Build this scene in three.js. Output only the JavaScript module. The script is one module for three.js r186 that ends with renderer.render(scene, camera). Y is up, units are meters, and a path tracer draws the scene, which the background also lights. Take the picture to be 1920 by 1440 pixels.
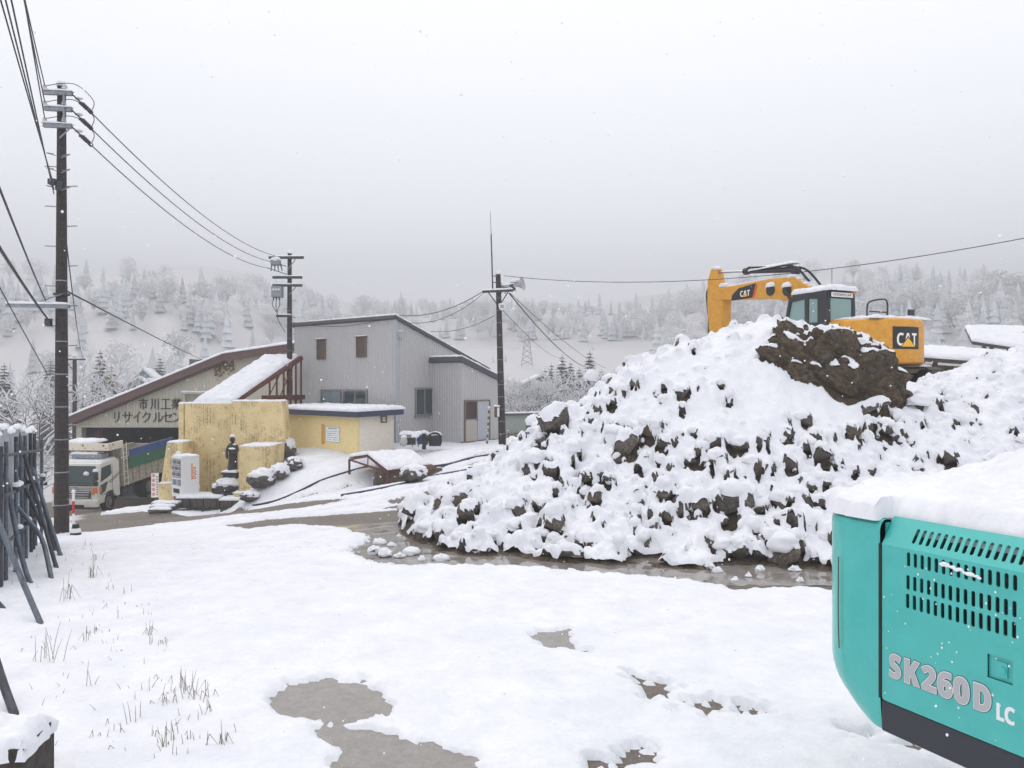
import * as THREE from 'three';
import { mergeGeometries, toCreasedNormals, mergeVertices } from 'three/addons/utils/BufferGeometryUtils.js';
import { RoundedBoxGeometry } from 'three/addons/geometries/RoundedBoxGeometry.js';
import { ConvexGeometry } from 'three/addons/geometries/ConvexGeometry.js';
import { TextGeometry } from 'three/addons/geometries/TextGeometry.js';
import { FontLoader } from 'three/addons/loaders/FontLoader.js';
import { createNoise2D, createNoise3D, createNoise4D } from 'simplex-noise';

// ---------------------------------------------------------------- camera, sky, light, exposure
const scene = new THREE.Scene();
const EYE = 2.9, F = 1440;
const camera = new THREE.PerspectiveCamera(53.13, 4 / 3, 0.1, 4000);
camera.position.set(0, EYE, 0);
camera.lookAt(0, EYE, -10);
const renderer = new THREE.WebGLRenderer({ antialias: true });
renderer.toneMapping = THREE.LinearToneMapping;
renderer.toneMappingExposure = 1.13;
renderer.shadowMap.enabled = true;
{ // overcast, snow-laden sky: pale at the horizon, brighter overhead
  const w = 128, h = 64, data = new Float32Array(w * h * 4);
  for (let j = 0; j < h; j++) for (let i = 0; i < w; i++) {
    const el = ((j + 0.5) / h - 0.5) * Math.PI, s = Math.max(0, Math.sin(el));
    const l = 1.13 * (1 + 0.08 * s), o = (j * w + i) * 4;
    data[o] = l * 0.967; data[o + 1] = l * 0.986; data[o + 2] = l * 1.05; data[o + 3] = 1;
  }
  const t = new THREE.DataTexture(data, w, h, THREE.RGBAFormat, THREE.FloatType);
  t.mapping = THREE.EquirectangularReflectionMapping; t.magFilter = THREE.LinearFilter; t.needsUpdate = true;
  scene.background = t; scene.environment = t;
}
const sun = new THREE.DirectionalLight(0xfff4ea, 0.9);
sun.position.set(-22, 60, -48); sun.target.position.set(0, 0, -20);
sun.castShadow = true; sun.shadow.radius = 60; sun.shadow.mapSize.set(2048, 2048);
Object.assign(sun.shadow.camera, { left: -50, right: 50, top: 50, bottom: -50, near: 1, far: 200 });
scene.add(sun, sun.target);
scene.fog = new THREE.FogExp2(0xf6f7fb, 0.0028);

// ---------------------------------------------------------------- small helpers
const V = (x, y, z) => new THREE.Vector3(x, y, z);
const rng = (s) => () => { s = (s + 0x6d2b79f5) | 0; let t = Math.imul(s ^ (s >>> 15), 1 | s); t = (t + Math.imul(t ^ (t >>> 7), 61 | t)) ^ t; return ((t ^ (t >>> 14)) >>> 0) / 4294967296; };
const R = rng(7), rr = (a, b, r = R) => a + (b - a) * r();
const n2 = createNoise2D(rng(11)), n3 = createNoise3D(rng(12)), n4 = createNoise4D(rng(13));
const fbm = (x, y, o = 4) => { let s = 0, a = 0.5, f = 1; for (let i = 0; i < o; i++) { s += a * n2(x * f, y * f); a *= 0.5; f *= 2.03; } return s; };
const clamp = (v, a = 0, b = 1) => Math.min(b, Math.max(a, v)), lerp = (a, b, t) => a + (b - a) * t;
const sstep = (a, b, v) => { const t = clamp((v - a) / (b - a)); return t * t * (3 - 2 * t); };
const P = (px, py, d) => V((px - 960) / F * d, EYE + (720 - py) / F * d, -d);   // a surveyed point: bearing, elevation and distance from the tripod
const W = (x, y, d) => V(x, y, -d);
const rad = (a) => a * Math.PI / 180;

// materials
const mats = {};
function mat(name, color, rough = 0.8, extra = {}) {
  const m = new THREE.MeshStandardMaterial({ roughness: rough, ...extra });
  if (Array.isArray(color)) m.color.setRGB(...color); else m.color.set(color);
  m.name = name; mats[name] = m; return m;
}
// tileable noise texture: f(u, v, N) -> [r,g,b] 0..255 where N(freq, seedOffset) is periodic noise
function tex(size, f, srgb = true, rep = 1) {
  const data = new Uint8Array(size * size * 4);
  for (let j = 0; j < size; j++) for (let i = 0; i < size; i++) {
    const u = i / size * 2 * Math.PI, v = j / size * 2 * Math.PI;
    const cu = Math.cos(u), su = Math.sin(u), cv = Math.cos(v), sv = Math.sin(v);
    const N = (fr, s = 0) => { const k = fr / 6.283; return n4(cu * k + s * 7.3, su * k + s * 2.1, cv * k, sv * k + s * 3.1); };
    const c = f(i / size, j / size, N), o = (j * size + i) * 4;
    data[o] = clamp(c[0], 0, 255); data[o + 1] = clamp(c[1], 0, 255); data[o + 2] = clamp(c[2], 0, 255); data[o + 3] = 255;
  }
  const t = new THREE.DataTexture(data, size, size);
  t.wrapS = t.wrapT = THREE.RepeatWrapping; t.magFilter = THREE.LinearFilter; t.minFilter = THREE.LinearFilter;
  if (srgb) t.colorSpace = THREE.SRGBColorSpace;
  t.repeat.set(rep, rep); t.needsUpdate = true; return t;
}
function canvasTex(w, h, draw) {
  const c = document.createElement('canvas'); c.width = w; c.height = h; draw(c.getContext('2d'), w, h);
  const t = new THREE.CanvasTexture(c); t.colorSpace = THREE.SRGBColorSpace; t.magFilter = THREE.LinearFilter; return t;
}
const grey = (v) => [v, v, v];
const mix3 = (a, b, t) => [lerp(a[0], b[0], t), lerp(a[1], b[1], t), lerp(a[2], b[2], t)];
// geometry
const M4 = () => new THREE.Matrix4();
function box(w, h, d, x = 0, y = 0, z = 0, ry = 0, bevel = 0) {
  const g = bevel ? new RoundedBoxGeometry(w, h, d, 2, bevel) : new THREE.BoxGeometry(w, h, d);
  if (ry) g.rotateY(ry); g.translate(x, y, z); return g;
}
function bar(a, b, r, seg = 8, r2 = r) {            // round bar from a to b
  const d = b.clone().sub(a), L = d.length(), g = new THREE.CylinderGeometry(r2, r, L, seg);
  g.translate(0, L / 2, 0);
  g.applyQuaternion(new THREE.Quaternion().setFromUnitVectors(V(0, 1, 0), d.normalize()));
  g.translate(a.x, a.y, a.z); return g;
}
function beam(a, b, w, h, up = V(0, 1, 0)) {        // square bar from a to b: w across, h along up
  const z = b.clone().sub(a), L = z.length(); z.normalize();
  const x = up.clone().cross(z); if (x.lengthSq() < 1e-4) x.set(1, 0, 0); x.normalize();
  const y = z.clone().cross(x), g = new THREE.BoxGeometry(w, h, L);
  g.applyMatrix4(M4().makeBasis(x, y, z)); const c = a.clone().add(b).multiplyScalar(0.5); g.translate(c.x, c.y, c.z); return g;
}
function tube(pts, r, seg = 6, n = pts.length * 4) { return new THREE.TubeGeometry(new THREE.CatmullRomCurve3(pts), n, r, seg, false); }
function disc(r, t, axis, x, y, z, seg = 24) { const g = new THREE.CylinderGeometry(r, r, t, seg); if (axis === 'x') g.rotateZ(Math.PI / 2); if (axis === 'z') g.rotateX(Math.PI / 2); g.translate(x, y, z); return g; }
function extrude(pts, depth, bevel = 0, curve = 4) {  // outline in xy, thickness along z from 0
  const s = new THREE.Shape(pts.map((p) => new THREE.Vector2(p[0], p[1])));
  return new THREE.ExtrudeGeometry(s, { depth, bevelEnabled: bevel > 0, bevelSize: bevel, bevelThickness: bevel, bevelOffset: -bevel, bevelSegments: 2, curveSegments: curve });
}
function quad(a, b, c, d) { const g = new THREE.BufferGeometry(); g.setAttribute('position', new THREE.Float32BufferAttribute([...a, ...b, ...c, ...a, ...c, ...d], 3)); g.computeVertexNormals(); g.setAttribute('uv', new THREE.Float32BufferAttribute(new Float32Array(12), 2)); return g; }
function slab(c4, t) {                              // four corners (counter-clockwise from above), thickness t downwards along the normal
  const [a, b, c, d] = c4, n = b.clone().sub(a).cross(d.clone().sub(a)).normalize().multiplyScalar(-t);
  const q = [a, b, c, d], l = q.map((v) => v.clone().add(n));
  const f = [quad(a, b, c, d), quad(l[3], l[2], l[1], l[0])];
  for (let i = 0; i < 4; i++) { const j = (i + 1) % 4; f.push(quad(q[j], q[i], l[i], l[j])); }
  return mergeGeometries(f.map(flat));
}
function flat(g) { const o = g.index ? g.toNonIndexed() : g; for (const k of Object.keys(o.attributes)) if (!['position', 'normal', 'uv', 'color'].includes(k)) o.deleteAttribute(k); if (!o.attributes.uv) o.setAttribute('uv', new THREE.Float32BufferAttribute(new Float32Array(o.attributes.position.count * 2), 2)); if (!o.attributes.normal) o.computeVertexNormals(); return o; }
function boxUV(g, s = 1) {                          // uv in metres from the dominant side of each face
  const p = g.attributes.position, uv = new Float32Array(p.count * 2), a = V(), b = V(), c = V();
  for (let i = 0; i < p.count; i += 3) {
    a.fromBufferAttribute(p, i); b.fromBufferAttribute(p, i + 1); c.fromBufferAttribute(p, i + 2);
    const n = b.clone().sub(a).cross(c.clone().sub(a)), x = Math.abs(n.x), y = Math.abs(n.y), z = Math.abs(n.z);
    [a, b, c].forEach((v, k) => { const o = (i + k) * 2; if (y >= x && y >= z) { uv[o] = v.x; uv[o + 1] = v.z; } else if (x >= z) { uv[o] = v.z; uv[o + 1] = v.y; } else { uv[o] = v.x; uv[o + 1] = v.y; } uv[o] *= s; uv[o + 1] *= s; });
  }
  g.setAttribute('uv', new THREE.Float32BufferAttribute(uv, 2)); return g;
}
const taken = {};
const numbered = (n) => { const k = taken[n] = (taken[n] ?? -1) + 1; return k ? n + '_' + String(k).padStart(3, '0') : n; };
function finish(o) { o.castShadow = o.receiveShadow = true; return o; }
function mesh(name, geos, m, parent = scene, world = false, uvScale = 1) {
  let g = Array.isArray(geos) ? (geos.length > 1 ? mergeGeometries(geos.map(flat)) : flat(geos[0])) : geos;
  if (!g.index) boxUV(g, uvScale);
  if (world && parent !== scene) { parent.updateWorldMatrix(true, false); g = g.clone(); g.applyMatrix4(parent.matrixWorld.clone().invert()); }
  const o = finish(new THREE.Mesh(g, m)); o.name = parent === scene ? numbered(name) : name; parent.add(o); return o;
}
const part = (name, geos, m, parent) => mesh(name, geos, m, parent, false);
const wpart = (name, geos, m, parent) => mesh(name, geos, m, parent, true);
function keep(name, g, m, parent) { const o = finish(new THREE.Mesh(g, m)); o.name = parent === scene ? numbered(name) : name; parent.add(o); return o; }  // geometry with its own uv
function tag(o, label, category, group, kind) { if (label) o.userData.label = label; if (category) o.userData.category = category; if (group) o.userData.group = group; if (kind) o.userData.kind = kind; return o; }
function thing(name, label, category, pos = V(0, 0, 0), turn = 0, group) {
  const o = new THREE.Group(); o.name = numbered(name); o.position.copy(pos); o.rotation.y = turn; scene.add(o); o.updateWorldMatrix(true, false); return tag(o, label, category, group);
}
function smooth(g, ang = 0.6) { return toCreasedNormals(mergeVertices(g), ang); }

// snow lying on a flat footprint: grid with pillowed, uneven edges; base at y = 0, w along x, l along z
let snowSeed = 0;
function snowPatch(w, l, t, cell = 0.06, rag = 0.03, edge = 0) {
  const s = (snowSeed += 13.7), nx = Math.max(4, Math.min(160, Math.round(w / cell))), nz = Math.max(4, Math.min(160, Math.round(l / cell)));
  const pos = [], idx = [], r = edge || Math.min(t * 1.3, w / 2.5, l / 2.5);
  for (let j = -1; j <= nz + 1; j++) for (let i = -1; i <= nx + 1; i++) {
    const u = clamp(i / nx), v = clamp(j / nz); let x = (u - 0.5) * w, z = (v - 0.5) * l;
    const e = Math.min(u * w, (1 - u) * w, v * l, (1 - v) * l), out = i < 0 || j < 0 || i > nx || j > nz;
    const k = clamp(e / r), prof = 0.35 + 0.65 * Math.sqrt(1 - (1 - k) * (1 - k));
    const nn = 1 + 0.22 * n2(x * 2.1 + s, z * 2.1) + 0.10 * n2(x * 7 + s, z * 7);
    const y = out ? -0.004 : t * prof * nn;
    const rg = (e < 1e-6) ? rag * (0.3 + n2((x + z) * 4 + s, (x - z) * 4)) * (out ? 0.4 : 1) : 0;
    if (u === 0) x -= rg; if (u === 1) x += rg; if (v === 0) z -= rg; if (v === 1) z += rg;
    pos.push(x, y, z);
  }
  const row = nx + 3;
  for (let j = 0; j < nz + 2; j++) for (let i = 0; i < nx + 2; i++) { const a = j * row + i; idx.push(a, a + row, a + 1, a + 1, a + row, a + row + 1); }
  const g = new THREE.BufferGeometry(); g.setAttribute('position', new THREE.Float32BufferAttribute(pos, 3)); g.setIndex(idx); g.computeVertexNormals();
  const uv = new Float32Array(pos.length / 3 * 2); for (let i = 0; i < uv.length / 2; i++) { uv[2 * i] = pos[3 * i]; uv[2 * i + 1] = pos[3 * i + 2]; }
  g.setAttribute('uv', new THREE.Float32BufferAttribute(uv, 2)); return g;
}
// the same laid over a parallelogram given by its corner and two edge vectors (e1 x e2 points up)
function snowOn(o, e1, e2, t, cell = 0.06, rag = 0.03, over = 0.02) {
  const w = e1.length(), l = e2.length(), g = snowPatch(w + over * 2, l + over * 2, t, cell, rag);
  const x = e1.clone().normalize(), z = e2.clone().normalize(), c = o.clone().addScaledVector(e1, 0.5).addScaledVector(e2, 0.5);
  const p = g.attributes.position; 
  for (let i = 0; i < p.count; i++) { const px = p.getX(i), py = p.getY(i), pz = p.getZ(i); p.setXYZ(i, c.x + x.x * px + z.x * pz, c.y + x.y * px + z.y * pz + py, c.z + x.z * px + z.z * pz); }
  const n = x.clone().cross(z); if (n.y > 0) { const ix = g.index.array; for (let i = 0; i < ix.length; i += 3) { const q = ix[i]; ix[i] = ix[i + 1]; ix[i + 1] = q; } }
  g.computeVertexNormals(); return g;
}
// a small cushion of snow (on a post, a lamp, a rock)
function snowBlob(rx, t, rz = rx, seg = 14) {
  const s = (snowSeed += 5.1), g = new THREE.SphereGeometry(1, seg, Math.max(5, seg >> 1), 0, Math.PI * 2, 0, Math.PI * 0.62), p = g.attributes.position;
  for (let i = 0; i < p.count; i++) { const x = p.getX(i), y = p.getY(i), z = p.getZ(i), k = 1 + 0.16 * n3(x * 1.7 + s, y * 1.7, z * 1.7); p.setXYZ(i, x * rx * k, y * t * k + (y < 0 ? 0 : 0), z * rz * k); }
  g.computeVertexNormals(); return g;
}
const at = (g, x, y, z) => { if (x.isVector3) { g.translate(x.x, x.y, x.z); } else g.translate(x, y, z); return g; };

// ---------------------------------------------------------------- materials
const snowBump = tex(256, (u, v, N) => grey(128 + 60 * N(9) + 45 * N(23, 2) + 30 * N(60, 3)), false);
const snowMap = tex(512, (u, v, N) => { const k = clamp((0.55 * N(7) + 0.45 * N(19, 2) + 0.3 * N(60, 4) + 0.15 * N(140, 6)) * 0.8 + 0.3); return mix3([255, 255, 255], [238, 239, 242], k); });
snowMap.repeat.set(0.17, 0.17);
const snow = mat('snow', [0.79, 0.795, 0.82], 0.95, { map: snowMap, bumpMap: snowBump, bumpScale: 0.011, side: THREE.DoubleSide });
const snowSoft = mat('soft snow', [0.76, 0.765, 0.79], 0.95, { side: THREE.DoubleSide });
const grime = (base, dark, amt, f = 10) => tex(256, (u, v, N) => mix3(base, dark, clamp(0.5 + amt * (N(f) + 0.6 * N(f * 2.7, 1) + 0.45 * N(f * 7, 4)) - 0.25 + amt * 0.2 * N(90, 5))));
const steelGalv = mat('galvanised steel', [1, 1, 1], 0.5, { metalness: 0.55, map: grime([150, 154, 160], [112, 116, 124], 0.5, 8) });
const darkSteel = mat('dark steel', [1, 1, 1], 0.6, { metalness: 0.3, map: grime([78, 80, 86], [50, 50, 54], 0.6, 9) });
const pipeSteel = mat('pipe steel', [1, 1, 1], 0.55, { metalness: 0.4, map: grime([104, 112, 122], [68, 72, 80], 0.6, 7) });
const black = mat('black', [0.018, 0.018, 0.02], 0.5);
const blackMatte = mat('black matte', [0.012, 0.012, 0.013], 0.9);
const rubber = mat('rubber', [0.02, 0.02, 0.022], 0.85);
const wireMat = mat('cable sheath', [0.03, 0.03, 0.033], 0.6);
const woodPole = mat('weathered pole', [1, 1, 1], 0.85, { map: tex(256, (u, v, N) => mix3([70, 62, 60], [42, 37, 37], clamp(0.5 + 0.5 * N(14) + 0.35 * N(50, 2)))) });
const rustRed = mat('rusted red steel', [1, 1, 1], 0.85, { map: grime([112, 64, 56], [66, 40, 34], 0.7, 9) });
const porcelain = mat('porcelain', [0.6, 0.6, 0.58], 0.25);
const whitePaint = mat('white paint', [0.72, 0.73, 0.72], 0.45);
const glassDark = new THREE.MeshPhysicalMaterial({ color: new THREE.Color(0.05, 0.07, 0.075), roughness: 0.06, metalness: 0, clearcoat: 0.4 }); glassDark.name = 'dark glass';
// ---------------------------------------------------------------- terrain
function rbf(pts) {                                   // thin-plate surface through surveyed points [x, d, h]
  const n = pts.length, m = n + 3, A = Array.from({ length: m }, () => new Float64Array(m + 1));
  const phi = (r2) => (r2 < 1e-9 ? 0 : 0.5 * r2 * Math.log(r2));
  for (let i = 0; i < n; i++) {
    for (let j = 0; j < n; j++) A[i][j] = phi((pts[i][0] - pts[j][0]) ** 2 + (pts[i][1] - pts[j][1]) ** 2);
    A[i][i] += 0.15; A[i][n] = 1; A[i][n + 1] = pts[i][0]; A[i][n + 2] = pts[i][1]; A[i][m] = pts[i][2];
    A[n][i] = 1; A[n + 1][i] = pts[i][0]; A[n + 2][i] = pts[i][1];
  }
  for (let c = 0; c < m; c++) {
    let p = c; for (let r = c + 1; r < m; r++) if (Math.abs(A[r][c]) > Math.abs(A[p][c])) p = r;
    [A[c], A[p]] = [A[p], A[c]];
    for (let r = 0; r < m; r++) if (r !== c && A[r][c]) { const k = A[r][c] / A[c][c]; for (let q = c; q <= m; q++) A[r][q] -= k * A[c][q]; }
  }
  const w = A.map((row, i) => row[m] / row[i]);
  return (x, d) => { let s = w[n] + w[n + 1] * x + w[n + 2] * d; for (let i = 0; i < n; i++) { const dx = x - pts[i][0], dd = d - pts[i][1]; s += w[i] * phi(dx * dx + dd * dd); } return s; };
}
const yard = rbf([[-9, 2, 0.1], [0, 2, 0], [9, 2, 0], [-7, 8, 0.05], [0, 8, 0], [9, 8, 0], [-7.5, 11, 0.02], [-9, 14, -0.2], [-10, 17, -0.5], [-5, 13, -0.1], [0, 13, -0.1], [9, 12, -0.1], [-3, 16, -0.2], [-6, 18, -0.5], [0, 17, -0.15], [7, 17, 0], [16, 12, 0], [16, 20, 0.3],
  [-7, 22, -0.85], [-11, 24, -1.3], [-14, 20, -1.0], [-4, 23, -0.35], [-1, 23, -0.05], [-2, 26, -0.17], [-5, 27, -0.85], [-4.6, 28.0, -1.05], [-3.3, 28.3, -0.8], [-5.2, 28.7, -1.2], [-2.2, 29.2, -0.35], [-7.5, 28, -1.3], [-11, 31, -2.1], [-14, 31.5, -2.25], [-14, 34, -2.3], [-11.5, 33, -2.0], [-21, 38, -3.56], [-24, 40, -3.8], [-18, 36, -2.95], [-16, 30, -2.2], [-20, 30, -2.6], [-27, 36, -4], [-22, 44, -3.9], [-27, 47, -4.1], [-15, 46, -3.7], [-16, 40, -3.2],
  [-1.3, 36, 0.03], [-0.6, 34, 0.15], [-4, 36, 0.0], [-5.2, 33, -0.25], [-2, 31, 0], [4, 31, 0.15], [4, 40, 0.2], [-5.5, 41, 0], [-10.5, 41, -0.25],
  [-6.6, 32.3, -0.35], [-9, 34, -0.3], [-10.2, 35.5, -0.35], [-7.6, 31, -0.6], [-9.3, 32.2, -0.8], [-10.0, 31.7, -0.8], [-9.4, 32.6, -0.4], [-10.7, 31.0, -1.55], [-9.6, 29.8, -1.75], [-7.2, 29.2, -1.3], [13, 32, 0.3], [16, 44, 0.3], [-34, 30, -4], [-36, 46, -5], [-20, 16, -1.2], [-20, 4, -0.4]]);
function afar(x, d) {                                 // valley floor, terraced snow fields, wooded hills
  const c = clamp((x + 0.02 * d) / (0.55 * d + 40), -1, 1);                       // -1 left hills .. 0 fields .. 1 right hills
  const valley = -5 - 2 * sstep(50, 80, d) + 3 * sstep(-40, 40, x) * (1 - sstep(60, 100, d));
  const fieldsH = 24 * sstep(110, 330, d);
  const start = lerp(300, 190, sstep(0.2, 0.65, Math.abs(c)));
  const hill = Math.max(0, d - start) * 0.21 * sstep(start, start + 90, d);
  return valley + fieldsH + hill * (0.9 + 0.14 * fbm(x * 0.004, d * 0.002)) + 0.02 * Math.min(150, Math.max(0, d - 80)) * fbm(x * 0.018 + 3, d * 0.018);
}
const tcache = new Map();
function ground(x, d) {
  const k = Math.min(sstep(-34, -24, x) * (1 - sstep(13, 22, x)), sstep(-14, -2, d) * (1 - sstep(44, 58, d)));
  let g = 0; if (k > 0) g = yard(clamp(x, -30, 18), clamp(d, 0, 50));
  const f = d < 58 ? lerp(clamp(-0.15 * (x < 0 ? -x : 0), -5, 0), afar(x, 60), sstep(40, 60, d)) : afar(x, d);
  return lerp(f, g, k);
}
const onGround = (px, py) => { const s = (py - 720) / F; for (let d = 3; d < 70; d += 0.05) if (EYE - s * d <= ground((px - 960) / F * d, d)) return { x: (px - 960) / F * d, d }; return { x: (px - 960) / F * 45, d: 45 }; };
const G = (x, d) => V(x, ground(x, d), -d);

// patches where the snow has been driven or melted away, walked round on the ground
const outline = (pts) => pts.map(([px, py]) => { const g = onGround(px, py); return [g.x, g.d]; });
const bareAreas = [
  { n: 0.10, pts: outline([[128, 972], [300, 957], [450, 949], [560, 942], [640, 935], [660, 938], [610, 949], [450, 966], [300, 986], [140, 1006]]) },
  { n: 0.10, pts: outline([[405, 987], [500, 974], [620, 966], [700, 960], [850, 946], [900, 960], [960, 990]]).concat([[1.5, 14.6], [4.5, 14], [7.5, 13.5], [9.5, 13]], outline([[1600, 1112], [1470, 1108], [1380, 1112], [1350, 1102], [1290, 1092], [1200, 1086], [1100, 1076], [1000, 1068], [900, 1063], [740, 1064], [685, 1054], [650, 1036], [690, 1014], [670, 1002], [640, 993], [550, 986], [470, 996]])) },
  { n: 0.12, pts: outline([[720, 940], [800, 922], [880, 906], [920, 908], [820, 930], [740, 948]]) },
  { n: 0.10, pts: outline([[690, 957], [780, 941], [860, 932], [900, 934], [850, 946], [760, 956]]) },
  { n: 0.07, water: 1, pts: outline([[500, 1325], [520, 1300], [560, 1283], [600, 1277], [640, 1284], [690, 1286], [704, 1300], [735, 1322], [720, 1352], [690, 1362], [640, 1372], [585, 1362], [545, 1350]]) },
  { n: 0.05, water: 1, pts: outline([[585, 1358], [640, 1366], [660, 1375], [760, 1385], [830, 1402], [880, 1428], [905, 1460], [900, 1500], [650, 1500], [628, 1440], [645, 1415], [600, 1390]]) },
  { n: 0.06, water: 1, pts: outline([[985, 1201], [1010, 1190], [1040, 1186], [1072, 1188], [1064, 1216], [1110, 1230], [1030, 1222]]) },
  { n: 0.20, pts: outline([[1180, 1272], [1230, 1292], [1300, 1322], [1430, 1342], [1440, 1352], [1330, 1343], [1250, 1327], [1200, 1300]]) },
  { n: 0.16, pts: outline([[1590, 1378], [1660, 1386], [1720, 1402], [1700, 1408], [1620, 1398]]) },
  { n: 0.16, pts: outline([[1120, 1424], [1180, 1418], [1220, 1432], [1200, 1446], [1130, 1446]]) },
  { n: 0.03, pts: outline([[593, 998], [606, 995], [621, 995], [610, 1000]]) },
];
const inPoly = (x, d, p) => { let c = false; for (let i = 0, j = p.length - 1; i < p.length; j = i++) if ((p[i][1] > d) !== (p[j][1] > d) && x < (p[j][0] - p[i][0]) * (d - p[i][1]) / (p[j][1] - p[i][1]) + p[i][0]) c = !c; return c; };
function polyDist(x, d, p) {                           // negative inside
  let m = 1e9; for (let i = 0, j = p.length - 1; i < p.length; j = i++) { const ax = p[j][0], ay = p[j][1], bx = p[i][0] - ax, by = p[i][1] - ay, t = clamp(((x - ax) * bx + (d - ay) * by) / (bx * bx + by * by + 1e-9)), ex = x - ax - bx * t, ey = d - ay - by * t; m = Math.min(m, ex * ex + ey * ey); }
  return inPoly(x, d, p) ? -Math.sqrt(m) : Math.sqrt(m);
}
for (const a of bareAreas) { const xs = a.pts.map((p) => p[0]), ds = a.pts.map((p) => p[1]); a.box = [Math.min(...xs) - 1, Math.max(...xs) + 1, Math.min(...ds) - 1, Math.max(...ds) + 1]; }
function bare(x, d, waterOnly) {                       // signed distance to the nearest bare patch, roughened
  let m = 1;
  for (const a of bareAreas) {
    if (waterOnly && !a.water) continue;
    if (x < a.box[0] || x > a.box[1] || d < a.box[2] || d > a.box[3]) continue;
    let s = polyDist(x, d, a.pts);
    if (!waterOnly) s += a.n * (n2(x * 2.3, d * 2.3) * 0.9 + n2(x * 6, d * 6) * 0.7 + n2(x * 15, d * 15) * 0.4);
    m = Math.min(m, s);
  }
  return m;
}
function gridMesh(xs, ds, h, ok) {
  const nx = xs.length, nd = ds.length, pos = new Float32Array(nx * nd * 3), uv = new Float32Array(nx * nd * 2), keepv = new Uint8Array(nx * nd);
  for (let j = 0; j < nd; j++) for (let i = 0; i < nx; i++) { const o = j * nx + i, r = h(xs[i], ds[j]); pos[o * 3] = xs[i]; pos[o * 3 + 1] = r[0]; pos[o * 3 + 2] = -ds[j]; keepv[o] = r[1]; uv[o * 2] = xs[i]; uv[o * 2 + 1] = ds[j]; }
  const idx = [];
  for (let j = 0; j < nd - 1; j++) for (let i = 0; i < nx - 1; i++) { const a = j * nx + i, b = a + 1, c = a + nx, e = c + 1; if (keepv[a] | keepv[b] | keepv[c]) idx.push(a, b, c); if (keepv[b] | keepv[c] | keepv[e]) idx.push(b, e, c); }
  const g = new THREE.BufferGeometry(); g.setAttribute('position', new THREE.BufferAttribute(pos, 3)); g.setAttribute('uv', new THREE.BufferAttribute(uv, 2)); g.setIndex(idx); g.computeVertexNormals(); return g;
}
const range = (a, b, s) => { const r = []; for (let v = a; v < b - s * 0.3; v += s) r.push(v); r.push(b); return r; };
const spread = (a, b, s, k) => { const r = []; for (let v = a; v < b; v += s, s *= k) r.push(v); r.push(b); return r; };

{ // the ground: one sheet from behind the camera to the hills
  const left = spread(-16, -1, 0.5, 1).map((v) => v);
  const xs = [...spread(20, 400, 2, 1.1).reverse().map((v) => -v - 16), ...range(-36, 16, 0.5), ...spread(17, 410, 1.5, 1.1)].filter((v, i, a) => !i || v > a[i - 1]);
  const ds = [...spread(4, 60, 2, 1.3).reverse().map((v) => -v), ...range(-2, 48, 0.5), ...spread(49, 500, 1.5, 1.035)];
  const g = gridMesh(xs, ds, (x, d) => [ground(x, d), 1]);
  const n = g.attributes.position.count, col = new Float32Array(n * 3);
  for (let i = 0; i < n; i++) {
    const x = g.attributes.position.getX(i), d = -g.attributes.position.getZ(i);
    const near = sstep(-17, -16, x) * (1 - sstep(15, 16, x)) * (1 - sstep(40, 42, d)) * sstep(0, 1, d) + 0;
    const roadLeft = polyDist(x, d, [[-30, 36], [-24, 34.5], [-17, 30], [-11, 24], [-16, 24], [-11, 31], [-14, 32], [-18, 40], [-18, 48], [-28, 48], [-30, 42]]) < 0 ? 1 : 0;
    let c = [0.84, 0.845, 0.87];
    const mud = mix3([0.13, 0.108, 0.086], [0.21, 0.175, 0.14], 0.5 + 0.5 * fbm(x * 1.2, d * 1.2));
    if (near > 0.5 || roadLeft) c = mud;
    col.set(c, i * 3);
  }
  g.setAttribute('color', new THREE.BufferAttribute(col, 3));
  const m = mat('ground', [1, 1, 1], 0.5, { vertexColors: true, map: tex(512, (u, v, N) => mix3([255, 255, 255], [198, 192, 186], clamp(0.4 + 0.5 * N(8) + 0.4 * N(24, 2) + 0.4 * N(80, 4)))), bumpMap: tex(256, (u, v, N) => grey(128 + 50 * N(20) + 50 * N(60, 2) + 30 * N(110, 3)), false), bumpScale: 0.03 });
  tag(keep('ground', g, m, scene), null, null, null, 'structure');
}
function snowDepth(x, d) {
  const s = bare(x, d);
  // the haul road is streaked by wheels: thin, patchy snow along the ruts
  const onRoad = sstep(19.5, 21.5, d - 0.15 * (x + 6) * (x < -6 ? -1 : 0.2)) * (1 - sstep(34, 36, d)) * sstep(-16, -13, x) * (1 - sstep(0, 2, x));
  const u = x * 0.86 + d * 0.5, v = -x * 0.5 + d * 0.86;
  const bank = sstep(-12, -10.8, x) * (1 - sstep(-6.6, -5.2, x + 0.55 * (d - 31))) * sstep(28.4, 29.4, d - 0.42 * (x + 9.5));
  const rut = onRoad * (1 - bank) * (0.35 + 0.55 * n2(v * 1.4, u * 0.12) + 0.4 * n2(v * 3.7, u * 0.5) + 0.3 * n2(x * 5, d * 5) - 0.35);
  const e = Math.min(s, 0.24 - rut);
  const k = clamp(e / 0.26);
  const t = 0.015 + 0.06 * Math.sqrt(Math.max(0, 1 - (1 - k) * (1 - k)));
  return e < 0 ? -0.012 : t * (k < 1 ? 1 : 1) + 0.010 * n2(x * 3.1, d * 3.1) * k + 0.006 * n2(x * 9, d * 9) * k + 0.02 * n2(x * 0.8, d * 0.8) * k + (x < -5.6 + 0.0 * d ? 0.03 * (1 + n2(x * 2.3, d * 2.3)) * sstep(0, 2, -x - 0.45 * d - 1.4 + 0.2) : 0);
}
const snowTop = (x, d) => ground(x, d) + Math.max(0, snowDepth(x, d));
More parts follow.
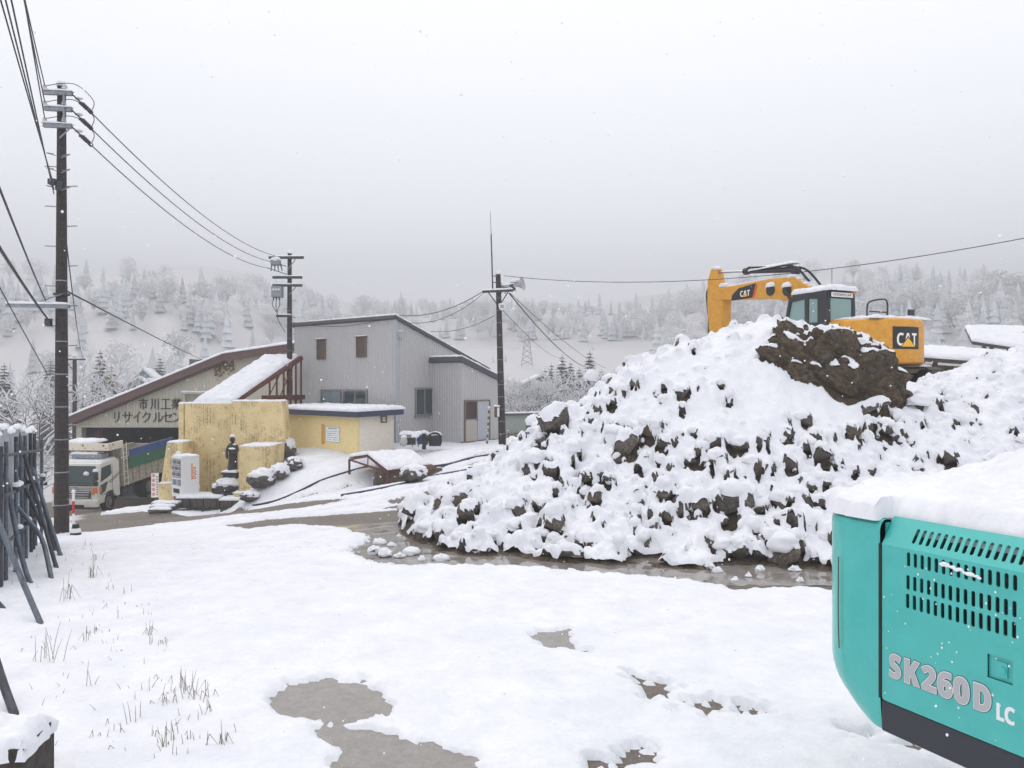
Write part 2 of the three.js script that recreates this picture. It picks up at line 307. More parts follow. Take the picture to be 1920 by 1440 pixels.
{ // fresh snow on the yard and road, fine grids near the camera, coarser beyond
  const zones = [[range(-9, 7.5, 0.045), range(4.6, 14, 0.045)], [range(-16, 14, 0.08), range(14, 42, 0.08)], [[...range(-16, -9, 0.3)], range(1, 14, 0.3)], [range(7.5, 14, 0.3), range(1, 14, 0.3)], [range(-9, 7.5, 0.2), range(1, 4.6, 0.2)]];
  zones.forEach(([xs, ds]) => {
    const g = gridMesh(xs, ds, (x, d) => { const t = snowDepth(x, d); return [ground(x, d) + t, t > 0 ? 1 : 0]; });
    tag(keep('snow_cover', g, snow, scene), null, null, null, 'structure');
  });
}
{ // standing water in the hollows, a few millimetres deep
  const water = mat('muddy water', [1, 1, 1], 0.07, { map: tex(512, (u, v, N) => mix3([148, 143, 137], [128, 122, 115], clamp(0.45 + 0.45 * N(7) + 0.4 * N(20, 2) + 0.3 * N(70, 4)))), bumpMap: snowBump, bumpScale: 0.0012 });
  water.roughnessMap = tex(256, (u, v, N) => grey(70 + 90 * N(6) + 60 * N(17, 3)), false); water.roughness = 0.35;
  const ws = bareAreas.filter((b) => b.water);
  for (const set of [[ws[0], ws[1]], [ws[2]]]) {
    const lvl = Math.max(...set.map((a) => Math.max(...a.pts.map(([x, d]) => ground(x, d))))) + 0.004, bx = (k, f) => f(...set.map((a) => a.box[k]));
    const g = gridMesh(range(bx(0, Math.min) + 0.6, bx(1, Math.max) - 0.6, 0.1), range(bx(2, Math.min) + 0.6, bx(3, Math.max) - 0.6, 0.1), (x, d) => [lvl, Math.min(...set.map((a) => polyDist(x, d, a.pts))) < 0.15 ? 1 : 0]);
    tag(keep('puddle', g, water, scene), null, null, null, 'structure');
  }
  const a = bareAreas[1];
  const g = gridMesh(range(-5.6, 9, 0.12), range(11.3, 17.4, 0.12), (x, d) => [ground(x, d) + 0.006 + 0.012 * n2(x * 1.3, d * 1.3), polyDist(x, d, a.pts) < 0.15 ? 1 : 0]);
  tag(keep('puddle', g, water, scene), null, null, null, 'structure');
}
// ---------------------------------------------------------------- the rubble heap: core, stones, snow
const stoneTex = tex(512, (u, v, N) => { const k = clamp(0.5 + 0.6 * N(9) + 0.4 * N(26, 2) + 0.3 * N(80, 4)); return mix3([70, 66, 62], [128, 120, 110], k); });
const stoneBump = tex(256, (u, v, N) => grey(128 + 60 * N(12) + 50 * N(34, 1) + 30 * N(80, 2)), false);
const stoneMats = [[0.75, 0.72, 0.70], [1.0, 0.96, 0.9], [0.62, 0.61, 0.62], [0.9, 0.8, 0.68]].map((c, i) => mat('wet stone ' + i, c, 0.7, { map: stoneTex, bumpMap: stoneBump, bumpScale: 0.03 }));
const earth = mat('brown earth', [1, 1, 1], 0.95, { map: tex(512, (u, v, N) => mix3([58, 50, 40], [108, 94, 74], clamp(0.5 + 0.55 * N(10) + 0.4 * N(30, 1) + 0.35 * N(90, 2)))), bumpMap: stoneBump, bumpScale: 0.06 });
const heapH = rbf([
  [-3.0, 15.6, -0.2], [-2.0, 14.2, -0.15], [-0.6, 13.6, -0.15], [0.4, 13.3, -0.12], [1.3, 13.1, -0.12], [2.2, 12.8, -0.1], [3.1, 12.6, -0.1], [4.1, 12.4, -0.1], [5.1, 12.3, -0.1], [6.2, 12.2, -0.1], [7.4, 12.2, -0.1], [9, 12, -0.1], [11, 12, -0.1], [14, 12, 0],
  [-1.6, 15.8, 0.35], [-0.69, 16.5, 0.86], [0.5, 18, 1.74], [1.8, 18.5, 2.45], [3.12, 18.7, 3.45], [4.44, 18.8, 3.82], [5.8, 19, 4.32], [7.12, 19, 4.32], [8.2, 18.6, 3.8], [9.15, 17.8, 2.75], [9.3, 16.6, 2.3], [9.9, 19, 2.7], [10.5, 18, 3.2], [12.0, 18, 3.6], [14.5, 18, 3.7],
  [0.4, 15.2, 0.75], [1.7, 15.6, 1.25], [3.0, 15.6, 1.75], [4.3, 15.6, 2.1], [5.6, 15.6, 2.35], [6.9, 15.5, 2.0], [8.2, 15.2, 1.85], [9.8, 15.2, 1.95], [11.5, 15, 1.9], [14, 15, 1.9],
  [0.2, 20.5, -0.1], [-1.8, 18.8, -0.3], [2.5, 22, 0.0], [4.2, 22.5, 1.4], [6, 22, 2.45], [8, 22, 2.45], [10.5, 22, 2.45], [8.2, 20.4, 2.9], [10.3, 20.5, 2.75], [12.5, 22, 2.5], [15, 22, 2.5], [6, 26, 2.2], [9, 26, 2.3], [12, 26, 2.3], [3, 26, 0.2], [-3, 20, -0.3], [-4.5, 15.5, -0.25], [-4, 13, -0.2], [-1, 12, -0.15], [2.5, 11.4, -0.15], [6, 11, -0.15], [10, 10.8, -0.1], [14, 10.8, 0], [16, 16, 2], [16, 26, 2]]);
{
  const HX0 = -3.6, HX1 = 14.4, HD0 = 11.4, HD1 = 25.6, C = 0.03;
  const nx = Math.round((HX1 - HX0) / C) + 1, nd = Math.round((HD1 - HD0) / C) + 1;
  const heap = thing('rubble_heap', 'long heap of broken stone and earth under fresh snow', 'rubble heap', G(5.5, 15.5));
  const foot = outline([[752, 1003], [775, 1028], [805, 1043], [900, 1049], [1000, 1055], [1180, 1066], [1300, 1074], [1570, 1082]]).concat([[9, 11.9], [15, 11.8], [15, 27], [2, 27], [-0.6, 20.5], [-2.6, 17.2]]);
  const core = new Float32Array(nx * nd);
  { // coarse table of the core's height, then bilinear
    const cs = 0.2, cx = Math.ceil((HX1 - HX0) / cs) + 2, cd = Math.ceil((HD1 - HD0) / cs) + 2, t = new Float32Array(cx * cd);
    for (let j = 0; j < cd; j++) for (let i = 0; i < cx; i++) { const x = HX0 + i * cs, d = HD0 + j * cs; const g0 = ground(x, d); t[j * cx + i] = g0 - 0.05 + (Math.max(0.1, heapH(x, d) - g0) + 0.08 * n2(x * 0.9, d * 0.9)) * sstep(0.1, -0.35, polyDist(x, d, foot)); }
    for (let j = 0; j < nd; j++) for (let i = 0; i < nx; i++) { const u = i * C / cs, v = j * C / cs, a = Math.floor(u), b = Math.floor(v), fu = u - a, fv = v - b, o = b * cx + a; core[j * nx + i] = lerp(lerp(t[o], t[o + 1], fu), lerp(t[o + cx], t[o + cx + 1], fu), fv); }
  }
  const hAt = (x, d) => core[clamp(Math.round((d - HD0) / C), 0, nd - 1) * nx + clamp(Math.round((x - HX0) / C), 0, nx - 1)];
  // angular stones: hulls of jittered boxes and balls
  const rs = rng(77), stones = [];
  for (let k = 0; k < 16; k++) {
    const pts = []; const boxy = k % 3;
    for (let i = 0; i < 16; i++) { let p = V(rs() * 2 - 1, rs() * 2 - 1, rs() * 2 - 1); if (boxy) { const m = Math.max(Math.abs(p.x), Math.abs(p.y), Math.abs(p.z)); p.divideScalar(m).multiplyScalar(0.8 + 0.2 * rs()); } else p.normalize(); pts.push(p.multiply(V(1, 0.55 + 0.35 * rs(), 0.7 + 0.3 * rs()))); }
    stones.push(flat(boxUV(flat(new ConvexGeometry(pts)), 0.5)));
  }
  const H = core.slice(), isStone = new Uint8Array(nx * nd);
  const raster = (g, m) => {
    const p = g.attributes.position, a = V(), b = V(), c = V();
    for (let t = 0; t < p.count; t += 3) {
      a.fromBufferAttribute(p, t).applyMatrix4(m); b.fromBufferAttribute(p, t + 1).applyMatrix4(m); c.fromBufferAttribute(p, t + 2).applyMatrix4(m);
      const ax = (a.x - HX0) / C, ad = (-a.z - HD0) / C, bx = (b.x - HX0) / C, bd = (-b.z - HD0) / C, gx = (c.x - HX0) / C, gd = (-c.z - HD0) / C;
      const det = (bd - gd) * (ax - gx) + (gx - bx) * (ad - gd); if (Math.abs(det) < 1e-6) continue;
      for (let j = Math.max(0, Math.ceil(Math.min(ad, bd, gd))); j <= Math.min(nd - 1, Math.max(ad, bd, gd)); j++) for (let i = Math.max(0, Math.ceil(Math.min(ax, bx, gx))); i <= Math.min(nx - 1, Math.max(ax, bx, gx)); i++) {
        const l1 = ((bd - gd) * (i - gx) + (gx - bx) * (j - gd)) / det, l2 = ((gd - ad) * (i - gx) + (ax - gx) * (j - gd)) / det, l3 = 1 - l1 - l2;
        if (l1 < -0.001 || l2 < -0.001 || l3 < -0.001) continue;
        const y = l1 * a.y + l2 * b.y + l3 * c.y, o = j * nx + i; if (y > H[o]) { H[o] = y; isStone[o] = 1; }
      }
    }
  };
  const placed = [];
  const put = (x, d, s, sy = 1, lift = 0.1, tilt = 0.5, kind) => {
    const h = hAt(x, d), q = new THREE.Quaternion().setFromEuler(new THREE.Euler(rr(-tilt, tilt, rs), rs() * 6.28, rr(-tilt, tilt, rs)));
    const m = M4().compose(V(x, h + s * lift, -d), q, V(s * rr(0.85, 1.35, rs), s * sy, s * rr(0.75, 1.1, rs)));
    placed.push({ g: kind ?? Math.floor(rs() * stones.length), m, s, d, x, y: h });
  };
  // one tall flake standing on the ridge, blocks at the foot, then the mass of the heap
  put(0.95, 16.9, 0.3, 1.9, 0.7, 0.3, 1); put(1.35, 17.2, 0.2, 1.6, 0.5, 0.3, 4); for (const q of placed) q.flake = 1;
  let tries = 0;
  while (placed.length < 3000 && tries++ < 90000) {
    const x = rr(-3.4, 14, rs), d = rr(11.9, 21.5, rs), h = hAt(x, d), g0 = ground(x, d);
    if (h - g0 < 0.06) continue;
    const px = 960 + F * x / d, py = 720 - F * (h - EYE) / d;
    if (polyDist(x, d, foot) > -0.1) continue;
    // the upper middle of the heap is buried deeper and smoother; the brown bank stays clear
    const smoothZone = sstep(1150, 1260, px) * (1 - sstep(1430, 1500, px)) * sstep(880, 800, py);
    const soft2 = sstep(1180, 1300, px) * sstep(960, 1000, py);
    if (rs() < smoothZone * 0.8 || rs() < soft2 * 0.65) continue;
    if (px > 1410 && px < 1720 && py > 610 && py < 790) continue;
    if (d > 19.6 && rs() > 0.3) continue;
    const low = 1 - clamp((h - g0) / 3);
    let s = (0.05 + 0.15 * Math.pow(rs(), 2.3)) * (0.85 + 0.55 * low) * (px < 1300 ? 1.1 : 1);
    if (rs() < 0.07 * low) s *= 1.5;
    let ok = true; for (const q of placed) { const e = (q.x - x) ** 2 + (q.d - d) ** 2; if (e < ((q.s + s) * 0.5) ** 2) { ok = false; break; } }
    if (!ok) continue;
    put(x, d, s, rr(0.75, 1.15, rs), rr(0.3, 0.75, rs), 0.6);
  }
  // slabs and lumps by the brown bank
  const slabAt = (x, d, s, sy, e) => { const m = M4().compose(V(x, hAt(x, d) + 0.12, -d), new THREE.Quaternion().setFromEuler(e), V(s, sy, s * 0.45)); placed.push({ g: 2, m, s, d, x, y: hAt(x, d) }); };
  slabAt(7.35, 15.9, 0.6, 0.12, new THREE.Euler(0.2, 0.1, 0.35)); slabAt(8.75, 16.3, 0.55, 0.28, new THREE.Euler(0.1, -0.2, 0.45)); slabAt(5.9, 13.2, 0.5, 0.2, new THREE.Euler(0, 0.5, 0.1));
  // loose stones in the water before the heap
  for (let [px, py, s] of [[712, 1022, 0.16], [735, 1025, 0.1], [702, 1040, 0.19], [722, 1044, 0.2], [749, 1046, 0.11], [771, 1040, 0.2], [790, 1052, 0.09], [828, 1051, 0.14], [662, 1030, 0.1], [683, 1018, 0.07], [748, 1008, 0.08], [1345, 1074, 0.1], [1332, 1067, 0.11], [1403, 1083, 0.07], [1425, 1072, 0.1], [1490, 1071, 0.1], [1500, 1092, 0.07], [1378, 1091, 0.06], [690, 1012, 0.07]]) { s *= 0.55; const g = onGround(px, py); const m = M4().compose(V(g.x, ground(g.x, g.d) + s * 0.35, -g.d), new THREE.Quaternion().setFromEuler(new THREE.Euler(0, rs() * 6, 0.1)), V(s * 1.2, s * 0.7, s)); placed.push({ g: Math.floor(rs() * 16), m, s, d: g.d, x: g.x, y: 0, loose: 1 }); }

  // the brown bank: a steep, torn clod of earth standing out of the heap
  const clod = new THREE.SphereGeometry(1, 140, 96), cp = clod.attributes.position;
  for (let i = 0; i < cp.count; i++) {
    const x = cp.getX(i), y = cp.getY(i), z = cp.getZ(i), q = 1 + 0.16 * n3(x * 1.6, y * 1.6, z * 1.6 + 4) + 0.09 * n3(x * 4, y * 4, z * 4) + 0.06 * n3(x * 9, y * 9, z * 9) + 0.025 * n3(x * 20, y * 20, z * 20);
    const f = (v, p) => Math.sign(v) * Math.pow(Math.abs(v), p);
    cp.setXYZ(i, f(x, 0.95) * 1.62 * q, f(y, 0.92) * 1.25 * q, f(z, 0.9) * 1.02 * q);
  }
  { const sh = M4().makeShear(0, -0.0, -0.24, 0, 0, 0.18); clod.applyMatrix4(sh); }
  clod.rotateZ(-0.14); clod.rotateY(-0.12); clod.translate(7.1, 2.8, -17.3); clod.computeVertexNormals(); { const q = clod.attributes.position, u = clod.attributes.uv; for (let i = 0; i < q.count; i++) u.setXY(i, q.getX(i) * 0.6 + q.getZ(i) * 0.35, q.getY(i) * 0.6); }
  const clodFlat = flat(clod.clone()); raster(clodFlat, M4());
  for (let o = 0; o < H.length; o++) if (isStone[o] === 1) isStone[o] = 2;
  for (const s of placed) raster(stones[s.g], s.m);

  // snow: settle on everything that is not too steep
  const blur = (src, r, n = 2) => { let a = src; for (let k = 0; k < n; k++) { const b = new Float32Array(a.length), c = new Float32Array(a.length), w = 2 * r + 1;
    for (let j = 0; j < nd; j++) { let s = 0; const o = j * nx; for (let i = -r; i <= r; i++) s += a[o + clamp(i, 0, nx - 1)]; for (let i = 0; i < nx; i++) { b[o + i] = s / w; s += a[o + Math.min(nx - 1, i + r + 1)] - a[o + Math.max(0, i - r)]; } }
    for (let i = 0; i < nx; i++) { let s = 0; for (let j = -r; j <= r; j++) s += b[clamp(j, 0, nd - 1) * nx + i]; for (let j = 0; j < nd; j++) { c[j * nx + i] = s / w; s += b[Math.min(nd - 1, j + r + 1) * nx + i] - b[Math.max(0, j - r) * nx + i]; } } a = c; } return a; };
  const Hb = blur(H, 1, 1), S = blur(H, 1, 2), SB = blur(H, 4, 2);
  const ext = (src, r, f) => { const b = new Float32Array(src.length), c = new Float32Array(src.length); for (let j = 0; j < nd; j++) for (let i = 0; i < nx; i++) { let m = src[j * nx + i]; for (let k = -r; k <= r; k++) m = f(m, src[j * nx + clamp(i + k, 0, nx - 1)]); b[j * nx + i] = m; } for (let j = 0; j < nd; j++) for (let i = 0; i < nx; i++) { let m = b[j * nx + i]; for (let k = -r; k <= r; k++) m = f(m, b[clamp(j + k, 0, nd - 1) * nx + i]); c[j * nx + i] = m; } return c; };
  const lo = ext(Hb, 4, Math.min), hi = ext(Hb, 4, Math.max);
  let steep = new Float32Array(nx * nd);
  for (let j = 1; j < nd - 1; j++) for (let i = 1; i < nx - 1; i++) { const o = j * nx + i, gx = (Hb[o + 1] - Hb[o - 1]) / (2 * C), gd = (Hb[o + nx] - Hb[o - nx]) / (2 * C), x = HX0 + i * C, d = HD0 + j * C; const clodHere = isStone[o] === 2; const lim = (clodHere ? 1.12 : 2.15) + (clodHere ? 0.45 : 0.7) * n2(x * 2.2, d * 2.2) + 0.4 * n2(x * 7, d * 7); const rel = (Hb[o] - lo[o]) / (hi[o] - lo[o] + 1e-4); steep[o] = clodHere ? (Math.hypot(gx, gd) > lim ? 1 : 0) : ((Math.hypot(gx, gd) > lim && rel < 0.62 + 0.25 * n2(x * 4, d * 4 + 7)) || SB[o] - Hb[o] > 0.1 + 0.04 * n2(x * 3, d * 3)) ? 1 : 0; }
  const steepB = blur(steep, 1, 1), dist = new Float32Array(nx * nd);
  for (let j = 0; j < nd; j++) for (let i = 0; i < nx; i++) { const o = j * nx + i; let bareHere = steepB[o] > 0.5; if (H[o] === core[o]) { const x = HX0 + i * C, d = HD0 + j * C; if (core[o] - ground(x, d) < 0.05 || i < 3 || j < 3 || i > nx - 4 || j > nd - 4) bareHere = true; } dist[o] = bareHere ? 0 : 99; }
  for (let j = 1; j < nd; j++) for (let i = 1; i < nx - 1; i++) { const o = j * nx + i; dist[o] = Math.min(dist[o], dist[o - 1] + 1, dist[o - nx] + 1, dist[o - nx - 1] + 1.41, dist[o - nx + 1] + 1.41); }
  for (let j = nd - 2; j >= 0; j--) for (let i = nx - 2; i > 0; i--) { const o = j * nx + i; dist[o] = Math.min(dist[o], dist[o + 1] + 1, dist[o + nx] + 1, dist[o + nx + 1] + 1.41, dist[o + nx - 1] + 1.41); }
  const T = new Float32Array(nx * nd);
  for (let o = 0; o < T.length; o++) { if (dist[o] < 0.5) continue; const k = clamp(dist[o] * C / 0.13), i = o % nx, j = (o / nx) | 0; const t = 0.02 + 0.075 * Math.sqrt(1 - (1 - k) * (1 - k)); T[o] = Math.max(S[o], SB[o] - 0.09, H[o] - 0.012) + t * (1 + 0.25 * n2(i * 0.11, j * 0.11)) + 0.006 * n2(i * 0.4, j * 0.4); }
  const Tb = blur(T.map((v, o) => dist[o] < 0.5 ? H[o] : v), 1, 2);
  const pos = new Float32Array(nx * nd * 3), uv = new Float32Array(nx * nd * 2), on = new Uint8Array(nx * nd);
  for (let j = 0; j < nd; j++) for (let i = 0; i < nx; i++) {
    const o = j * nx + i; let y = H[o]; 
    if (dist[o] >= 0.5) { on[o] = 1; y = dist[o] > 1.2 ? lerp(T[o], Tb[o], 0.8) : T[o]; } else {
      let s = 0, n = 0; for (const q of [o - 1, o + 1, o - nx, o + nx, o - nx - 1, o - nx + 1, o + nx - 1, o + nx + 1]) if (q >= 0 && q < T.length && dist[q] >= 0.5) { s += T[q]; n++; }
      if (n) y = s / n - (0.035 + 0.04 * clamp(0.5 + n2(i * 0.07, j * 0.07)));
    }
    pos[o * 3] = HX0 + i * C + C * 0.3 * n2(i * 0.5, j * 0.5 + 9); pos[o * 3 + 1] = y; pos[o * 3 + 2] = -(HD0 + j * C) - C * 0.3 * n2(i * 0.5 + 31, j * 0.5); uv[o * 2] = pos[o * 3]; uv[o * 2 + 1] = -pos[o * 3 + 2];
  }
  const idx = [], tri = (a, b, c) => { const n = on[a] + on[b] + on[c]; if (!n) return; const ya = pos[a * 3 + 1], yb = pos[b * 3 + 1], yc = pos[c * 3 + 1]; if (n < 3 && Math.max(ya, yb, yc) - Math.min(ya, yb, yc) > 0.13) return; idx.push(a, b, c); };
  for (let j = 0; j < nd - 1; j++) for (let i = 0; i < nx - 1; i++) { const a = j * nx + i, b = a + 1, c = a + nx, e = c + 1, dd = HD0 + j * C; if (dd > 21 && ((i | j) & 0)) continue; tri(a, b, c); tri(b, e, c); }
  const sg = new THREE.BufferGeometry(); sg.setAttribute('position', new THREE.BufferAttribute(pos, 3)); sg.setAttribute('uv', new THREE.BufferAttribute(uv, 2)); sg.setIndex(idx); sg.computeVertexNormals();
  for (let k = 0, n = 0; k < 4000 && n < 110; k++) { const i = Math.floor(rs() * cp.count), v = V().fromBufferAttribute(cp, i), nn = V().fromBufferAttribute(clod.attributes.normal, i); if (nn.z < 0.2) continue; n++; const s = 0.03 + 0.09 * Math.pow(rs(), 2); placed.push({ g: Math.floor(rs() * 16), m: M4().compose(v, new THREE.Quaternion().setFromEuler(new THREE.Euler(rs() * 3, rs() * 6, rs() * 3)), V(s, s * 0.8, s)), s: s * 0.01, d: 17, x: v.x, y: v.y }); }
  const capGeo = (s) => { const sd = (snowSeed += 3.3), g = new THREE.SphereGeometry(1, 12, 7, 0, 6.2832, 0, 1.95), p = g.attributes.position; for (let i = 0; i < p.count; i++) { const x = p.getX(i), y = p.getY(i), z = p.getZ(i), k = 1 + 0.2 * n3(x * 1.5 + sd, y * 1.5, z * 1.5); p.setXYZ(i, x * k, y * k, z * k); } g.computeVertexNormals(); return g; };
  const capKinds = Array.from({ length: 14 }, capGeo).map(flat), caps = [];
  for (const s of placed) {
    if (s.s < 0.04 || s.loose || s.flake) continue; const e = s.m.elements, p = stones[s.g].attributes.position, v = V(); let top = -99, x0 = 999, x1 = -999, z0 = 999, z1 = -999;
    for (let i = 0; i < p.count; i++) { v.fromBufferAttribute(p, i).applyMatrix4(s.m); top = Math.max(top, v.y); x0 = Math.min(x0, v.x); x1 = Math.max(x1, v.x); z0 = Math.min(z0, v.z); z1 = Math.max(z1, v.z); }
    if (rs() < 0.2) continue;
    const rx = (x1 - x0) / 2 * rr(0.68, 1.0, rs), rz = (z1 - z0) / 2 * rr(0.7, 1.0, rs), t = Math.min(0.17, 0.045 + s.s * 0.5) * rr(0.8, 1.2, rs);
    const g = capKinds[Math.floor(rs() * 14)].clone(); g.applyMatrix4(M4().compose(V((x0 + x1) / 2, top - t * 0.45, (z0 + z1) / 2 - rz * 0.08), new THREE.Quaternion().setFromEuler(new THREE.Euler(rr(0.05, 0.4, rs), rr(-0.5, 0.5, rs), rr(-0.2, 0.2, rs))), V(rx, t, rz))); caps.push(g);
  }
  const local = (g) => { const p = heap.position; g.translate(-p.x, -p.y, -p.z); return g; };
  // loose earth core below
  const cg = gridMesh(range(HX0, HX1, 0.12), range(HD0, HD1, 0.12), (x, d) => { const h = hAt(x, d), g = ground(x, d); return [h - 0.015 + 0.03 * n2(x * 4, d * 4), h > g + 0.01 ? 1 : 0]; });
  keep('earth_core', local(cg), earth, heap);
  const bank = keep('earth_bank', toCreasedNormals(boxUV(local(clodFlat), 0.55), 0.9), earth, heap); tag(bank, 'steep torn face of bare brown earth');
  keep('snow_layer', local(sg), snow, heap);
  // nearest stones are parts of their own, the rest one mass
  placed.sort((a, b) => (b.s / b.d) - (a.s / a.d));
  const inv = M4().makeTranslation(-heap.position.x, -heap.position.y, -heap.position.z), rest = [], looseCaps = [];
  placed.forEach((s, k) => {
    const m = inv.clone().multiply(s.m);
    if (k < 295 || s.loose) { const o = finish(new THREE.Mesh(stones[s.g], stoneMats[k % 4])); o.name = 'stone'; o.applyMatrix4(m); heap.add(o); }
    else { const g = stones[s.g].clone(); g.applyMatrix4(m); rest.push(g); }
    if (s.loose) { const g = snowBlob(s.s * rr(1.1, 2.0, rs), s.s * rr(0.6, 1.0, rs), s.s * rr(1.0, 1.5, rs)); g.translate(s.x - heap.position.x, s.m.elements[13] + s.s * 0.1 - heap.position.y, -s.d - heap.position.z); looseCaps.push(flat(g)); }
  });
  if (rest.length) tag(keep('small_stones', mergeGeometries(rest), stoneMats[0], heap), null, null, null, 'stuff');
  { const all = mergeGeometries(caps); local(all); tag(keep('snow_caps', mergeGeometries([all, ...looseCaps]), snowSoft, heap), null, null, null, 'stuff'); }
}
// ---------------------------------------------------------------- buildings
// ribbed sheet wall from corner o (x, d) along dir for len; bottom and top heights as functions of u
function ribWall(o, dir, len, bot, top, pitch = 0.2, depth = 0.025, side = 1) {
  const prof = [[0, 0], [0.3, 0], [0.42, 1], [0.88, 1], [1, 0]], us = [];
  for (let k = 0; k * pitch < len; k++) for (let i = 0; i < 4; i++) us.push([Math.min(len, (k + prof[i][0]) * pitch), prof[i][1] * depth]);
  us.push([len, 0]); const nx = dir[1] * side, nd = -dir[0] * side, g = [];
  for (let i = 0; i + 1 < us.length; i++) {
    const [u0, e0] = us[i], [u1, e1] = us[i + 1]; if (u1 - u0 < 1e-5) continue;
    const p = (u, e, h) => W(o[0] + dir[0] * u + nx * e, h, o[1] + dir[1] * u + nd * e);
    g.push(flat(quad(p(u0, e0, bot(u0)), p(u1, e1, bot(u1)), p(u1, e1, top(u1)), p(u0, e0, top(u0)))));
  }
  return g;
}
const uAt = (o, dir, px) => { const k = (px - 960) / F; return (k * o[1] - o[0]) / (dir[0] - k * dir[1]); };   // where a bearing meets a wall line
const hAtPx = (o, dir, u, py) => EYE + (720 - py) / F * (o[1] + dir[1] * u);
// a framed opening on a wall: returns placing matrix (x along dir, y up, z outwards)
function onWall(o, dir, u, h, side = 1) { const x = V(dir[0] * side, 0, -dir[1] * side), z = V(dir[1] * side, 0, dir[0] * side); return M4().makeBasis(x, V(0, 1, 0), z).setPosition(o[0] + dir[0] * u, h, -(o[1] + dir[1] * u)); }
const mx = (geos, m) => geos.map((g) => { const q = flat(g); q.applyMatrix4(m); return q; });
function fitMap(g, sx, sy) { return boxUV(g, 1); }
const sheetTex = (a, b) => tex(512, (u, v, N) => mix3(a, b, clamp(0.45 + 0.3 * N(5) + 0.3 * N(16, 2) + 0.25 * N(70, 3))));
const greySheet = mat('grey ribbed sheet', [1, 1, 1], 0.55, { metalness: 0.15, map: sheetTex([192, 191, 190], [175, 174, 174]), side: THREE.DoubleSide });
const greyTrim = mat('grey trim', [0.42, 0.44, 0.48], 0.5, { metalness: 0.2 });
const fasciaDark = mat('dark fascia', [0.06, 0.062, 0.07], 0.6);
const creamSheet = mat('cream ribbed sheet', [1, 1, 1], 0.7, { map: sheetTex([208, 204, 188], [184, 180, 164]), side: THREE.DoubleSide });
const brownFascia = mat('brown fascia', [1, 1, 1], 0.7, { map: grime([108, 82, 78], [78, 58, 54], 0.5, 8) });
const navy = mat('navy fascia', [0.03, 0.045, 0.085], 0.45);
const louvre = mat('louvre brown', [1, 1, 1], 0.7, { map: grime([128, 112, 100], [84, 72, 64], 0.5, 12) });
const alu = mat('aluminium frame', [0.3, 0.3, 0.3], 0.4, { metalness: 0.5 });
const doorBeige = mat('beige door', [0.42, 0.38, 0.33], 0.6);
const paleGlass = new THREE.MeshPhysicalMaterial({ color: new THREE.Color(0.2, 0.26, 0.3), roughness: 0.1 }); paleGlass.name = 'pale window glass';
const roofMetal = mat('roof sheet', [0.16, 0.16, 0.17], 0.6);
function windowOn(parent, o, dir, px0, px1, py0, py1, side, glass = glassDark, panes = 2, sill = true) {
  const u0 = uAt(o, dir, px0), u1 = uAt(o, dir, px1), w = Math.abs(u1 - u0), uc = (u0 + u1) / 2, hT = hAtPx(o, dir, uc, py0), hB = hAtPx(o, dir, uc, py1), h = hT - hB;
  const m = onWall(o, dir, uc, hB, side), f = 0.06, wn = wpart('window', mx([box(w, f, 0.09, 0, h - f / 2, 0.055), box(w, f, 0.09, 0, f / 2, 0.055), box(f, h - 2 * f, 0.09, -w / 2 + f / 2, h / 2, 0.055), box(f, h - 2 * f, 0.09, w / 2 - f / 2, h / 2, 0.055)], m), alu, parent);
  const pw = (w - 2 * f) / panes;
  for (let i = 0; i < panes; i++) { const x = -w / 2 + f + pw * (i + 0.5), z = 0.045 + 0.012 * (i % 2), pn = wpart('pane', mx([box(pw - 0.06, h - 2 * f - 0.06, 0.008, x, h / 2, z)], m), glass, wn); wpart('sash', mx([box(pw, 0.035, 0.03, x, h - f - 0.018, z), box(pw, 0.035, 0.03, x, f + 0.018, z), box(0.035, h - 2 * f - 0.07, 0.03, x - pw / 2 + 0.018, h / 2, z), box(0.035, h - 2 * f - 0.07, 0.03, x + pw / 2 - 0.018, h / 2, z)], m), alu, wn); }
  if (sill) wpart('sill', mx([box(w + 0.1, 0.04, 0.14, 0, -0.022, 0.08)], m), alu, wn);
  return wn;
}
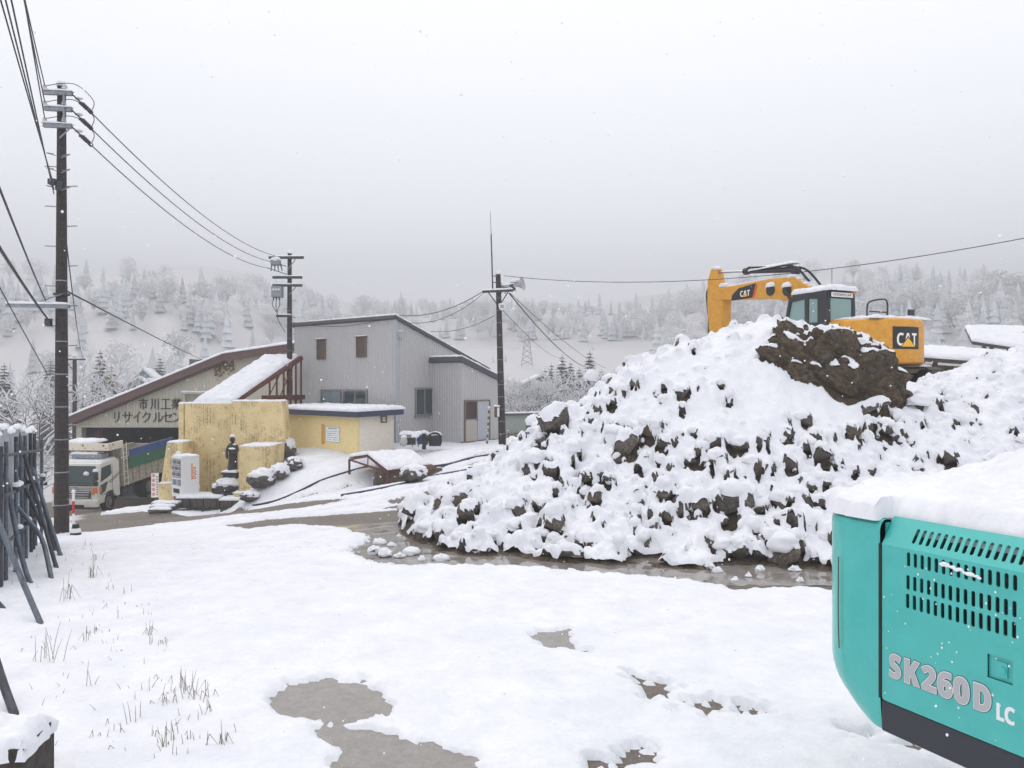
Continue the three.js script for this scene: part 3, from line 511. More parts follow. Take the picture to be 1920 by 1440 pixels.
{ // grey two-storey works building
  const C = [-5.45, 36], a = [-0.79, 0.61], b = [0.61, 0.79], K = [-2.4, 36.66];
  const o = thing('works_building', 'tall grey ribbed steel building with sloping snowy roof and side porch', 'building', W(-5.45, -0.1, 36));
  const LA = 7.7, LB = 6.7, topB = (v) => 5.95 - v * (2.28 / 6.7);
  wpart('front_wall', ribWall(C, a, LA, () => -0.6, () => 5.93, 0.16, 0.022, -1), greySheet, o);
  wpart('side_wall', ribWall(C, b, LB, () => -0.6, (v) => topB(v) - 0.02, 0.16, 0.022, 1), greySheet, o);
  const E = [C[0] + b[0] * LB, C[1] + b[1] * LB], Q = [C[0] + a[0] * LA, C[1] + a[1] * LA];
  wpart('back_wall', ribWall(E, a, LA, () => -0.6, () => topB(LB) - 0.02, 0.16, 0.022, 1), greySheet, o);
  wpart('rear_wall', ribWall(Q, b, LB, () => -0.6, (v) => topB(v) - 0.02, 0.16, 0.022, -1), greySheet, o);
  wpart('corner_trim', mx([box(0.16, 6.4, 0.16, 0, 2.72, 0)], onWall(C, a, 0, 0, -1)), greyTrim, o);
  const pt = (u, v, h) => W(C[0] + a[0] * u + b[0] * v, h, C[1] + a[1] * u + b[1] * v), oh = 0.15;
  const rf = wpart('roof', [slab([pt(-oh, -oh, topB(-oh) + 0.12), pt(-oh, LB + oh, topB(LB + oh) + 0.12), pt(LA + oh, LB + oh, topB(LB + oh) + 0.12), pt(LA + oh, -oh, topB(-oh) + 0.12)], 0.15)], fasciaDark, o);
  { const p0 = pt(-oh, -oh, topB(-oh) + 0.122), e1 = pt(LA + oh, -oh, topB(-oh) + 0.122).sub(p0), e2 = pt(-oh, LB + oh, topB(LB + oh) + 0.122).sub(p0); keepLocal('snow_layer', snowOn(p0, e1, e2, 0.11, 0.12, 0.03, 0.0), snow, rf); }
  for (const [x0, x1, y0, y1] of [[597, 612, 637, 674], [671, 688, 632, 670]]) {   // louvred vents
    const u0 = uAt(C, a, x0), u1 = uAt(C, a, x1), w = Math.abs(u1 - u0), uc = (u0 + u1) / 2, hB = hAtPx(C, a, uc, y1), h = hAtPx(C, a, uc, y0) - hB, m = onWall(C, a, uc, hB, -1);
    const l = wpart('louvre_vent', mx([box(w, h, 0.05, 0, h / 2, 0.04), box(0.04, h, 0.12, -w / 2, h / 2, 0.06), box(0.04, h, 0.12, w / 2, h / 2, 0.06), box(w + 0.1, 0.04, 0.18, 0, h + 0.02, 0.08)], m), louvre, o);
    for (let k = 0; k < 11; k++) { const g = box(w - 0.05, 0.012, 0.09, 0, 0, 0); g.rotateX(0.6); g.translate(0, (k + 0.5) * h / 11, 0.09); wpart('slat', mx([g], m), louvre, l); }
    { const g = snowPatch(w + 0.1, 0.16, 0.05, 0.03, 0.01); g.translate(0, h + 0.04, 0.08); keepLocal('snow_layer', (g.applyMatrix4(m), g), snow, l); }
  }
  windowOn(o, C, a, 603, 641, 730, 776, -1, paleGlass); windowOn(o, C, a, 645, 690, 730, 776, -1, glassDark);
  windowOn(o, C, b, 777, 812, 727, 780, 1, glassDark);
  { const m = onWall(C, b, 0.2, 5.2, 1), cap = disc(0.2, 0.08, 'z', 0, 0, 0.08); wpart('round_vent', mx([cap, disc(0.13, 0.12, 'z', 0, 0, 0.12)], m), mat('pale green cap', [0.36, 0.44, 0.42], 0.5), o); const g = snowBlob(0.14, 0.05, 0.06); g.translate(0, 0.19, 0.1); keepLocal('snow_cap', (g.applyMatrix4(m), g), snowSoft, o); }
  // porch
  const L1 = 2.03, L2 = 2.83, topP = (v) => 3.97 - v * (0.87 / 2.83);
  const porch = wpart('porch_wall', [...ribWall(K, a, L1, () => -0.4, () => 3.95, 0.16, 0.022, -1), ...ribWall(K, b, L2, () => 0.12, (v) => topP(v) - 0.02, 0.16, 0.022, 1), ...ribWall([K[0] + b[0] * L2, K[1] + b[1] * L2], a, L1, () => -0.4, () => topP(L2) - 0.02, 0.16, 0.022, 1)], greySheet, o);
  const pq = (u, v, h) => W(K[0] + a[0] * u + b[0] * v, h, K[1] + a[1] * u + b[1] * v);
  const pr = wpart('porch_roof', [slab([pq(-0.15, -0.15, topP(-0.15) + 0.2), pq(-0.15, L2 + 0.2, topP(L2 + 0.2) + 0.2), pq(L1 - 0.01, L2 + 0.2, topP(L2 + 0.2) + 0.2), pq(L1 - 0.01, -0.15, topP(-0.15) + 0.2)], 0.24)], fasciaDark, o);
  { const p0 = pq(-0.15, -0.15, topP(-0.15) + 0.202), e1 = pq(L1, -0.15, topP(-0.15) + 0.202).sub(p0), e2 = pq(-0.15, L2 + 0.2, topP(L2 + 0.2) + 0.202).sub(p0); keepLocal('snow_layer', snowOn(p0, e1, e2, 0.1, 0.08, 0.02, 0.0), snow, pr); }
  wpart('plinth', [...mx([box(L2 + 0.1, 0.32, 0.1, 0, -0.02, 0.02)], onWall(K, b, L2 / 2, 0, 1))], mat('brown plinth', [0.16, 0.12, 0.1], 0.9), o);
  const u0 = uAt(K, b, 870), u1 = uAt(K, b, 916), w = u1 - u0, uc = (u0 + u1) / 2, m = onWall(K, b, uc, 0.14, 1), h = 1.95;
  const dr = wpart('door', mx([box(0.06, h, 0.1, -w / 2, h / 2, 0.05), box(0.06, h, 0.1, w / 2, h / 2, 0.05), box(w, 0.06, 0.1, 0, h, 0.05)], m), louvre, o);
  wpart('door_leaf', mx([box(w / 2 - 0.05, h * 0.52, 0.04, -w / 4, h * 0.26, 0.06)], m), doorBeige, dr);
  wpart('door_glass', mx([box(w / 2 - 0.12, h * 0.42, 0.02, -w / 4, h * 0.76, 0.06)], m), mat('door glass', [0.05, 0.03, 0.03], 0.08), dr);
  wpart('door_panel', mx([box(w / 2 - 0.04, h - 0.06, 0.04, w / 4, h / 2, 0.045)], m), greyTrim, dr);
  wpart('door_handle', mx([bar(V(-0.06, h * 0.48, 0.11), V(-0.06, h * 0.54, 0.11), 0.012)], m), black, dr);
}
function keepLocal(name, g, m, parent) { parent.updateWorldMatrix(true, false); g.applyMatrix4(parent.matrixWorld.clone().invert()); return keep(name, g, m, parent); }

{ // recycling hall with wide dark opening
  const d0 = 46, X = (px) => (px - 960) / F * d0, Y = (py) => EYE + (720 - py) / F * d0;
  const o = thing('recycling_hall', 'low cream ribbed hall with brown roof edge and lettering above a dark opening', 'building', W(X(240), -3.9, d0));
  const xl = X(118), xk = X(424), xr = X(566), yl = Y(789), yk = Y(664), yr = Y(643), hb = Y(797);
  const top = (x) => x < xk ? lerp(yl, yk, (x - xl) / (xk - xl)) : lerp(yk, yr, (x - xk) / (xr - xk));
  const x0 = X(148), x1 = xr;
  wpart('gable_wall', ribWall([x0, d0], [1, 0], x1 - x0, (u) => x0 + u < X(352) ? hb : -4, (u) => top(x0 + u) - 0.25, 0.2, 0.03, 1), creamSheet, o);
  wpart('header_beam', [box(X(352) - x0, 0.14, 0.12, (x0 + X(352)) / 2, hb - 0.07, -d0 + 0.06 - 0.04)], mat('cream beam', [0.5, 0.49, 0.44], 0.7), o);
  wpart('end_post', [box(0.32, hb + 4.2, 0.5, x0 + 0.02, (hb - 4.2) / 2, -d0 - 0.2)], creamSheet, o);
  wpart('inner_post', [box(0.55, hb + 4.2, 0.5, X(160) + 0.2, (hb - 4.2) / 2, -d0 - 1.2)], rustRed, o);
  wpart('side_wall', [box(0.1, 5.0, 12, x0 - 0.05, -1.75, -d0 - 6.3)], mat('sooty boards', [0.13, 0.115, 0.1], 0.9), o); wpart('side_wall', [box(0.1, 9.1, 12, x1 - 0.2, 0.6, -d0 - 6.3)], mats['sooty boards'], o);  // inner boards coloured dark to carry the shade inside the hall
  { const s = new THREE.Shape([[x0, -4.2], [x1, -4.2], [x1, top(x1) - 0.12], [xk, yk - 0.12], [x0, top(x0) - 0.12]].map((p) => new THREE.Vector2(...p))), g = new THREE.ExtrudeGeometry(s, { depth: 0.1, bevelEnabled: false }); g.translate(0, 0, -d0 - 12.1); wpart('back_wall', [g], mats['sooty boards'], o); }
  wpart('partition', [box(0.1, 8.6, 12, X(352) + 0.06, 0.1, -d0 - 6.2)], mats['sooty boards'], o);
  wpart('floor_slab', [box(x1 - x0, 0.06, 12, (x0 + x1) / 2, -3.96, -d0 - 6.2)], mat('wet concrete', [0.16, 0.15, 0.14], 0.8), o);
  const ext = 12.4;
  const r1 = wpart('roof', [slab([W(xl, yl, d0 - 0.5), W(xk, yk, d0 - 0.5), W(xk, yk, d0 + ext), W(xl, yl, d0 + ext)], 0.12), slab([W(xk, yk, d0 - 0.5), W(xr, yr, d0 - 0.5), W(xr, yr, d0 + ext), W(xk, yk, d0 + ext)], 0.12)], roofMetal, o);
  wpart('roof_edge', [beam(W(xl, yl - 0.24, d0 - 0.55), W(xk, yk - 0.24, d0 - 0.55), 0.1, 0.42), beam(W(xk, yk - 0.24, d0 - 0.55), W(xr, yr - 0.24, d0 - 0.55), 0.1, 0.42), slab([W(xl, yl - 0.5, d0 - 0.5), W(xk, yk - 0.5, d0 - 0.5), W(xk, yk - 0.5, d0 + 0.05), W(xl, yl - 0.5, d0 + 0.05)], 0.03)], brownFascia, r1);
  keepLocal('snow_layer', mergeGeometries([snowOn(W(xl, yl + 0.004, d0 - 0.6), V(xk - xl, yk - yl, 0), V(0, 0, -2), 0.16, 0.12, 0.03, 0.02), snowOn(W(xk, yk + 0.004, d0 - 0.6), V(xr - xk, yr - yk, 0), V(0, 0, -2), 0.16, 0.12, 0.03, 0.02)]), snow, r1);
  // a board beside the lettering and a dry vine under the eave
  wpart('side_board', [box(0.14, 0.75, 0.16, X(349), Y(748), -d0 + 0.25), box(1.4, 0.1, 0.5, X(349) + 0.75, Y(737), -d0 + 0.3)], mats['cream beam'], o);
  keepLocal('snow_cap', (() => { const g = snowPatch(1.6, 0.55, 0.09, 0.05); g.translate(X(349) + 0.75, Y(737) + 0.05, -d0 + 0.3); return g; })(), snow, o);
  const vine = []; for (let k = 0; k < 70; k++) { const x = X(405) + R() * 1.1, y = top(x) - 0.55 - R() * R() * 0.9, g = new THREE.CircleGeometry(0.05 + R() * 0.04, 5); g.rotateX(rr(-0.8, 0.8)); g.rotateY(rr(-0.8, 0.8)); g.translate(x, y, -d0 + 0.06 + R() * 0.1); vine.push(g); }
  wpart('dry_vine', vine, mat('dry vine', [0.2, 0.14, 0.05], 0.9, { side: THREE.DoubleSide }), o);
  // lettering, cut out of dark sheet: strokes on a unit square
  const glyph = { shi: [[[0.5, 1], [0.5, 0.84]], [[0.05, 0.84], [0.95, 0.84]], [[0.2, 0.12], [0.2, 0.62], [0.8, 0.62], [0.8, 0.2], [0.68, 0.14]], [[0.5, 0.84], [0.5, 0]]],
    kawa: [[[0.18, 1], [0.18, 0.35], [0.05, 0.02]], [[0.5, 0.95], [0.5, 0.1]], [[0.85, 1], [0.85, 0]]], kou: [[[0.1, 0.95], [0.9, 0.95]], [[0.5, 0.95], [0.5, 0.05]], [[0, 0.05], [1, 0.05]]],
    gyou: [[[0.38, 1], [0.38, 0.82]], [[0.62, 1], [0.62, 0.82]], [[0.18, 0.97], [0.25, 0.84]], [[0.82, 0.97], [0.75, 0.84]], [[0.05, 0.8], [0.95, 0.8]], [[0.3, 0.78], [0.36, 0.66]], [[0.7, 0.78], [0.64, 0.66]], [[0.12, 0.64], [0.88, 0.64]], [[0.18, 0.51], [0.82, 0.51]], [[0.02, 0.37], [0.98, 0.37]], [[0.5, 0.64], [0.5, 0]], [[0.45, 0.35], [0.08, 0.06]], [[0.55, 0.35], [0.92, 0.06]]],
    ri: [[[0.2, 0.95], [0.2, 0.38]], [[0.75, 1], [0.75, 0.45], [0.6, 0.15], [0.3, 0]]], sa: [[[0, 0.7], [1, 0.7]], [[0.27, 1], [0.27, 0.42]], [[0.73, 1], [0.73, 0.5], [0.6, 0.18], [0.35, 0]]], i: [[[0.85, 1], [0.5, 0.66], [0.05, 0.42]], [[0.58, 0.7], [0.58, 0]]],
    ku: [[[0.4, 1], [0.28, 0.72], [0.05, 0.48]], [[0.36, 0.84], [0.88, 0.84], [0.78, 0.5], [0.55, 0.2], [0.2, 0]]], ru: [[[0.25, 0.92], [0.25, 0.5], [0.15, 0.2], [0, 0.02]], [[0.6, 0.98], [0.6, 0.06], [0.8, 0.15], [1, 0.42]]], se: [[[0, 0.58], [0.95, 0.74], [0.75, 0.45]], [[0.32, 1], [0.32, 0.15], [0.42, 0.05], [0.95, 0.05]]], n: [[[0.05, 0.92], [0.35, 0.75]], [[0.05, 0.05], [0.5, 0.2], [0.95, 0.75]]] };
  const letter = (k, px0, px1, py0, py1) => { const g = []; for (const st of glyph[k]) for (let q = 0; q + 1 < st.length; q++) { const A = W(lerp(X(px0), X(px1), st[q][0]), lerp(Y(py1), Y(py0), st[q][1]), d0 - 0.06), B = W(lerp(X(px0), X(px1), st[q + 1][0]), lerp(Y(py1), Y(py0), st[q + 1][1]), d0 - 0.06); const e = B.clone().sub(A).normalize().multiplyScalar(0.03); g.push(beam(A.sub(e), B.add(e), 0.03, 0.058, V(0, 0, 1).cross(e).normalize())); } wpart('letter', g, mats['sign black'] ?? mat('sign black', [0.045, 0.05, 0.05], 0.7), o); };
  [['shi', 261, 278], ['kawa', 283, 300], ['kou', 303, 320], ['gyou', 323, 341]].forEach(([k, a, b]) => letter(k, a, b, 748, 767));
  [['ri', 213, 227], ['sa', 231, 248], ['i', 251, 265], ['ku', 268, 284], ['ru', 289, 305], ['se', 306, 323], ['n', 325, 341]].forEach(([k, a, b]) => letter(k, a, b, 773, 791));
}
// pale yellow rendered walls: vertical run-off stains over block joints
const yellowTex = tex(1024, (u, v, N) => {
  const cu = Math.cos(u * 6.283), su = Math.sin(u * 6.283), st = clamp((n3(cu * 24, su * 24, 3) + 0.7 * n3(cu * 60, su * 60, 8) + 0.0) * 1.6);
  const blob = clamp((N(5, 5) + 0.5 * N(13, 6) + 0.12) * 1.8), sp = clamp(0.35 + 0.9 * N(90, 7) + 0.5 * N(170, 8)), dots = clamp((N(120, 3) + 0.6 * N(40, 2) - 0.62) * 3);
  const k = st * blob * sp * 0.9 + blob * clamp((N(60, 4) + N(120, 9) - 0.55) * 2) * 0.6 + dots * 0.7;
  const base = mix3([236, 216, 166], [222, 198, 146], clamp(0.5 + 0.6 * N(6, 1)));
  return mix3(base, mix3([92, 80, 58], [120, 100, 66], clamp(0.5 + N(20, 2))), clamp(k * 1.9)); });
yellowTex.repeat.set(0.22, 0.22);
const yellowWall = mat('stained yellow render', [1, 1, 1], 0.9, { map: yellowTex });
const yellowClean = mat('yellow paint', [1, 1, 1], 0.8, { map: grime([240, 220, 162], [226, 202, 142], 0.4, 6) });
const creamPaint = mat('cream paint', [1, 1, 1], 0.8, { map: grime([236, 228, 212], [222, 212, 194], 0.4, 6) });
{ // yellow retaining wall with its buttresses
  const o = thing('yellow_wall', 'high stained yellow masonry wall with buttresses behind the vending machine', 'wall', W(-13, -2.3, 34.6));
  const run = (d, dt, pxs, name) => { const pts = pxs.map(([px, py, dd]) => P(px, py, dd ?? d)); const s = new THREE.Shape(pts.map((p) => new THREE.Vector2(p.x, p.y))); const g = new THREE.ExtrudeGeometry(s, { depth: dt, bevelEnabled: true, bevelSize: 0.03, bevelOffset: -0.03, bevelThickness: 0.03, bevelSegments: 1 }); g.translate(0, 0, -d - dt); return wpart(name, [g], yellowWall, o); };
  const top = (par, px0, px1, py, d, dt, t = 0.07) => { const a = P(px0, py, d), b = P(px1, py, d); keepLocal('snow_layer', snowOn(V(a.x, a.y + 0.002, -d - dt), V(b.x - a.x, 0, 0), V(0, 0, dt), t, 0.05, 0.02, 0.01), snow, par); };
  let w = run(34.8, 0.4, [[346, 957], [346, 757], [436, 757], [436, 957]], 'wall_panel'); top(w, 346, 436, 757, 34.8, 0.4);
  w = run(34.75, 0.45, [[335, 945], [335, 757], [344.5, 757], [344.5, 957]], 'wall_panel'); top(w, 335, 344, 757, 34.75, 0.45);
  w = run(34.3, 0.85, [[432, 960], [434, 754], [529, 752], [533, 790], [538, 845], [536, 960]], 'buttress'); top(w, 436, 529, 753, 34.3, 0.8);
  w = run(33.5, 1.1, [[299, 965], [302, 905], [313, 830], [343, 830], [344, 960]], 'buttress'); top(w, 314, 343, 830, 33.5, 1.0);
  w = run(33.2, 1.2, [[297, 968], [298, 907], [327, 907], [328, 968]], 'buttress_foot'); top(w, 298, 327, 907, 33.2, 0.4);
  w = run(32.2, 1.9, [[446, 968], [447, 930], [449, 838], [509, 836], [507, 870], [492, 925], [478, 968]], 'buttress'); top(w, 450, 508, 837.5, 32.2, 1.8);
  w = run(31.9, 0.5, [[436, 962], [437, 926], [458, 924], [459, 962]], 'buttress_foot'); top(w, 437, 457, 925, 31.9, 0.4);
}
{ // snow-covered lean-to on a rusty frame above the yellow wall
  const a = P(361, 757, 34.9), b = P(431, 757, 34.9), c = P(567, 667, 39.2), d = P(497, 669, 39.2);
  const o = thing('lean_to_roof', 'steep snow-covered lean-to roof on a rusty steel frame above the yellow wall', 'lean-to', W(-13.5, 2.0, 36));
  const r = wpart('roof', [slab([a, b, c, d], 0.07)], rustRed, o);
  const off = V(0, 0.004, 0); keepLocal('snow_layer', snowOn(a.clone().add(off), b.clone().sub(a), d.clone().sub(a), 0.2, 0.09, 0.03, 0.02), snow, r);
  const q = (t, dy = -0.12) => b.clone().lerp(c, t).add(V(0, dy, 0));
  wpart('rafter', [beam(q(0), q(1), 0.09, 0.16)], rustRed, o); wpart('rafter', [beam(a.clone().lerp(d, 0).add(V(0, -0.12, 0)), a.clone().lerp(d, 1).add(V(0, -0.12, 0)), 0.09, 0.16)], rustRed, o);
  const base = EYE + (720 - 745) / F * 38.4;
  for (const t of [0.52, 0.62, 0.72, 0.82, 0.9, 0.98]) { const p = q(t, -0.2); wpart('post', [bar(V(p.x, base - (t < 0.7 ? 0.1 : 0.9), p.z), p, 0.05)], rustRed, o); }
  for (const [t0, t1] of [[0.5, 0.66], [0.66, 0.86], [0.86, 0.7]]) { const p = q(t0, -0.2), e = q(t1, -0.2); wpart('brace', [bar(V(p.x, base, p.z), e, 0.03)], rustRed, o); }
  wpart('rail', [beam(V(q(0.42).x, base, q(0.42).z), V(q(1).x + 0.1, base, q(1).z), 0.1, 0.24)], rustRed, o);
  const pA = q(0.6), pB = q(1.0); wpart('back_panel', [slab([V(pA.x, base - 0.12, pA.z - 0.1), V(pA.x, base - 2.6, pA.z - 0.1), V(pB.x, base - 2.6, pB.z - 0.1), V(pB.x, base - 0.12, pB.z - 0.1)], 0.06)], creamPaint, o);
}
{ // small yellow hut with navy eaves
  const K = [-6.65, 33], l = [-4.25 / 5.836, 4 / 5.836], r = [0.685, 0.728], L = 5.836, RL = 1.95;
  const o = thing('yellow_hut', 'low yellow and cream hut with thick navy eaves and snow on its flat roof', 'hut', W(-7.5, -0.5, 34));
  const pt = (u, v, h) => W(K[0] + l[0] * u + r[0] * v, h, K[1] + l[1] * u + r[1] * v);
  wpart('long_wall', [slab([pt(L, 0, 1.55), pt(L, 0, -0.8), pt(0, 0, -0.8), pt(0, 0, 1.55)], 0.12)], yellowClean, o);
  wpart('end_wall', [slab([pt(0, 0.122, 1.55), pt(0, 0.122, -0.8), pt(0, RL, -0.8), pt(0, RL, 1.55)], 0.12)], creamPaint, o);
  wpart('back_wall', [slab([pt(L, RL, 1.55), pt(L, RL, -0.8), pt(0.12, RL, -0.8), pt(0.12, RL, 1.55)], 0.12), slab([pt(L, 0.12, 1.55), pt(L, 0.12, -0.8), pt(L, RL, -0.8), pt(L, RL, 1.55)], 0.1)], creamPaint, o);
  const a = pt(-0.42, -0.35, 1.72), b = pt(-0.42, RL + 0.25, 1.78), c = pt(L + 0.1, RL + 0.25, 1.78), d = pt(L + 0.1, -0.35, 1.72);
  const rf = wpart('roof', [slab([a, b, c, d], 0.24)], navy, o);
  keepLocal('snow_layer', snowOn(a.clone().add(V(0, 0.003, 0)), d.clone().sub(a), b.clone().sub(a), 0.17, 0.06, 0.05, 0.03), snow, rf);
  const decal = (name, px0, px1, py0, py1, m) => { const u0 = uAt(K, l, px0), u1 = uAt(K, l, px1), uc = (u0 + u1) / 2, hT = hAtPx(K, l, uc, py0), hB = hAtPx(K, l, uc, py1), g = new THREE.BoxGeometry(Math.abs(u1 - u0), hT - hB, 0.012), M = onWall(K, l, uc, (hT + hB) / 2, -1); const x = V(-l[0], 0, l[1]); g.applyMatrix4(M4().makeBasis(x, V(0, 1, 0), V(-l[1], 0, -l[0])).setPosition(K[0] + l[0] * uc, (hT + hB) / 2, -(K[1] + l[1] * uc))); g.translate(-l[1] * 0.014, 0, -l[0] * 0.014); return keepLocal(name, g, m, o); };
  const notice = canvasTex(256, 300, (c, w, h) => { c.fillStyle = '#eef2f4'; c.fillRect(0, 0, w, h); c.strokeStyle = '#93a9b8'; c.lineWidth = 8; c.strokeRect(4, 4, w - 8, h - 8); c.fillStyle = '#4a5560'; for (let i = 0; i < 8; i++) c.fillRect(46 + i * 21, 26, 15, 20); c.fillStyle = '#5f88ad'; const q = rng(5); for (let j = 0; j < 5; j++) for (let x = 30; x < 220; x += 11) if (q() > 0.2) c.fillRect(x, 84 + j * 40, 7, 12 + q() * 6); });
  decal('notice_board', 611, 637, 800, 829, mat('notice print', [1, 1, 1], 0.5, { map: notice }));
  const strip = canvasTex(48, 300, (c, w, h) => { c.fillStyle = '#e0b25a'; c.fillRect(0, 0, w, h); c.fillStyle = '#c0661d'; const q = rng(9); for (let j = 0; j < 8; j++) { const y = 10 + j * 36; for (let i = 0; i < 5; i++) { if (q() > 0.35) c.fillRect(9, y + i * 6, 30, 3.5); } c.fillRect(q() > 0.5 ? 12 : 22, y, 4, 28); c.fillRect(32, y, 4, 26); } });
  decal('orange_sign', 603, 609, 795, 833, mat('orange print', [1, 1, 1], 0.6, { map: strip }));
  const m = onWall(K, r, uAt(K, r, 718.5), hAtPx(K, r, 1.2, 793), 1);
  const fr = wpart('small_window', mx([box(0.3, 0.05, 0.08, 0, 0.025, 0.05), box(0.3, 0.05, 0.08, 0, 0.29, 0.05), box(0.05, 0.22, 0.08, -0.125, 0.155, 0.05), box(0.05, 0.22, 0.08, 0.125, 0.155, 0.05)], m), louvre, o); wpart('pane', mx([box(0.2, 0.22, 0.02, 0, 0.155, 0.04)], m), mat('paper behind glass', [0.62, 0.6, 0.57], 0.3), fr);
}
{ // sunken pump shelter with a small gable roof
  const f = (px, py, d) => P(px, py, d);
  const o = thing('pump_shelter', 'sunken shelter with snow-covered gable roof on thin red trusses beside the road', 'shelter', W(-4.6, -0.9, 28.8));
  const r0 = f(690, 852, 29.5), r1 = f(771, 847, 31.2), e0 = f(727, 881, 28.2), e1 = f(819, 876, 29.6), w0 = f(655, 857, 30.6);
  const w1 = w0.clone().add(r1).sub(r0);
  const s1 = wpart('roof', [slab([r0, e0, e1, r1], 0.04)], rustRed, o), s2 = wpart('roof', [slab([r0, r1, w1, w0], 0.04)], rustRed, o);
  keepLocal('snow_layer', snowOn(r0.clone().add(V(0, 0.002, 0)), e0.clone().sub(r0), r1.clone().sub(r0), 0.13, 0.05, 0.03, 0.02), snow, s1);
  keepLocal('snow_layer', snowOn(r0.clone().add(V(0, 0.002, 0)), r1.clone().sub(r0), w0.clone().sub(r0), 0.13, 0.05, 0.03, 0.02), snow, s2);
  const dn = V(0, -0.07, 0), tie = e0.clone().add(V(0, -0.1, 0)), tw = w0.clone().add(V(0, -0.1, 0));
  wpart('truss', [beam(r0.clone().add(dn), tie, 0.05, 0.07), beam(r0.clone().add(dn), tw, 0.05, 0.07), beam(tw, tie, 0.05, 0.06), beam(r0.clone().add(dn), tw.clone().lerp(tie, 0.5), 0.04, 0.04)], rustRed, o);
  const back = r1.clone().sub(r0); for (const p of [tie, tw]) { wpart('post', [bar(V(p.x, p.y - 1.0, p.z), p, 0.045)], rustRed, o); const q = p.clone().add(back); wpart('post', [bar(V(q.x, q.y - 1.0, q.z), q, 0.045)], rustRed, o); }
  // retaining wall of the pit
  const pw = mat('stained concrete', [1, 1, 1], 0.9, { map: grime([98, 86, 70], [58, 50, 42], 0.7, 9) });
  const A = f(704, 884, 28.3), B = f(829, 878, 29.4), A2 = f(702, 930, 28.3), B2 = f(833, 915, 29.4);
  wpart('pit_wall', [slab([A, A2, B2, B], 0.25)], pw, o);
}
{ // the wooden and tin buildings behind the heap, at the right edge
  const roof = (name, label, cs, t, posts, hpost, m) => { const o = thing(name, label, 'building', V(cs[0].x, cs[0].y - hpost, cs[0].z)); const r = wpart('roof', [slab(cs, 0.16)], m, o); keepLocal('snow_layer', snowOn(cs[0].clone().add(V(0, 0.003, 0)), cs[1].clone().sub(cs[0]), cs[3].clone().sub(cs[0]), t, 0.15, 0.05, 0.03), snow, r); for (const p of posts) { const b = cs[0].clone().lerp(cs[1], p[0]).lerp(cs[3].clone().lerp(cs[2], p[0]), p[1] ?? 0.05); wpart('post', [box(0.14, hpost, 0.14, b.x, b.y - hpost / 2 - 0.15, b.z)], m, o); } return o; };
  const brown = mat('weathered board', [1, 1, 1], 0.9, { map: grime([92, 76, 62], [58, 46, 38], 0.6, 10) });
  const a = P(1700, 668, 31), b = P(2010, 690, 29), back = V(1.0, 0.75, -6);
  const o = roof('long_shed', 'long brown board shed with wide snowy roof behind the yellow excavator', [a, b, b.clone().add(back), a.clone().add(back)], 0.22, [[0.02], [0.2], [0.4], [0.6], [0.8], [0.98]], 3.2, brown);
  wpart('board_wall', [slab([a.clone().add(V(0.1, -0.2, -0.9)), a.clone().add(V(0.1, -3.4, -0.9)), b.clone().add(V(0, -3.4, -0.9)), b.clone().add(V(0, -0.2, -0.9))], 0.1)], mat('ochre boards', [1, 1, 1], 0.9, { map: grime([120, 104, 74], [86, 72, 52], 0.6, 8) }), o);
  const c = P(1824, 640, 38), d = P(1935, 660, 37), bk = V(2.0, 1.0, -4.0);
  roof('open_shed', 'open pole shed with tilted snowy roof at the right edge above the heap', [c, d.clone().add(V(2, -0.2, 0)), d.clone().add(V(2, -0.2, 0)).add(bk), c.clone().add(bk)], 0.18, [[0.2, 0.1], [0.38, 0.1], [0.55, 0.1], [0.75, 0.1], [0.95, 0.1], [0.2, 0.9], [0.75, 0.9]], 5.2, darkSteel);
  const e = thing('red_roofed_barn', 'barn with dark red roof just showing at the right edge', 'building', P(1915, 700, 46));
  wpart('wall', [box(5, 5, 4, P(1960, 690, 47).x, P(1960, 700, 47).y - 1.6, -47)], brown, e);
  const t0 = P(1893, 622, 44), t1 = P(2050, 626, 44); wpart('roof', [slab([t0, t1, t1.clone().add(V(0, 0.7, -4)), t0.clone().add(V(0.3, 0.7, -4))], 0.35)], mat('dark red roof', [0.16, 0.04, 0.045], 0.7), e);
  keepLocal('snow_layer', snowOn(t0.clone().add(V(0, 0.004, 0)), t1.clone().sub(t0), V(0.3, 0.7, -4), 0.05, 0.15, 0.02, 0), snow, e);
}
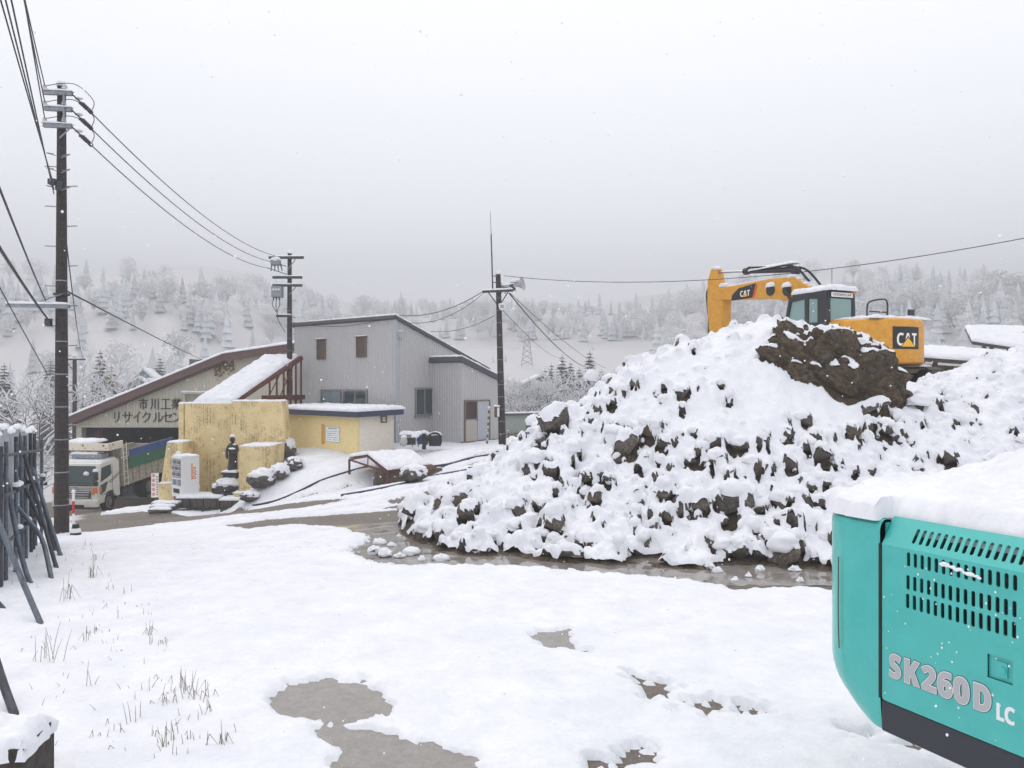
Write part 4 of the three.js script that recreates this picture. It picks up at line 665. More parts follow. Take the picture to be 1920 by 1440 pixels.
{ // pale green wall and covered tank between the pole and the heap
  const o = thing('green_wall', 'pale green boarded wall with snowy coping behind the loudspeaker pole', 'wall', W(1, 0.1, 42));
  const a = P(948, 779, 42), b = P(1080, 776, 44), cop = mat('wall coping', [0.1, 0.09, 0.085], 0.8);
  wpart('board', [slab([a, V(a.x, 0, a.z), V(b.x, 0, b.z), b], 0.1)], mat('pale green board', [0.3, 0.34, 0.3], 0.8), o);
  const c = wpart('coping', [beam(a.clone().add(V(-0.1, 0.05, 0)), b.clone().add(V(0.1, 0.05, 0)), 0.35, 0.12)], cop, o);
  keepLocal('snow_layer', snowOn(a.clone().add(V(0, 0.112, 0.15)), b.clone().sub(a), V(0, 0, -0.3), 0.07, 0.05), snow, c);
  const t = thing('concrete_tank', 'squat concrete tank with thick snow and a hatch behind the heap', 'tank', P(1040, 820, 30));
  const h = EYE + (720 - 797) / F * 29, x0 = P(988, 800, 29).x, x1 = P(1110, 800, 29).x;
  const bd = wpart('tank_wall', [box(x1 - x0, h + 0.3, 2.6, (x0 + x1) / 2, (h - 0.3) / 2, -30.3, 0, 0.12)], mat('tank concrete', [1, 1, 1], 0.9, { map: grime([84, 80, 76], [54, 52, 50], 0.5, 8) }), t);
  keepLocal('snow_layer', (() => { const g = snowPatch(x1 - x0, 2.5, 0.3, 0.06, 0.04); g.translate((x0 + x1) / 2, h - 0.01, -30.3); return g; })(), snow, bd);
  const hp = P(1025, 775, 30.5), hp2 = V(hp.x, h + 0.24, hp.z); wpart('hatch', [box(0.46, 0.14, 0.4, hp2.x, hp2.y + 0.06, hp2.z), bar(V(hp2.x - 0.1, hp2.y + 0.1, hp2.z), V(hp2.x - 0.1, hp2.y + 0.3, hp2.z), 0.03), bar(V(hp2.x - 0.1, hp2.y + 0.3, hp2.z), V(hp2.x + 0.12, hp2.y + 0.3, hp2.z), 0.03), bar(V(hp2.x + 0.12, hp2.y + 0.3, hp2.z), V(hp2.x + 0.2, hp2.y + 0.1, hp2.z), 0.03)], black, t);
  keepLocal('snow_cap', at(snowBlob(0.22, 0.08, 0.2), hp2.x, hp2.y + 0.13, hp2.z), snowSoft, t);
  const lr = thing('lattice_rail', 'low rusty lattice rail beside the loudspeaker pole', 'railing', W(-0.2, 0.1, 37));
  const q0 = P(948, 812, 37), q1 = P(1000, 806, 38);
  for (let k = 0; k <= 9; k++) { const p = q0.clone().lerp(q1, k / 9); wpart('bar', [box(0.03, p.y - 0.05, 0.03, p.x, (p.y + 0.05) / 2, p.z)], rustRed, lr); }
  for (const y of [0.25, 0.6, 0.85]) wpart('rail', [beam(V(q0.x, q0.y * y, q0.z - 0.03), V(q1.x, q1.y * y, q1.z - 0.03), 0.03, 0.04)], rustRed, lr);
}
// ---------------------------------------------------------------- utility poles and wires
function wire(a, b, sag, r, label, name = 'overhead_wire', m = wireMat, group) {
  const pts = []; for (let i = 0; i <= 24; i++) { const t = i / 24, p = a.clone().lerp(b, t); p.y -= sag * 4 * t * (1 - t); pts.push(p); }
  const g = new THREE.TubeGeometry(new THREE.CatmullRomCurve3(pts), 48, r, 5, false), o = keep(name, g, m, scene); return tag(o, label, 'wire', group ?? 'overhead wires');
}
function poleShaft(o, base, h, r0, r1) { wpart('shaft', [bar(base, V(base.x, base.y + h, base.z), r0, 18, r1)], woodPole, o); for (const f of [0.1, 0.17, 0.24, 0.31, 0.38, 0.45, 0.52, 0.58]) { const y = base.y + h * f, r = lerp(r0, r1, f) + 0.004; wpart('band', [disc(r, 0.025, 'y', base.x, y, base.z, 18)], steelGalv, o); } }
function insulator(o, p, r = 0.05, h = 0.12) { wpart('insulator', [disc(r * 0.5, h, 'y', p.x, p.y + h / 2, p.z, 10), disc(r, h * 0.25, 'y', p.x, p.y + h * 0.35, p.z, 12), disc(r * 0.8, h * 0.25, 'y', p.x, p.y + h * 0.75, p.z, 12)], porcelain, o); }
const lineEnds = [];
{ // near pole, left
  const D = 17, b = G(-9.97, D), top = EYE + 560 / F * D, X = (px) => (px - 960) / F * D, Y = (py) => EYE + (720 - py) / F * D;
  const o = thing('utility_pole', 'tall dark utility pole with climbing steps at the left of the yard', 'utility pole', b);
  poleShaft(o, V(b.x, b.y - 0.3, b.z), top - b.y + 0.3, 0.155, 0.085);
  keepLocal('snow_cap', at(snowBlob(0.11, 0.1), b.x, top, b.z), snowSoft, o);
  [[177, 88, 141], [207, 90, 140], [238, 88, 140]].forEach(([py, a0, a1], k) => {
    const y = Y(py), z = -D + 0.12, ca = wpart('crossarm', [beam(V(X(a0), y, z), V(X(a1), y - 0.03, z), 0.08, 0.09)], steelGalv, o);
    keepLocal('snow_layer', snowOn(V(X(a0), y + 0.045, z + 0.04), V(X(a1) - X(a0), -0.03, 0), V(0, 0, -0.08), 0.04, 0.03, 0.01), snow, ca);
    insulator(o, V(X(90), y + 0.05, z)); insulator(o, V(X(126), y + 0.05, z));
    const s0 = V(X(141), y - 0.04, z), s1 = P(171, py + 34, D + 0.8);
    wpart('strain_insulator', [bar(s0, s0.clone().lerp(s1, 0.45), 0.016), bar(s0.clone().lerp(s1, 0.45), s1, 0.028, 10, 0.05), ...[0.5, 0.6, 0.7, 0.8].map((t) => { const c = s0.clone().lerp(s1, t); return disc(0.065, 0.03, 'y', c.x, c.y, c.z, 12); })], darkSteel, o);
    keepLocal('snow_cap', at(snowBlob(0.09, 0.04, 0.05), s0.clone().lerp(s1, 0.35).add(V(0, 0.05, 0))), snowSoft, o);
    wpart('jumper', [tube([V(X(90), y + 0.14, z), V(X(126), y + 0.2, z), V(X(150), y + 0.16, z), V(X(161), y - 0.02, -D - 0.3), s1], 0.009, 5)], wireMat, o);
    lineEnds.push({ left: V(X(90), y + 0.15, z), right: s1 });
  });
  wpart('brace', [bar(V(X(118), Y(262), -D + 0.12), V(X(140), Y(241), -D + 0.12), 0.018), beam(V(X(128), Y(180), -D + 0.16), V(X(128), Y(240), -D + 0.16), 0.04, 0.04, V(1, 0, 0))], steelGalv, o);
  for (let k = 0; k < 17; k++) { const y = Y(296) - k * 0.44 - 0.2; if (y < b.y + 1.8) break; const s = k % 2 ? 1 : -1; wpart('step_bolt', [bar(V(b.x + s * 0.06, y, b.z), V(b.x + s * 0.36, y + 0.01, b.z + 0.02), 0.012)], steelGalv, o); }
  for (const py of [294, 322, 355]) wpart('step_loop', [tube([V(b.x - 0.07, Y(py), b.z + 0.09), V(b.x - 0.28, Y(py) + 0.06, b.z + 0.1), V(b.x - 0.08, Y(py) + 0.02, b.z + 0.16)], 0.01, 5), tube([V(b.x + 0.07, Y(py), b.z + 0.09), V(b.x + 0.26, Y(py) + 0.03, b.z + 0.1), V(b.x + 0.08, Y(py) - 0.07, b.z + 0.16)], 0.01, 5)], steelGalv, o);
  // low sidearm
  const ya = Y(574), arm = wpart('sidearm', [beam(V(X(22), ya, -D + 0.17), V(X(136), ya - 0.02, -D + 0.17), 0.07, 0.08)], steelGalv, o);
  keepLocal('snow_layer', snowOn(V(X(22), ya + 0.04, -D + 0.205), V(X(134) - X(22), -0.02, 0), V(0, 0, -0.07), 0.045, 0.03, 0.01), snow, arm);
  wpart('arm_brace', [bar(V(X(70), ya + 0.03, -D + 0.17), V(X(122), Y(553), -D + 0.14), 0.016)], steelGalv, o);
  wpart('clamp', [disc(0.17, 0.06, 'y', b.x, ya, b.z, 16)], darkSteel, o);
  for (const g of [disc(0.17, 0.04, 'y', b.x, Y(552), b.z, 16), box(0.12, 0.16, 0.1, X(101), Y(606), -D + 0.2), box(0.1, 0.2, 0.1, X(118), Y(352), -D + 0.16), box(0.16, 0.12, 0.12, X(108), Y(345), -D + 0.18)]) wpart('clamp', [g], darkSteel, o);
  lineEnds.cable = [V(X(101), Y(600), -D + 0.22), V(X(97), Y(566), -D + 0.22)]; lineEnds.d = D; lineEnds.pole = b;
}
{ // pole behind the wall, with its switch gear
  const D = 38.8, X = (px) => (px - 960) / F * D, Y = (py) => EYE + (720 - py) / F * D, b = V(X(543), ground(X(543), D), -D), top = Y(474);
  const o = thing('utility_pole', 'utility pole with three crossarms and grey switch box behind the lean-to roof', 'utility pole', b);
  poleShaft(o, V(b.x, b.y - 0.3, b.z), top - b.y + 0.3, 0.17, 0.1); 
  keepLocal('snow_cap', at(snowBlob(0.14, 0.12), b.x, top, b.z), snowSoft, o);
  for (const [py, a0, a1] of [[484, 506, 571], [521, 513, 568], [536, 513, 568], [593, 520, 547]]) { const y = Y(py), ca = wpart('crossarm', [beam(V(X(a0), y, -D + 0.16), V(X(a1), y, -D + 0.16), 0.12, 0.12)], darkSteel, o); keepLocal('snow_layer', snowOn(V(X(a0), y + 0.06, -D + 0.22), V(X(a1) - X(a0), 0, 0), V(0, 0, -0.12), 0.05, 0.04, 0.01), snow, ca); }
  wpart('brace', [bar(V(X(541), Y(507), -D + 0.16), V(X(556), Y(487), -D + 0.16), 0.025)], steelGalv, o); wpart('brace', [bar(V(X(544), Y(553), -D + 0.16), V(X(557), Y(538), -D + 0.16), 0.025)], steelGalv, o);
  const sw = wpart('switch_gear', [box(0.45, 0.28, 0.35, X(520), Y(494), -D + 0.25, 0, 0.05)], steelGalv, o); keepLocal('snow_cap', at(snowBlob(0.28, 0.16, 0.2), X(520), Y(489), -D + 0.25), snowSoft, sw);
  for (let k = 0; k < 4; k++) { const x = X(513 + k * 5.5); wpart('bushing', [bar(V(x, Y(497), -D + 0.28), V(x + 0.04 * (k - 1), Y(510), -D + 0.3), 0.035, 8, 0.02)], darkSteel, o); }
  const tr = wpart('switch_box', [box(0.52, 0.56, 0.4, X(524), Y(549), -D + 0.34, 0, 0.04)], steelGalv, o);
  for (let k = 0; k < 3; k++) { wpart('label_plate', [box(0.1, 0.08, 0.01, X(518.5 + k * 5), Y(545), -D + 0.548)], whitePaint, tr); wpart('fuse', [bar(V(X(518 + k * 5), Y(559), -D + 0.4), V(X(517.5 + k * 5.4), Y(564), -D + 0.42), 0.035)], black, tr); }
  for (let k = 0; k < 3; k++) wpart('drop_lead', [tube([V(X(517.5 + k * 5.4), Y(564), -D + 0.42), V(X(515 + k * 7), Y(572), -D + 0.4), V(X(519 + k * 3), Y(581), -D + 0.35), V(X(523), Y(588), -D + 0.3), V(X(524), Y(598), -D + 0.3), V(X(537), Y(624), -D + 0.18)], 0.018, 5)], wireMat, o);
  for (let k = 0; k < 5; k++) wpart('step_bolt', [bar(V(b.x, Y(563 + k * 16), -D), V(b.x + (k % 2 ? -0.3 : 0.32), Y(563 + k * 16), -D + 0.05), 0.014)], steelGalv, o);
  lineEnds.mid = [V(X(518), Y(481), -D + 0.2), V(X(511), Y(492), -D + 0.2), V(X(505), Y(504), -D + 0.3)];
  wpart('tail', [bar(lineEnds.mid[0], V(X(538), Y(484), -D + 0.1), 0.02), bar(lineEnds.mid[1], V(X(538), Y(500), -D + 0.1), 0.02), bar(lineEnds.mid[2], V(X(539), Y(515), -D + 0.1), 0.02)], darkSteel, o);
}
const midNames = ['top', 'middle', 'lowest'];
lineEnds.forEach((e, k) => { const a = e.right, b = lineEnds.mid[k]; wire(a, b, 0.55, 0.014, `${midNames[k]} of the three wires between the near pole and the switch-box pole`); 
  for (const t of [0.04, 0.3]) { } 
  wire(e.left, V(e.left.x + 9.0 + k * 0.25, e.left.y + 0.1, e.left.z + 17.2), 0.15, 0.012, `${midNames[k]} wire running from the near pole towards the viewer`, 'overhead_wire'); });
for (let k = 0; k < 3; k++) wire(V(lineEnds.pole.x - 0.05, EYE + (720 - 352 - k * 8) / F * 17, -17 + 0.2), V(-1.2 + k * 0.22, 8.2 - k * 0.2, 0.5), 0.1, 0.011, ['left', 'middle', 'right'][k] + ' thin cable leaving the near pole below its crossarms', 'overhead_wire');
wire(lineEnds.cable[0], V(-1.9, 4.55, -1.6), 0.08, 0.02, 'thick lower cable from the near pole sidearm towards the left edge', 'service_cable');
wire(lineEnds.cable[1], V(-1.6, 5.0, -1.4), 0.08, 0.013, 'thin upper cable from the near pole sidearm towards the left edge', 'service_cable');
wire(P(88, 700, 17), P(-40, 465, 9), 0.02, 0.009, 'slanting guy wire left of the near pole', 'guy_wire');
{ // loudspeaker pole
  const D = 34, X = (px) => (px - 960) / F * D, Y = (py) => EYE + (720 - py) / F * D, bx = X(942), b = V(bx, ground(bx, D), -D), top = Y(513);
  const o = thing('loudspeaker_pole', 'dark pole with whip antenna and crossarm beside the grey porch', 'utility pole', b);
  const tp = V(X(934), top, -D);
  wpart('shaft', [bar(V(b.x, b.y - 0.2, b.z), tp, 0.17, 18, 0.11)], woodPole, o);
  for (let k = 1; k < 13; k++) { const t = k / 14, c = b.clone().lerp(tp, t); wpart('band', [disc(lerp(0.17, 0.11, t) + 0.006, 0.025, 'y', c.x, c.y, c.z, 18)], steelGalv, o); }
  keepLocal('snow_cap', at(snowBlob(0.13, 0.1), tp), snowSoft, o);
  const ya = Y(548), ca = wpart('crossarm', [beam(V(X(905), ya, -D + 0.17), V(X(962), ya + 0.06, -D + 0.17), 0.1, 0.1)], darkSteel, o), cb = wpart('speaker_arm', [beam(V(X(962), ya + 0.06, -D + 0.17), V(X(968), Y(534), -D + 0.1), 0.07, 0.07)], darkSteel, o);
  keepLocal('snow_layer', snowOn(V(X(905), ya + 0.05, -D + 0.22), V(X(961) - X(905), 0.06, 0), V(0, 0, -0.1), 0.07, 0.04, 0.015), snow, ca);
  wpart('brace', [bar(V(X(915), ya, -D + 0.17), V(X(932), Y(571), -D + 0.14), 0.025), ], darkSteel, o); wpart('brace', [bar(V(X(953), ya, -D + 0.17), V(X(938), Y(571), -D + 0.14), 0.025)], darkSteel, o);
  const an = wpart('antenna', [bar(V(X(924), Y(545), -D + 0.1), V(X(921), Y(440), -D + 0.1), 0.032, 8, 0.028), bar(V(X(921), Y(440), -D + 0.1), V(X(919.5), Y(397), -D + 0.1), 0.016, 6, 0.008), bar(V(X(924), Y(530), -D + 0.1), V(X(935), Y(530), -D), 0.02), bar(V(X(924), Y(518), -D + 0.1), V(X(935), Y(518), -D), 0.02)], darkSteel, o);
  // loudspeaker horns, lamp and meter box hang on it
  const horn = (label, p, dir, s) => { const t = thing('loudspeaker', label, 'loudspeaker', p, 0, 'grey horn loudspeakers'); const prof = [[0.06, -0.12], [0.07, 0], [0.1, 0.12], [0.17, 0.24], [0.25, 0.3], [0.26, 0.32], [0.24, 0.31], [0.15, 0.22], [0.04, 0.1]].map(([r, y]) => new THREE.Vector2(r * s, y * s)); const q = new THREE.Quaternion().setFromUnitVectors(V(0, 1, 0), dir.normalize()); const h = new THREE.LatheGeometry(prof, 24); h.applyQuaternion(q); part('horn', [h], mat('grey horn', [0.42, 0.43, 0.44], 0.5), t); const c = new THREE.CylinderGeometry(0.085 * s, 0.085 * s, 0.14 * s, 16); c.translate(0, -0.14 * s, 0); c.applyQuaternion(q); part('driver', [c], darkSteel, t); part('bracket', [bar(V(0, -0.22 * s, -0.02), V(0, 0, 0), 0.02)], darkSteel, t); keep('snow_cap', at(snowBlob(0.2 * s, 0.1 * s, 0.16 * s), 0.02, 0.15 * s, 0), snowSoft, t); };
  horn('horn loudspeaker at the crossarm end pointing right', V(X(966), Y(536), -D + 0.15), V(0.9, 0.18, 0.35), 1.15);
  horn('horn loudspeaker between the pole top and the right hand horn', V(X(947), Y(541), -D - 0.1), V(-0.6, 0.15, -0.6), 1.0);
  const l = thing('yard_lamp', 'round snow-capped lamp on the loudspeaker pole', 'lamp', V(X(942), Y(578), -D + 0.28));
  { const g = new THREE.LatheGeometry([[0, -0.1], [0.1, -0.1], [0.15, 0], [0.16, 0.1], [0.14, 0.12], [0, 0.1]].map((p) => new THREE.Vector2(...p)), 24); g.rotateX(1.2); part('lamp_shade', [g], whitePaint, l); part('lens', [disc(0.1, 0.02, 'z', 0, -0.02, 0.13)], mat('lamp lens', [0.35, 0.36, 0.36], 0.2), l); part('bracket', [bar(V(0, 0, -0.08), V(-0.06, 0, -0.24), 0.02)], darkSteel, l); keep('snow_cap', at(snowBlob(0.17, 0.07, 0.13), 0, 0.13, 0), snowSoft, l); }
  const m = thing('meter_box', 'small brown meter box with snow lid on the loudspeaker pole', 'box', V(X(932), Y(772), -D + 0.24)); part('case', [box(0.22, 0.48, 0.2, 0, 0, 0, 0, 0.015)], mat('meter brown', [0.12, 0.07, 0.06], 0.7), m); part('side_plate', [box(0.1, 0.4, 0.012, 0.06, 0, 0.106)], whitePaint, m); keep('snow_cap', at(snowPatch(0.27, 0.25, 0.07, 0.03, 0.01), 0, 0.24, 0), snow, m);
  wire(V(X(906), ya + 0.02, -D + 0.17), W(-5.3, 6.12, 36.1), 0.35, 0.018, 'upper cable from the loudspeaker pole to the grey roof corner'); wire(V(X(908), ya - 0.04, -D + 0.17), W(-5.0, 5.8, 36.2), 0.45, 0.013, 'lower cable from the loudspeaker pole to the grey roof corner');
  wire(V(X(927), Y(592), -D + 0.12), W(-4.0, 5.5, 37.9), 0.25, 0.014, 'short cable from the loudspeaker pole to the sloping grey roof');
  wire(V(X(945), Y(517), -D), V(21.5, 8.6, -15.4), 1.5, 0.013, 'long sagging wire crossing the sky to the right edge');
  wire(V(X(955), Y(551), -D + 0.17), P(1104, 690, 78), 0.6, 0.03, 'thicker wire falling from the loudspeaker pole behind the heap'); wire(V(X(957), Y(551), -D + 0.17), P(1135, 690, 78), 0.4, 0.016, 'thinner wire falling from the loudspeaker pole behind the heap'); wire(V(X(944), Y(583), -D), P(1055, 672, 90), 0.5, 0.014, 'faint wire falling from the lamp to the snowy fields');
  wire(P(548, 604, 38.7), W(-5.6, 6.1, 36.2), 0.35, 0.016, 'cable from the switch-box pole along the grey roof edge');
}
{ // far pole at the left behind the hall
  const D = 58, X = (px) => (px - 960) / F * D, Y = (py) => EYE + (720 - py) / F * D, bx = X(140), b = V(bx, Math.min(ground(bx, D), -4.5), -D);
  const o = thing('utility_pole', 'distant dark pole with snowy crossarm behind the low roof end', 'utility pole', b);
  wpart('shaft', [bar(V(b.x, b.y - 0.4, b.z), V(b.x, Y(668), b.z), 0.19, 14, 0.14)], woodPole, o);
  const ca = wpart('crossarm', [beam(V(X(122), Y(674), -D + 0.2), V(X(162), Y(674), -D + 0.2), 0.12, 0.12)], darkSteel, o); keepLocal('snow_layer', snowOn(V(X(122), Y(674) + 0.06, -D + 0.26), V(X(162) - X(122), 0, 0), V(0, 0, -0.12), 0.08, 0.05, 0.01), snow, ca);
  wpart('crossarm', [beam(V(X(122), Y(736), -D + 0.2), V(X(152), Y(735), -D + 0.2), 0.1, 0.1)], darkSteel, o); wpart('brace', [bar(V(X(126), Y(678), -D + 0.2), V(X(139), Y(694), -D + 0.1), 0.03)], darkSteel, o);
  keepLocal('snow_cap', at(snowBlob(0.22, 0.18), b.x, Y(668), b.z), snowSoft, o); for (const px of [125, 158]) insulator(o, V(X(px), Y(673), -D + 0.2), 0.1, 0.25);
  wire(P(121, 425, 17.1), V(X(158), Y(671), -D + 0.2), 0.5, 0.016, 'right of two thin wires from the near pole to the distant pole'); wire(P(118, 470, 17.1), V(X(125), Y(671), -D + 0.2), 0.5, 0.016, 'left of two thin wires from the near pole to the distant pole');
  wire(P(124, 545, 17.1), P(420, 690, 110), 0.2, 0.02, 'faint wire from the near pole towards the far houses');
}
// ---------------------------------------------------------------- dump truck
{
  const px = -21.15, D = 37.4, g0 = ground(px, D), o = thing('dump_truck', 'white dump truck with rusty bed guard and green tarpaulin coming down the road', 'truck', W(px, g0, D), rad(-4));
  { const s = ground(px, D + 4.4) - ground(px, D); o.scale.setScalar(1.06); o.rotation.x = -Math.atan2(-s, 4.4) * -1; o.updateWorldMatrix(true, false); }
  const cabW = mat('truck white', [1, 1, 1], 0.35, { map: grime([226, 224, 216], [196, 192, 180], 0.35, 8) }), bedCream = mat('bed cream', [1, 1, 1], 0.75, { map: grime([184, 178, 160], [116, 106, 88], 0.6, 8) });
  const rusty = mat('rusty white', [1, 1, 1], 0.75, { map: tex(512, (u, v, N) => mix3([226, 218, 200], [150, 78, 34], clamp((N(4) + 0.5 * N(14, 2) + 0.2 * N(50, 3) - 0.38) * 2.5))) });
  const chrome = mat('chrome', [0.6, 0.6, 0.62], 0.25, { metalness: 0.9 }), wind = new THREE.MeshPhysicalMaterial({ color: new THREE.Color(0.03, 0.055, 0.055), roughness: 0.05 }); wind.name = 'windscreen glass';
  const Wd = 2.2, hw = Wd / 2;   // +z forward, +x the truck's left side
  // cab: side profile (z, y) extruded across
  const prof = [[-1.62, 0.62], [-1.62, 2.28], [-1.5, 2.42], [-0.3, 2.44], [-0.12, 2.38], [0.06, 1.5], [0.1, 1.35], [0.12, 0.72], [0.05, 0.55], [-0.35, 0.55], [-0.42, 0.75], [-0.6, 0.98], [-0.98, 0.98], [-1.2, 0.7], [-1.3, 0.62]];
  const cg = extrude(prof.map(([z, y]) => [-z, y]), Wd - 0.1, 0.05); cg.translate(0, 0, -(Wd - 0.1) / 2); cg.rotateY(Math.PI / 2);
  const cab = part('cab', [cg], cabW, o);
  part('windscreen', [(() => { const g = extrude([[-0.97, 0], [0.97, 0], [0.9, 0.84], [-0.9, 0.84]], 0.02, 0.01); g.rotateX(-0.2); g.translate(0, 1.47, 0.085); return g; })()], wind, cab);
  part('windscreen_trim', [box(2.0, 0.05, 0.04, 0, 1.43, 0.12), beam(V(-0.5, 1.47, 0.125), V(-0.02, 1.55, 0.115), 0.02, 0.02), beam(V(0.2, 1.47, 0.125), V(0.62, 1.55, 0.115), 0.02, 0.02)], black, cab);
  for (const s of [1, -1]) {
    const dg = (pts, x, m, n) => { const g = extrude(pts.map(([z, y]) => [-z, y]), 0.02); g.rotateY(Math.PI / 2); g.translate(x - (s < 0 ? 0.0 : 0), 0, 0); return part(n, [g], m, cab); };
    const x = s > 0 ? hw - 0.012 : -hw - 0.008;
    dg([[-0.1, 1.55], [-0.2, 2.2], [-0.9, 2.24], [-0.96, 1.8], [-0.8, 1.72]], x, wind, 'side_window'); dg([[-0.06, 1.4], [-0.02, 0.98], [-0.42, 1.06], [-0.66, 1.5]], x, wind, 'lower_window');
    part('door_seam', [box(0.012, 1.5, 0.02, s * (hw + 0.001), 1.5, -1.02), box(0.012, 0.03, 0.95, s * (hw + 0.001), 0.95, -0.58)], darkSteel, cab);
    part('stripe', [beam(V(s * (hw + 0.004), 1.45, -0.75), V(s * (hw + 0.004), 1.75, -1.55), 0.01, 0.035)], darkSteel, cab); part('stripe', [beam(V(s * (hw + 0.004), 1.37, -0.8), V(s * (hw + 0.004), 1.66, -1.55), 0.01, 0.03)], darkSteel, cab);
    part('corner_lamp', [(() => { const g = extrude([[0, 0], [0.3, 0.06], [0.26, 0.34], [0.1, 0.32]], 0.06, 0.02); if (s < 0) g.rotateY(Math.PI); g.translate(s * 0.78, 1.02, 0.09 + (s < 0 ? 0.06 : 0)); return g; })()], mat('amber lens', [0.7, 0.2, 0.03], 0.2), cab);
    part('corner_lamp', [box(0.02, 0.26, 0.16, s * (hw + 0.005), 1.2, -0.06)], mats['amber lens'], cab);
    part('headlight', [box(0.42, 0.16, 0.08, s * 0.76, 0.66, 0.15, 0, 0.03)], mat('headlamp glass', [0.7, 0.71, 0.7], 0.1), cab);
    part('mirror', [bar(V(s * 1.0, 2.25, 0.1), V(s * 1.22, 2.2, 0.42), 0.02), bar(V(s * 1.22, 2.2, 0.42), V(s * 1.22, 1.5, 0.4), 0.02), box(0.2, 0.42, 0.08, s * 1.22, 1.95, 0.42, 0, 0.03), box(0.2, 0.22, 0.08, s * 1.2, 1.58, 0.42, 0, 0.03)], black, cab);
    keep('snow_cap', at(snowBlob(0.13, 0.1, 0.08), s * 1.22, 2.16, 0.42), snowSoft, cab);
    part('wheel_arch', [(() => { const g = new THREE.TorusGeometry(0.52, 0.05, 8, 16, Math.PI); g.rotateY(Math.PI / 2); g.translate(s * (hw - 0.05), 0.5, -0.8); return g; })()], black, cab);
  }
  keep('snow_cap', at(snowBlob(0.14, 0.12, 0.06), 0.55, 1.95, 0.08), snowSoft, cab);
  const gr = part('grille', [box(1.5, 0.34, 0.05, 0, 1.0, 0.13, 0, 0.02)], darkSteel, cab); for (let k = 0; k < 3; k++) part('grille_bar', [box(1.46 - k * 0.1, 0.045, 0.04, 0, 1.12 - k * 0.11, 0.165)], chrome, gr);
  for (let k = 0; k < 2; k++) part('bonnet_bar', [box(1.9, 0.03, 0.03, 0, 1.24 + k * 0.08, 0.13)], steelGalv, cab);
  part('badge', [(() => { const g = new THREE.TorusGeometry(0.07, 0.018, 6, 16); g.scale(1.3, 1, 1); g.translate(0, 1.33, 0.14); return g; })()], chrome, cab);
  part('bumper', [box(Wd - 0.02, 0.34, 0.2, 0, 0.6, 0.1, 0, 0.05), box(1.2, 0.12, 0.05, 0, 0.62, 0.2)], cabW, o);
  part('bumper_lip', [box(Wd - 0.1, 0.1, 0.16, 0, 0.39, 0.08)], darkSteel, o);
  part('bumper_grille', [box(0.9, 0.14, 0.02, 0, 0.5, 0.21)], black, o);
  keep('snow_layer', at(snowPatch(2.0, 1.25, 0.07, 0.06, 0.03), 0, 2.43, -0.9), snow, cab);
  part('roof_deflector', [box(1.5, 0.24, 0.55, 0.1, 2.62, -0.95, 0, 0.06)], steelGalv, o); keep('snow_layer', at(snowPatch(1.3, 0.5, 0.09, 0.05, 0.02), -0.05, 2.73, -0.95), snow, o);
  // chassis and wheels
  for (const s of [1, -1]) part('chassis_rail', [box(0.1, 0.22, 5.3, s * 0.38, 0.78, -3.0)], darkSteel, o);
  part('fuel_tank', [box(0.4, 0.42, 0.9, 0.85, 0.68, -2.35, 0, 0.05)], darkSteel, o); part('battery_box', [box(0.4, 0.4, 0.7, -0.85, 0.68, -2.3, 0, 0.04)], darkSteel, o);
  const wheel = (x, z, dual) => { const s = Math.sign(x), w = dual ? 0.5 : 0.25, t = part('wheel', [(() => { const g = new THREE.TorusGeometry(0.36, 0.13, 12, 28); g.scale(1, 1, w / 0.26); g.rotateY(Math.PI / 2); g.translate(x, 0.49, z); return g; })()], rubber, o); part('rim', [disc(0.27, 0.05, 'x', x + s * (w / 2 - 0.08), 0.49, z, 24), disc(0.12, 0.12, 'x', x + s * (w / 2 - 0.06), 0.49, z, 16)], mat('dirty rim', [0.22, 0.2, 0.16], 0.6), t); for (let k = 0; k < 6; k++) { const a = k / 6 * 6.283; part('wheel_nut', [disc(0.022, 0.05, 'x', x + s * (w / 2 - 0.04), 0.49 + Math.cos(a) * 0.18, z + Math.sin(a) * 0.18, 8)], darkSteel, t); } };
  wheel(0.95, -0.8); wheel(-0.95, -0.8); wheel(0.82, -4.3, true); wheel(-0.82, -4.3, true);
  for (const s of [1, -1]) part('mudguard', [(() => { const g = new THREE.CylinderGeometry(0.58, 0.58, 0.5, 18, 1, true, 0, Math.PI); g.rotateZ(Math.PI / 2); g.rotateX(-Math.PI / 2 + Math.PI); g.translate(s * 0.82, 0.5, -4.3); return g; })()], mat('mudguard', [0.03, 0.03, 0.03], 0.8, { side: THREE.DoubleSide }), o);
  // tipping bed
  const z0 = -1.85, z1 = -6.6, bw = 2.2, fy = 1.05, ty = 2.35;
  const bed = part('bed_floor', [box(bw, 0.12, z0 - z1, 0, fy, (z0 + z1) / 2)], bedCream, o);
  for (const s of [1, -1]) { const w = part('bed_side', [box(0.06, ty - fy, z0 - z1, s * bw / 2, (fy + ty) / 2, (z0 + z1) / 2), box(0.12, 0.1, z0 - z1, s * bw / 2, ty, (z0 + z1) / 2), box(0.12, 0.14, z0 - z1, s * bw / 2, fy + 0.05, (z0 + z1) / 2)], bedCream, o); for (let k = 0; k < 8; k++) part('rib', [box(0.08, ty - fy - 0.1, 0.09, s * (bw / 2 + 0.05), (fy + ty) / 2, z0 - 0.25 - k * 0.58)], bedCream, w); }
  part('bed_front', [box(bw, ty - fy + 0.55, 0.08, 0, (fy + ty) / 2 + 0.27, z0)], bedCream, o); for (const x of [-0.7, 0, 0.7]) part('front_rib', [box(0.1, 1.7, 0.07, x, 1.85, z0 + 0.075)], bedCream, o);
  part('tailgate', [box(bw, ty - fy, 0.08, 0, (fy + ty) / 2, z1)], bedCream, o);
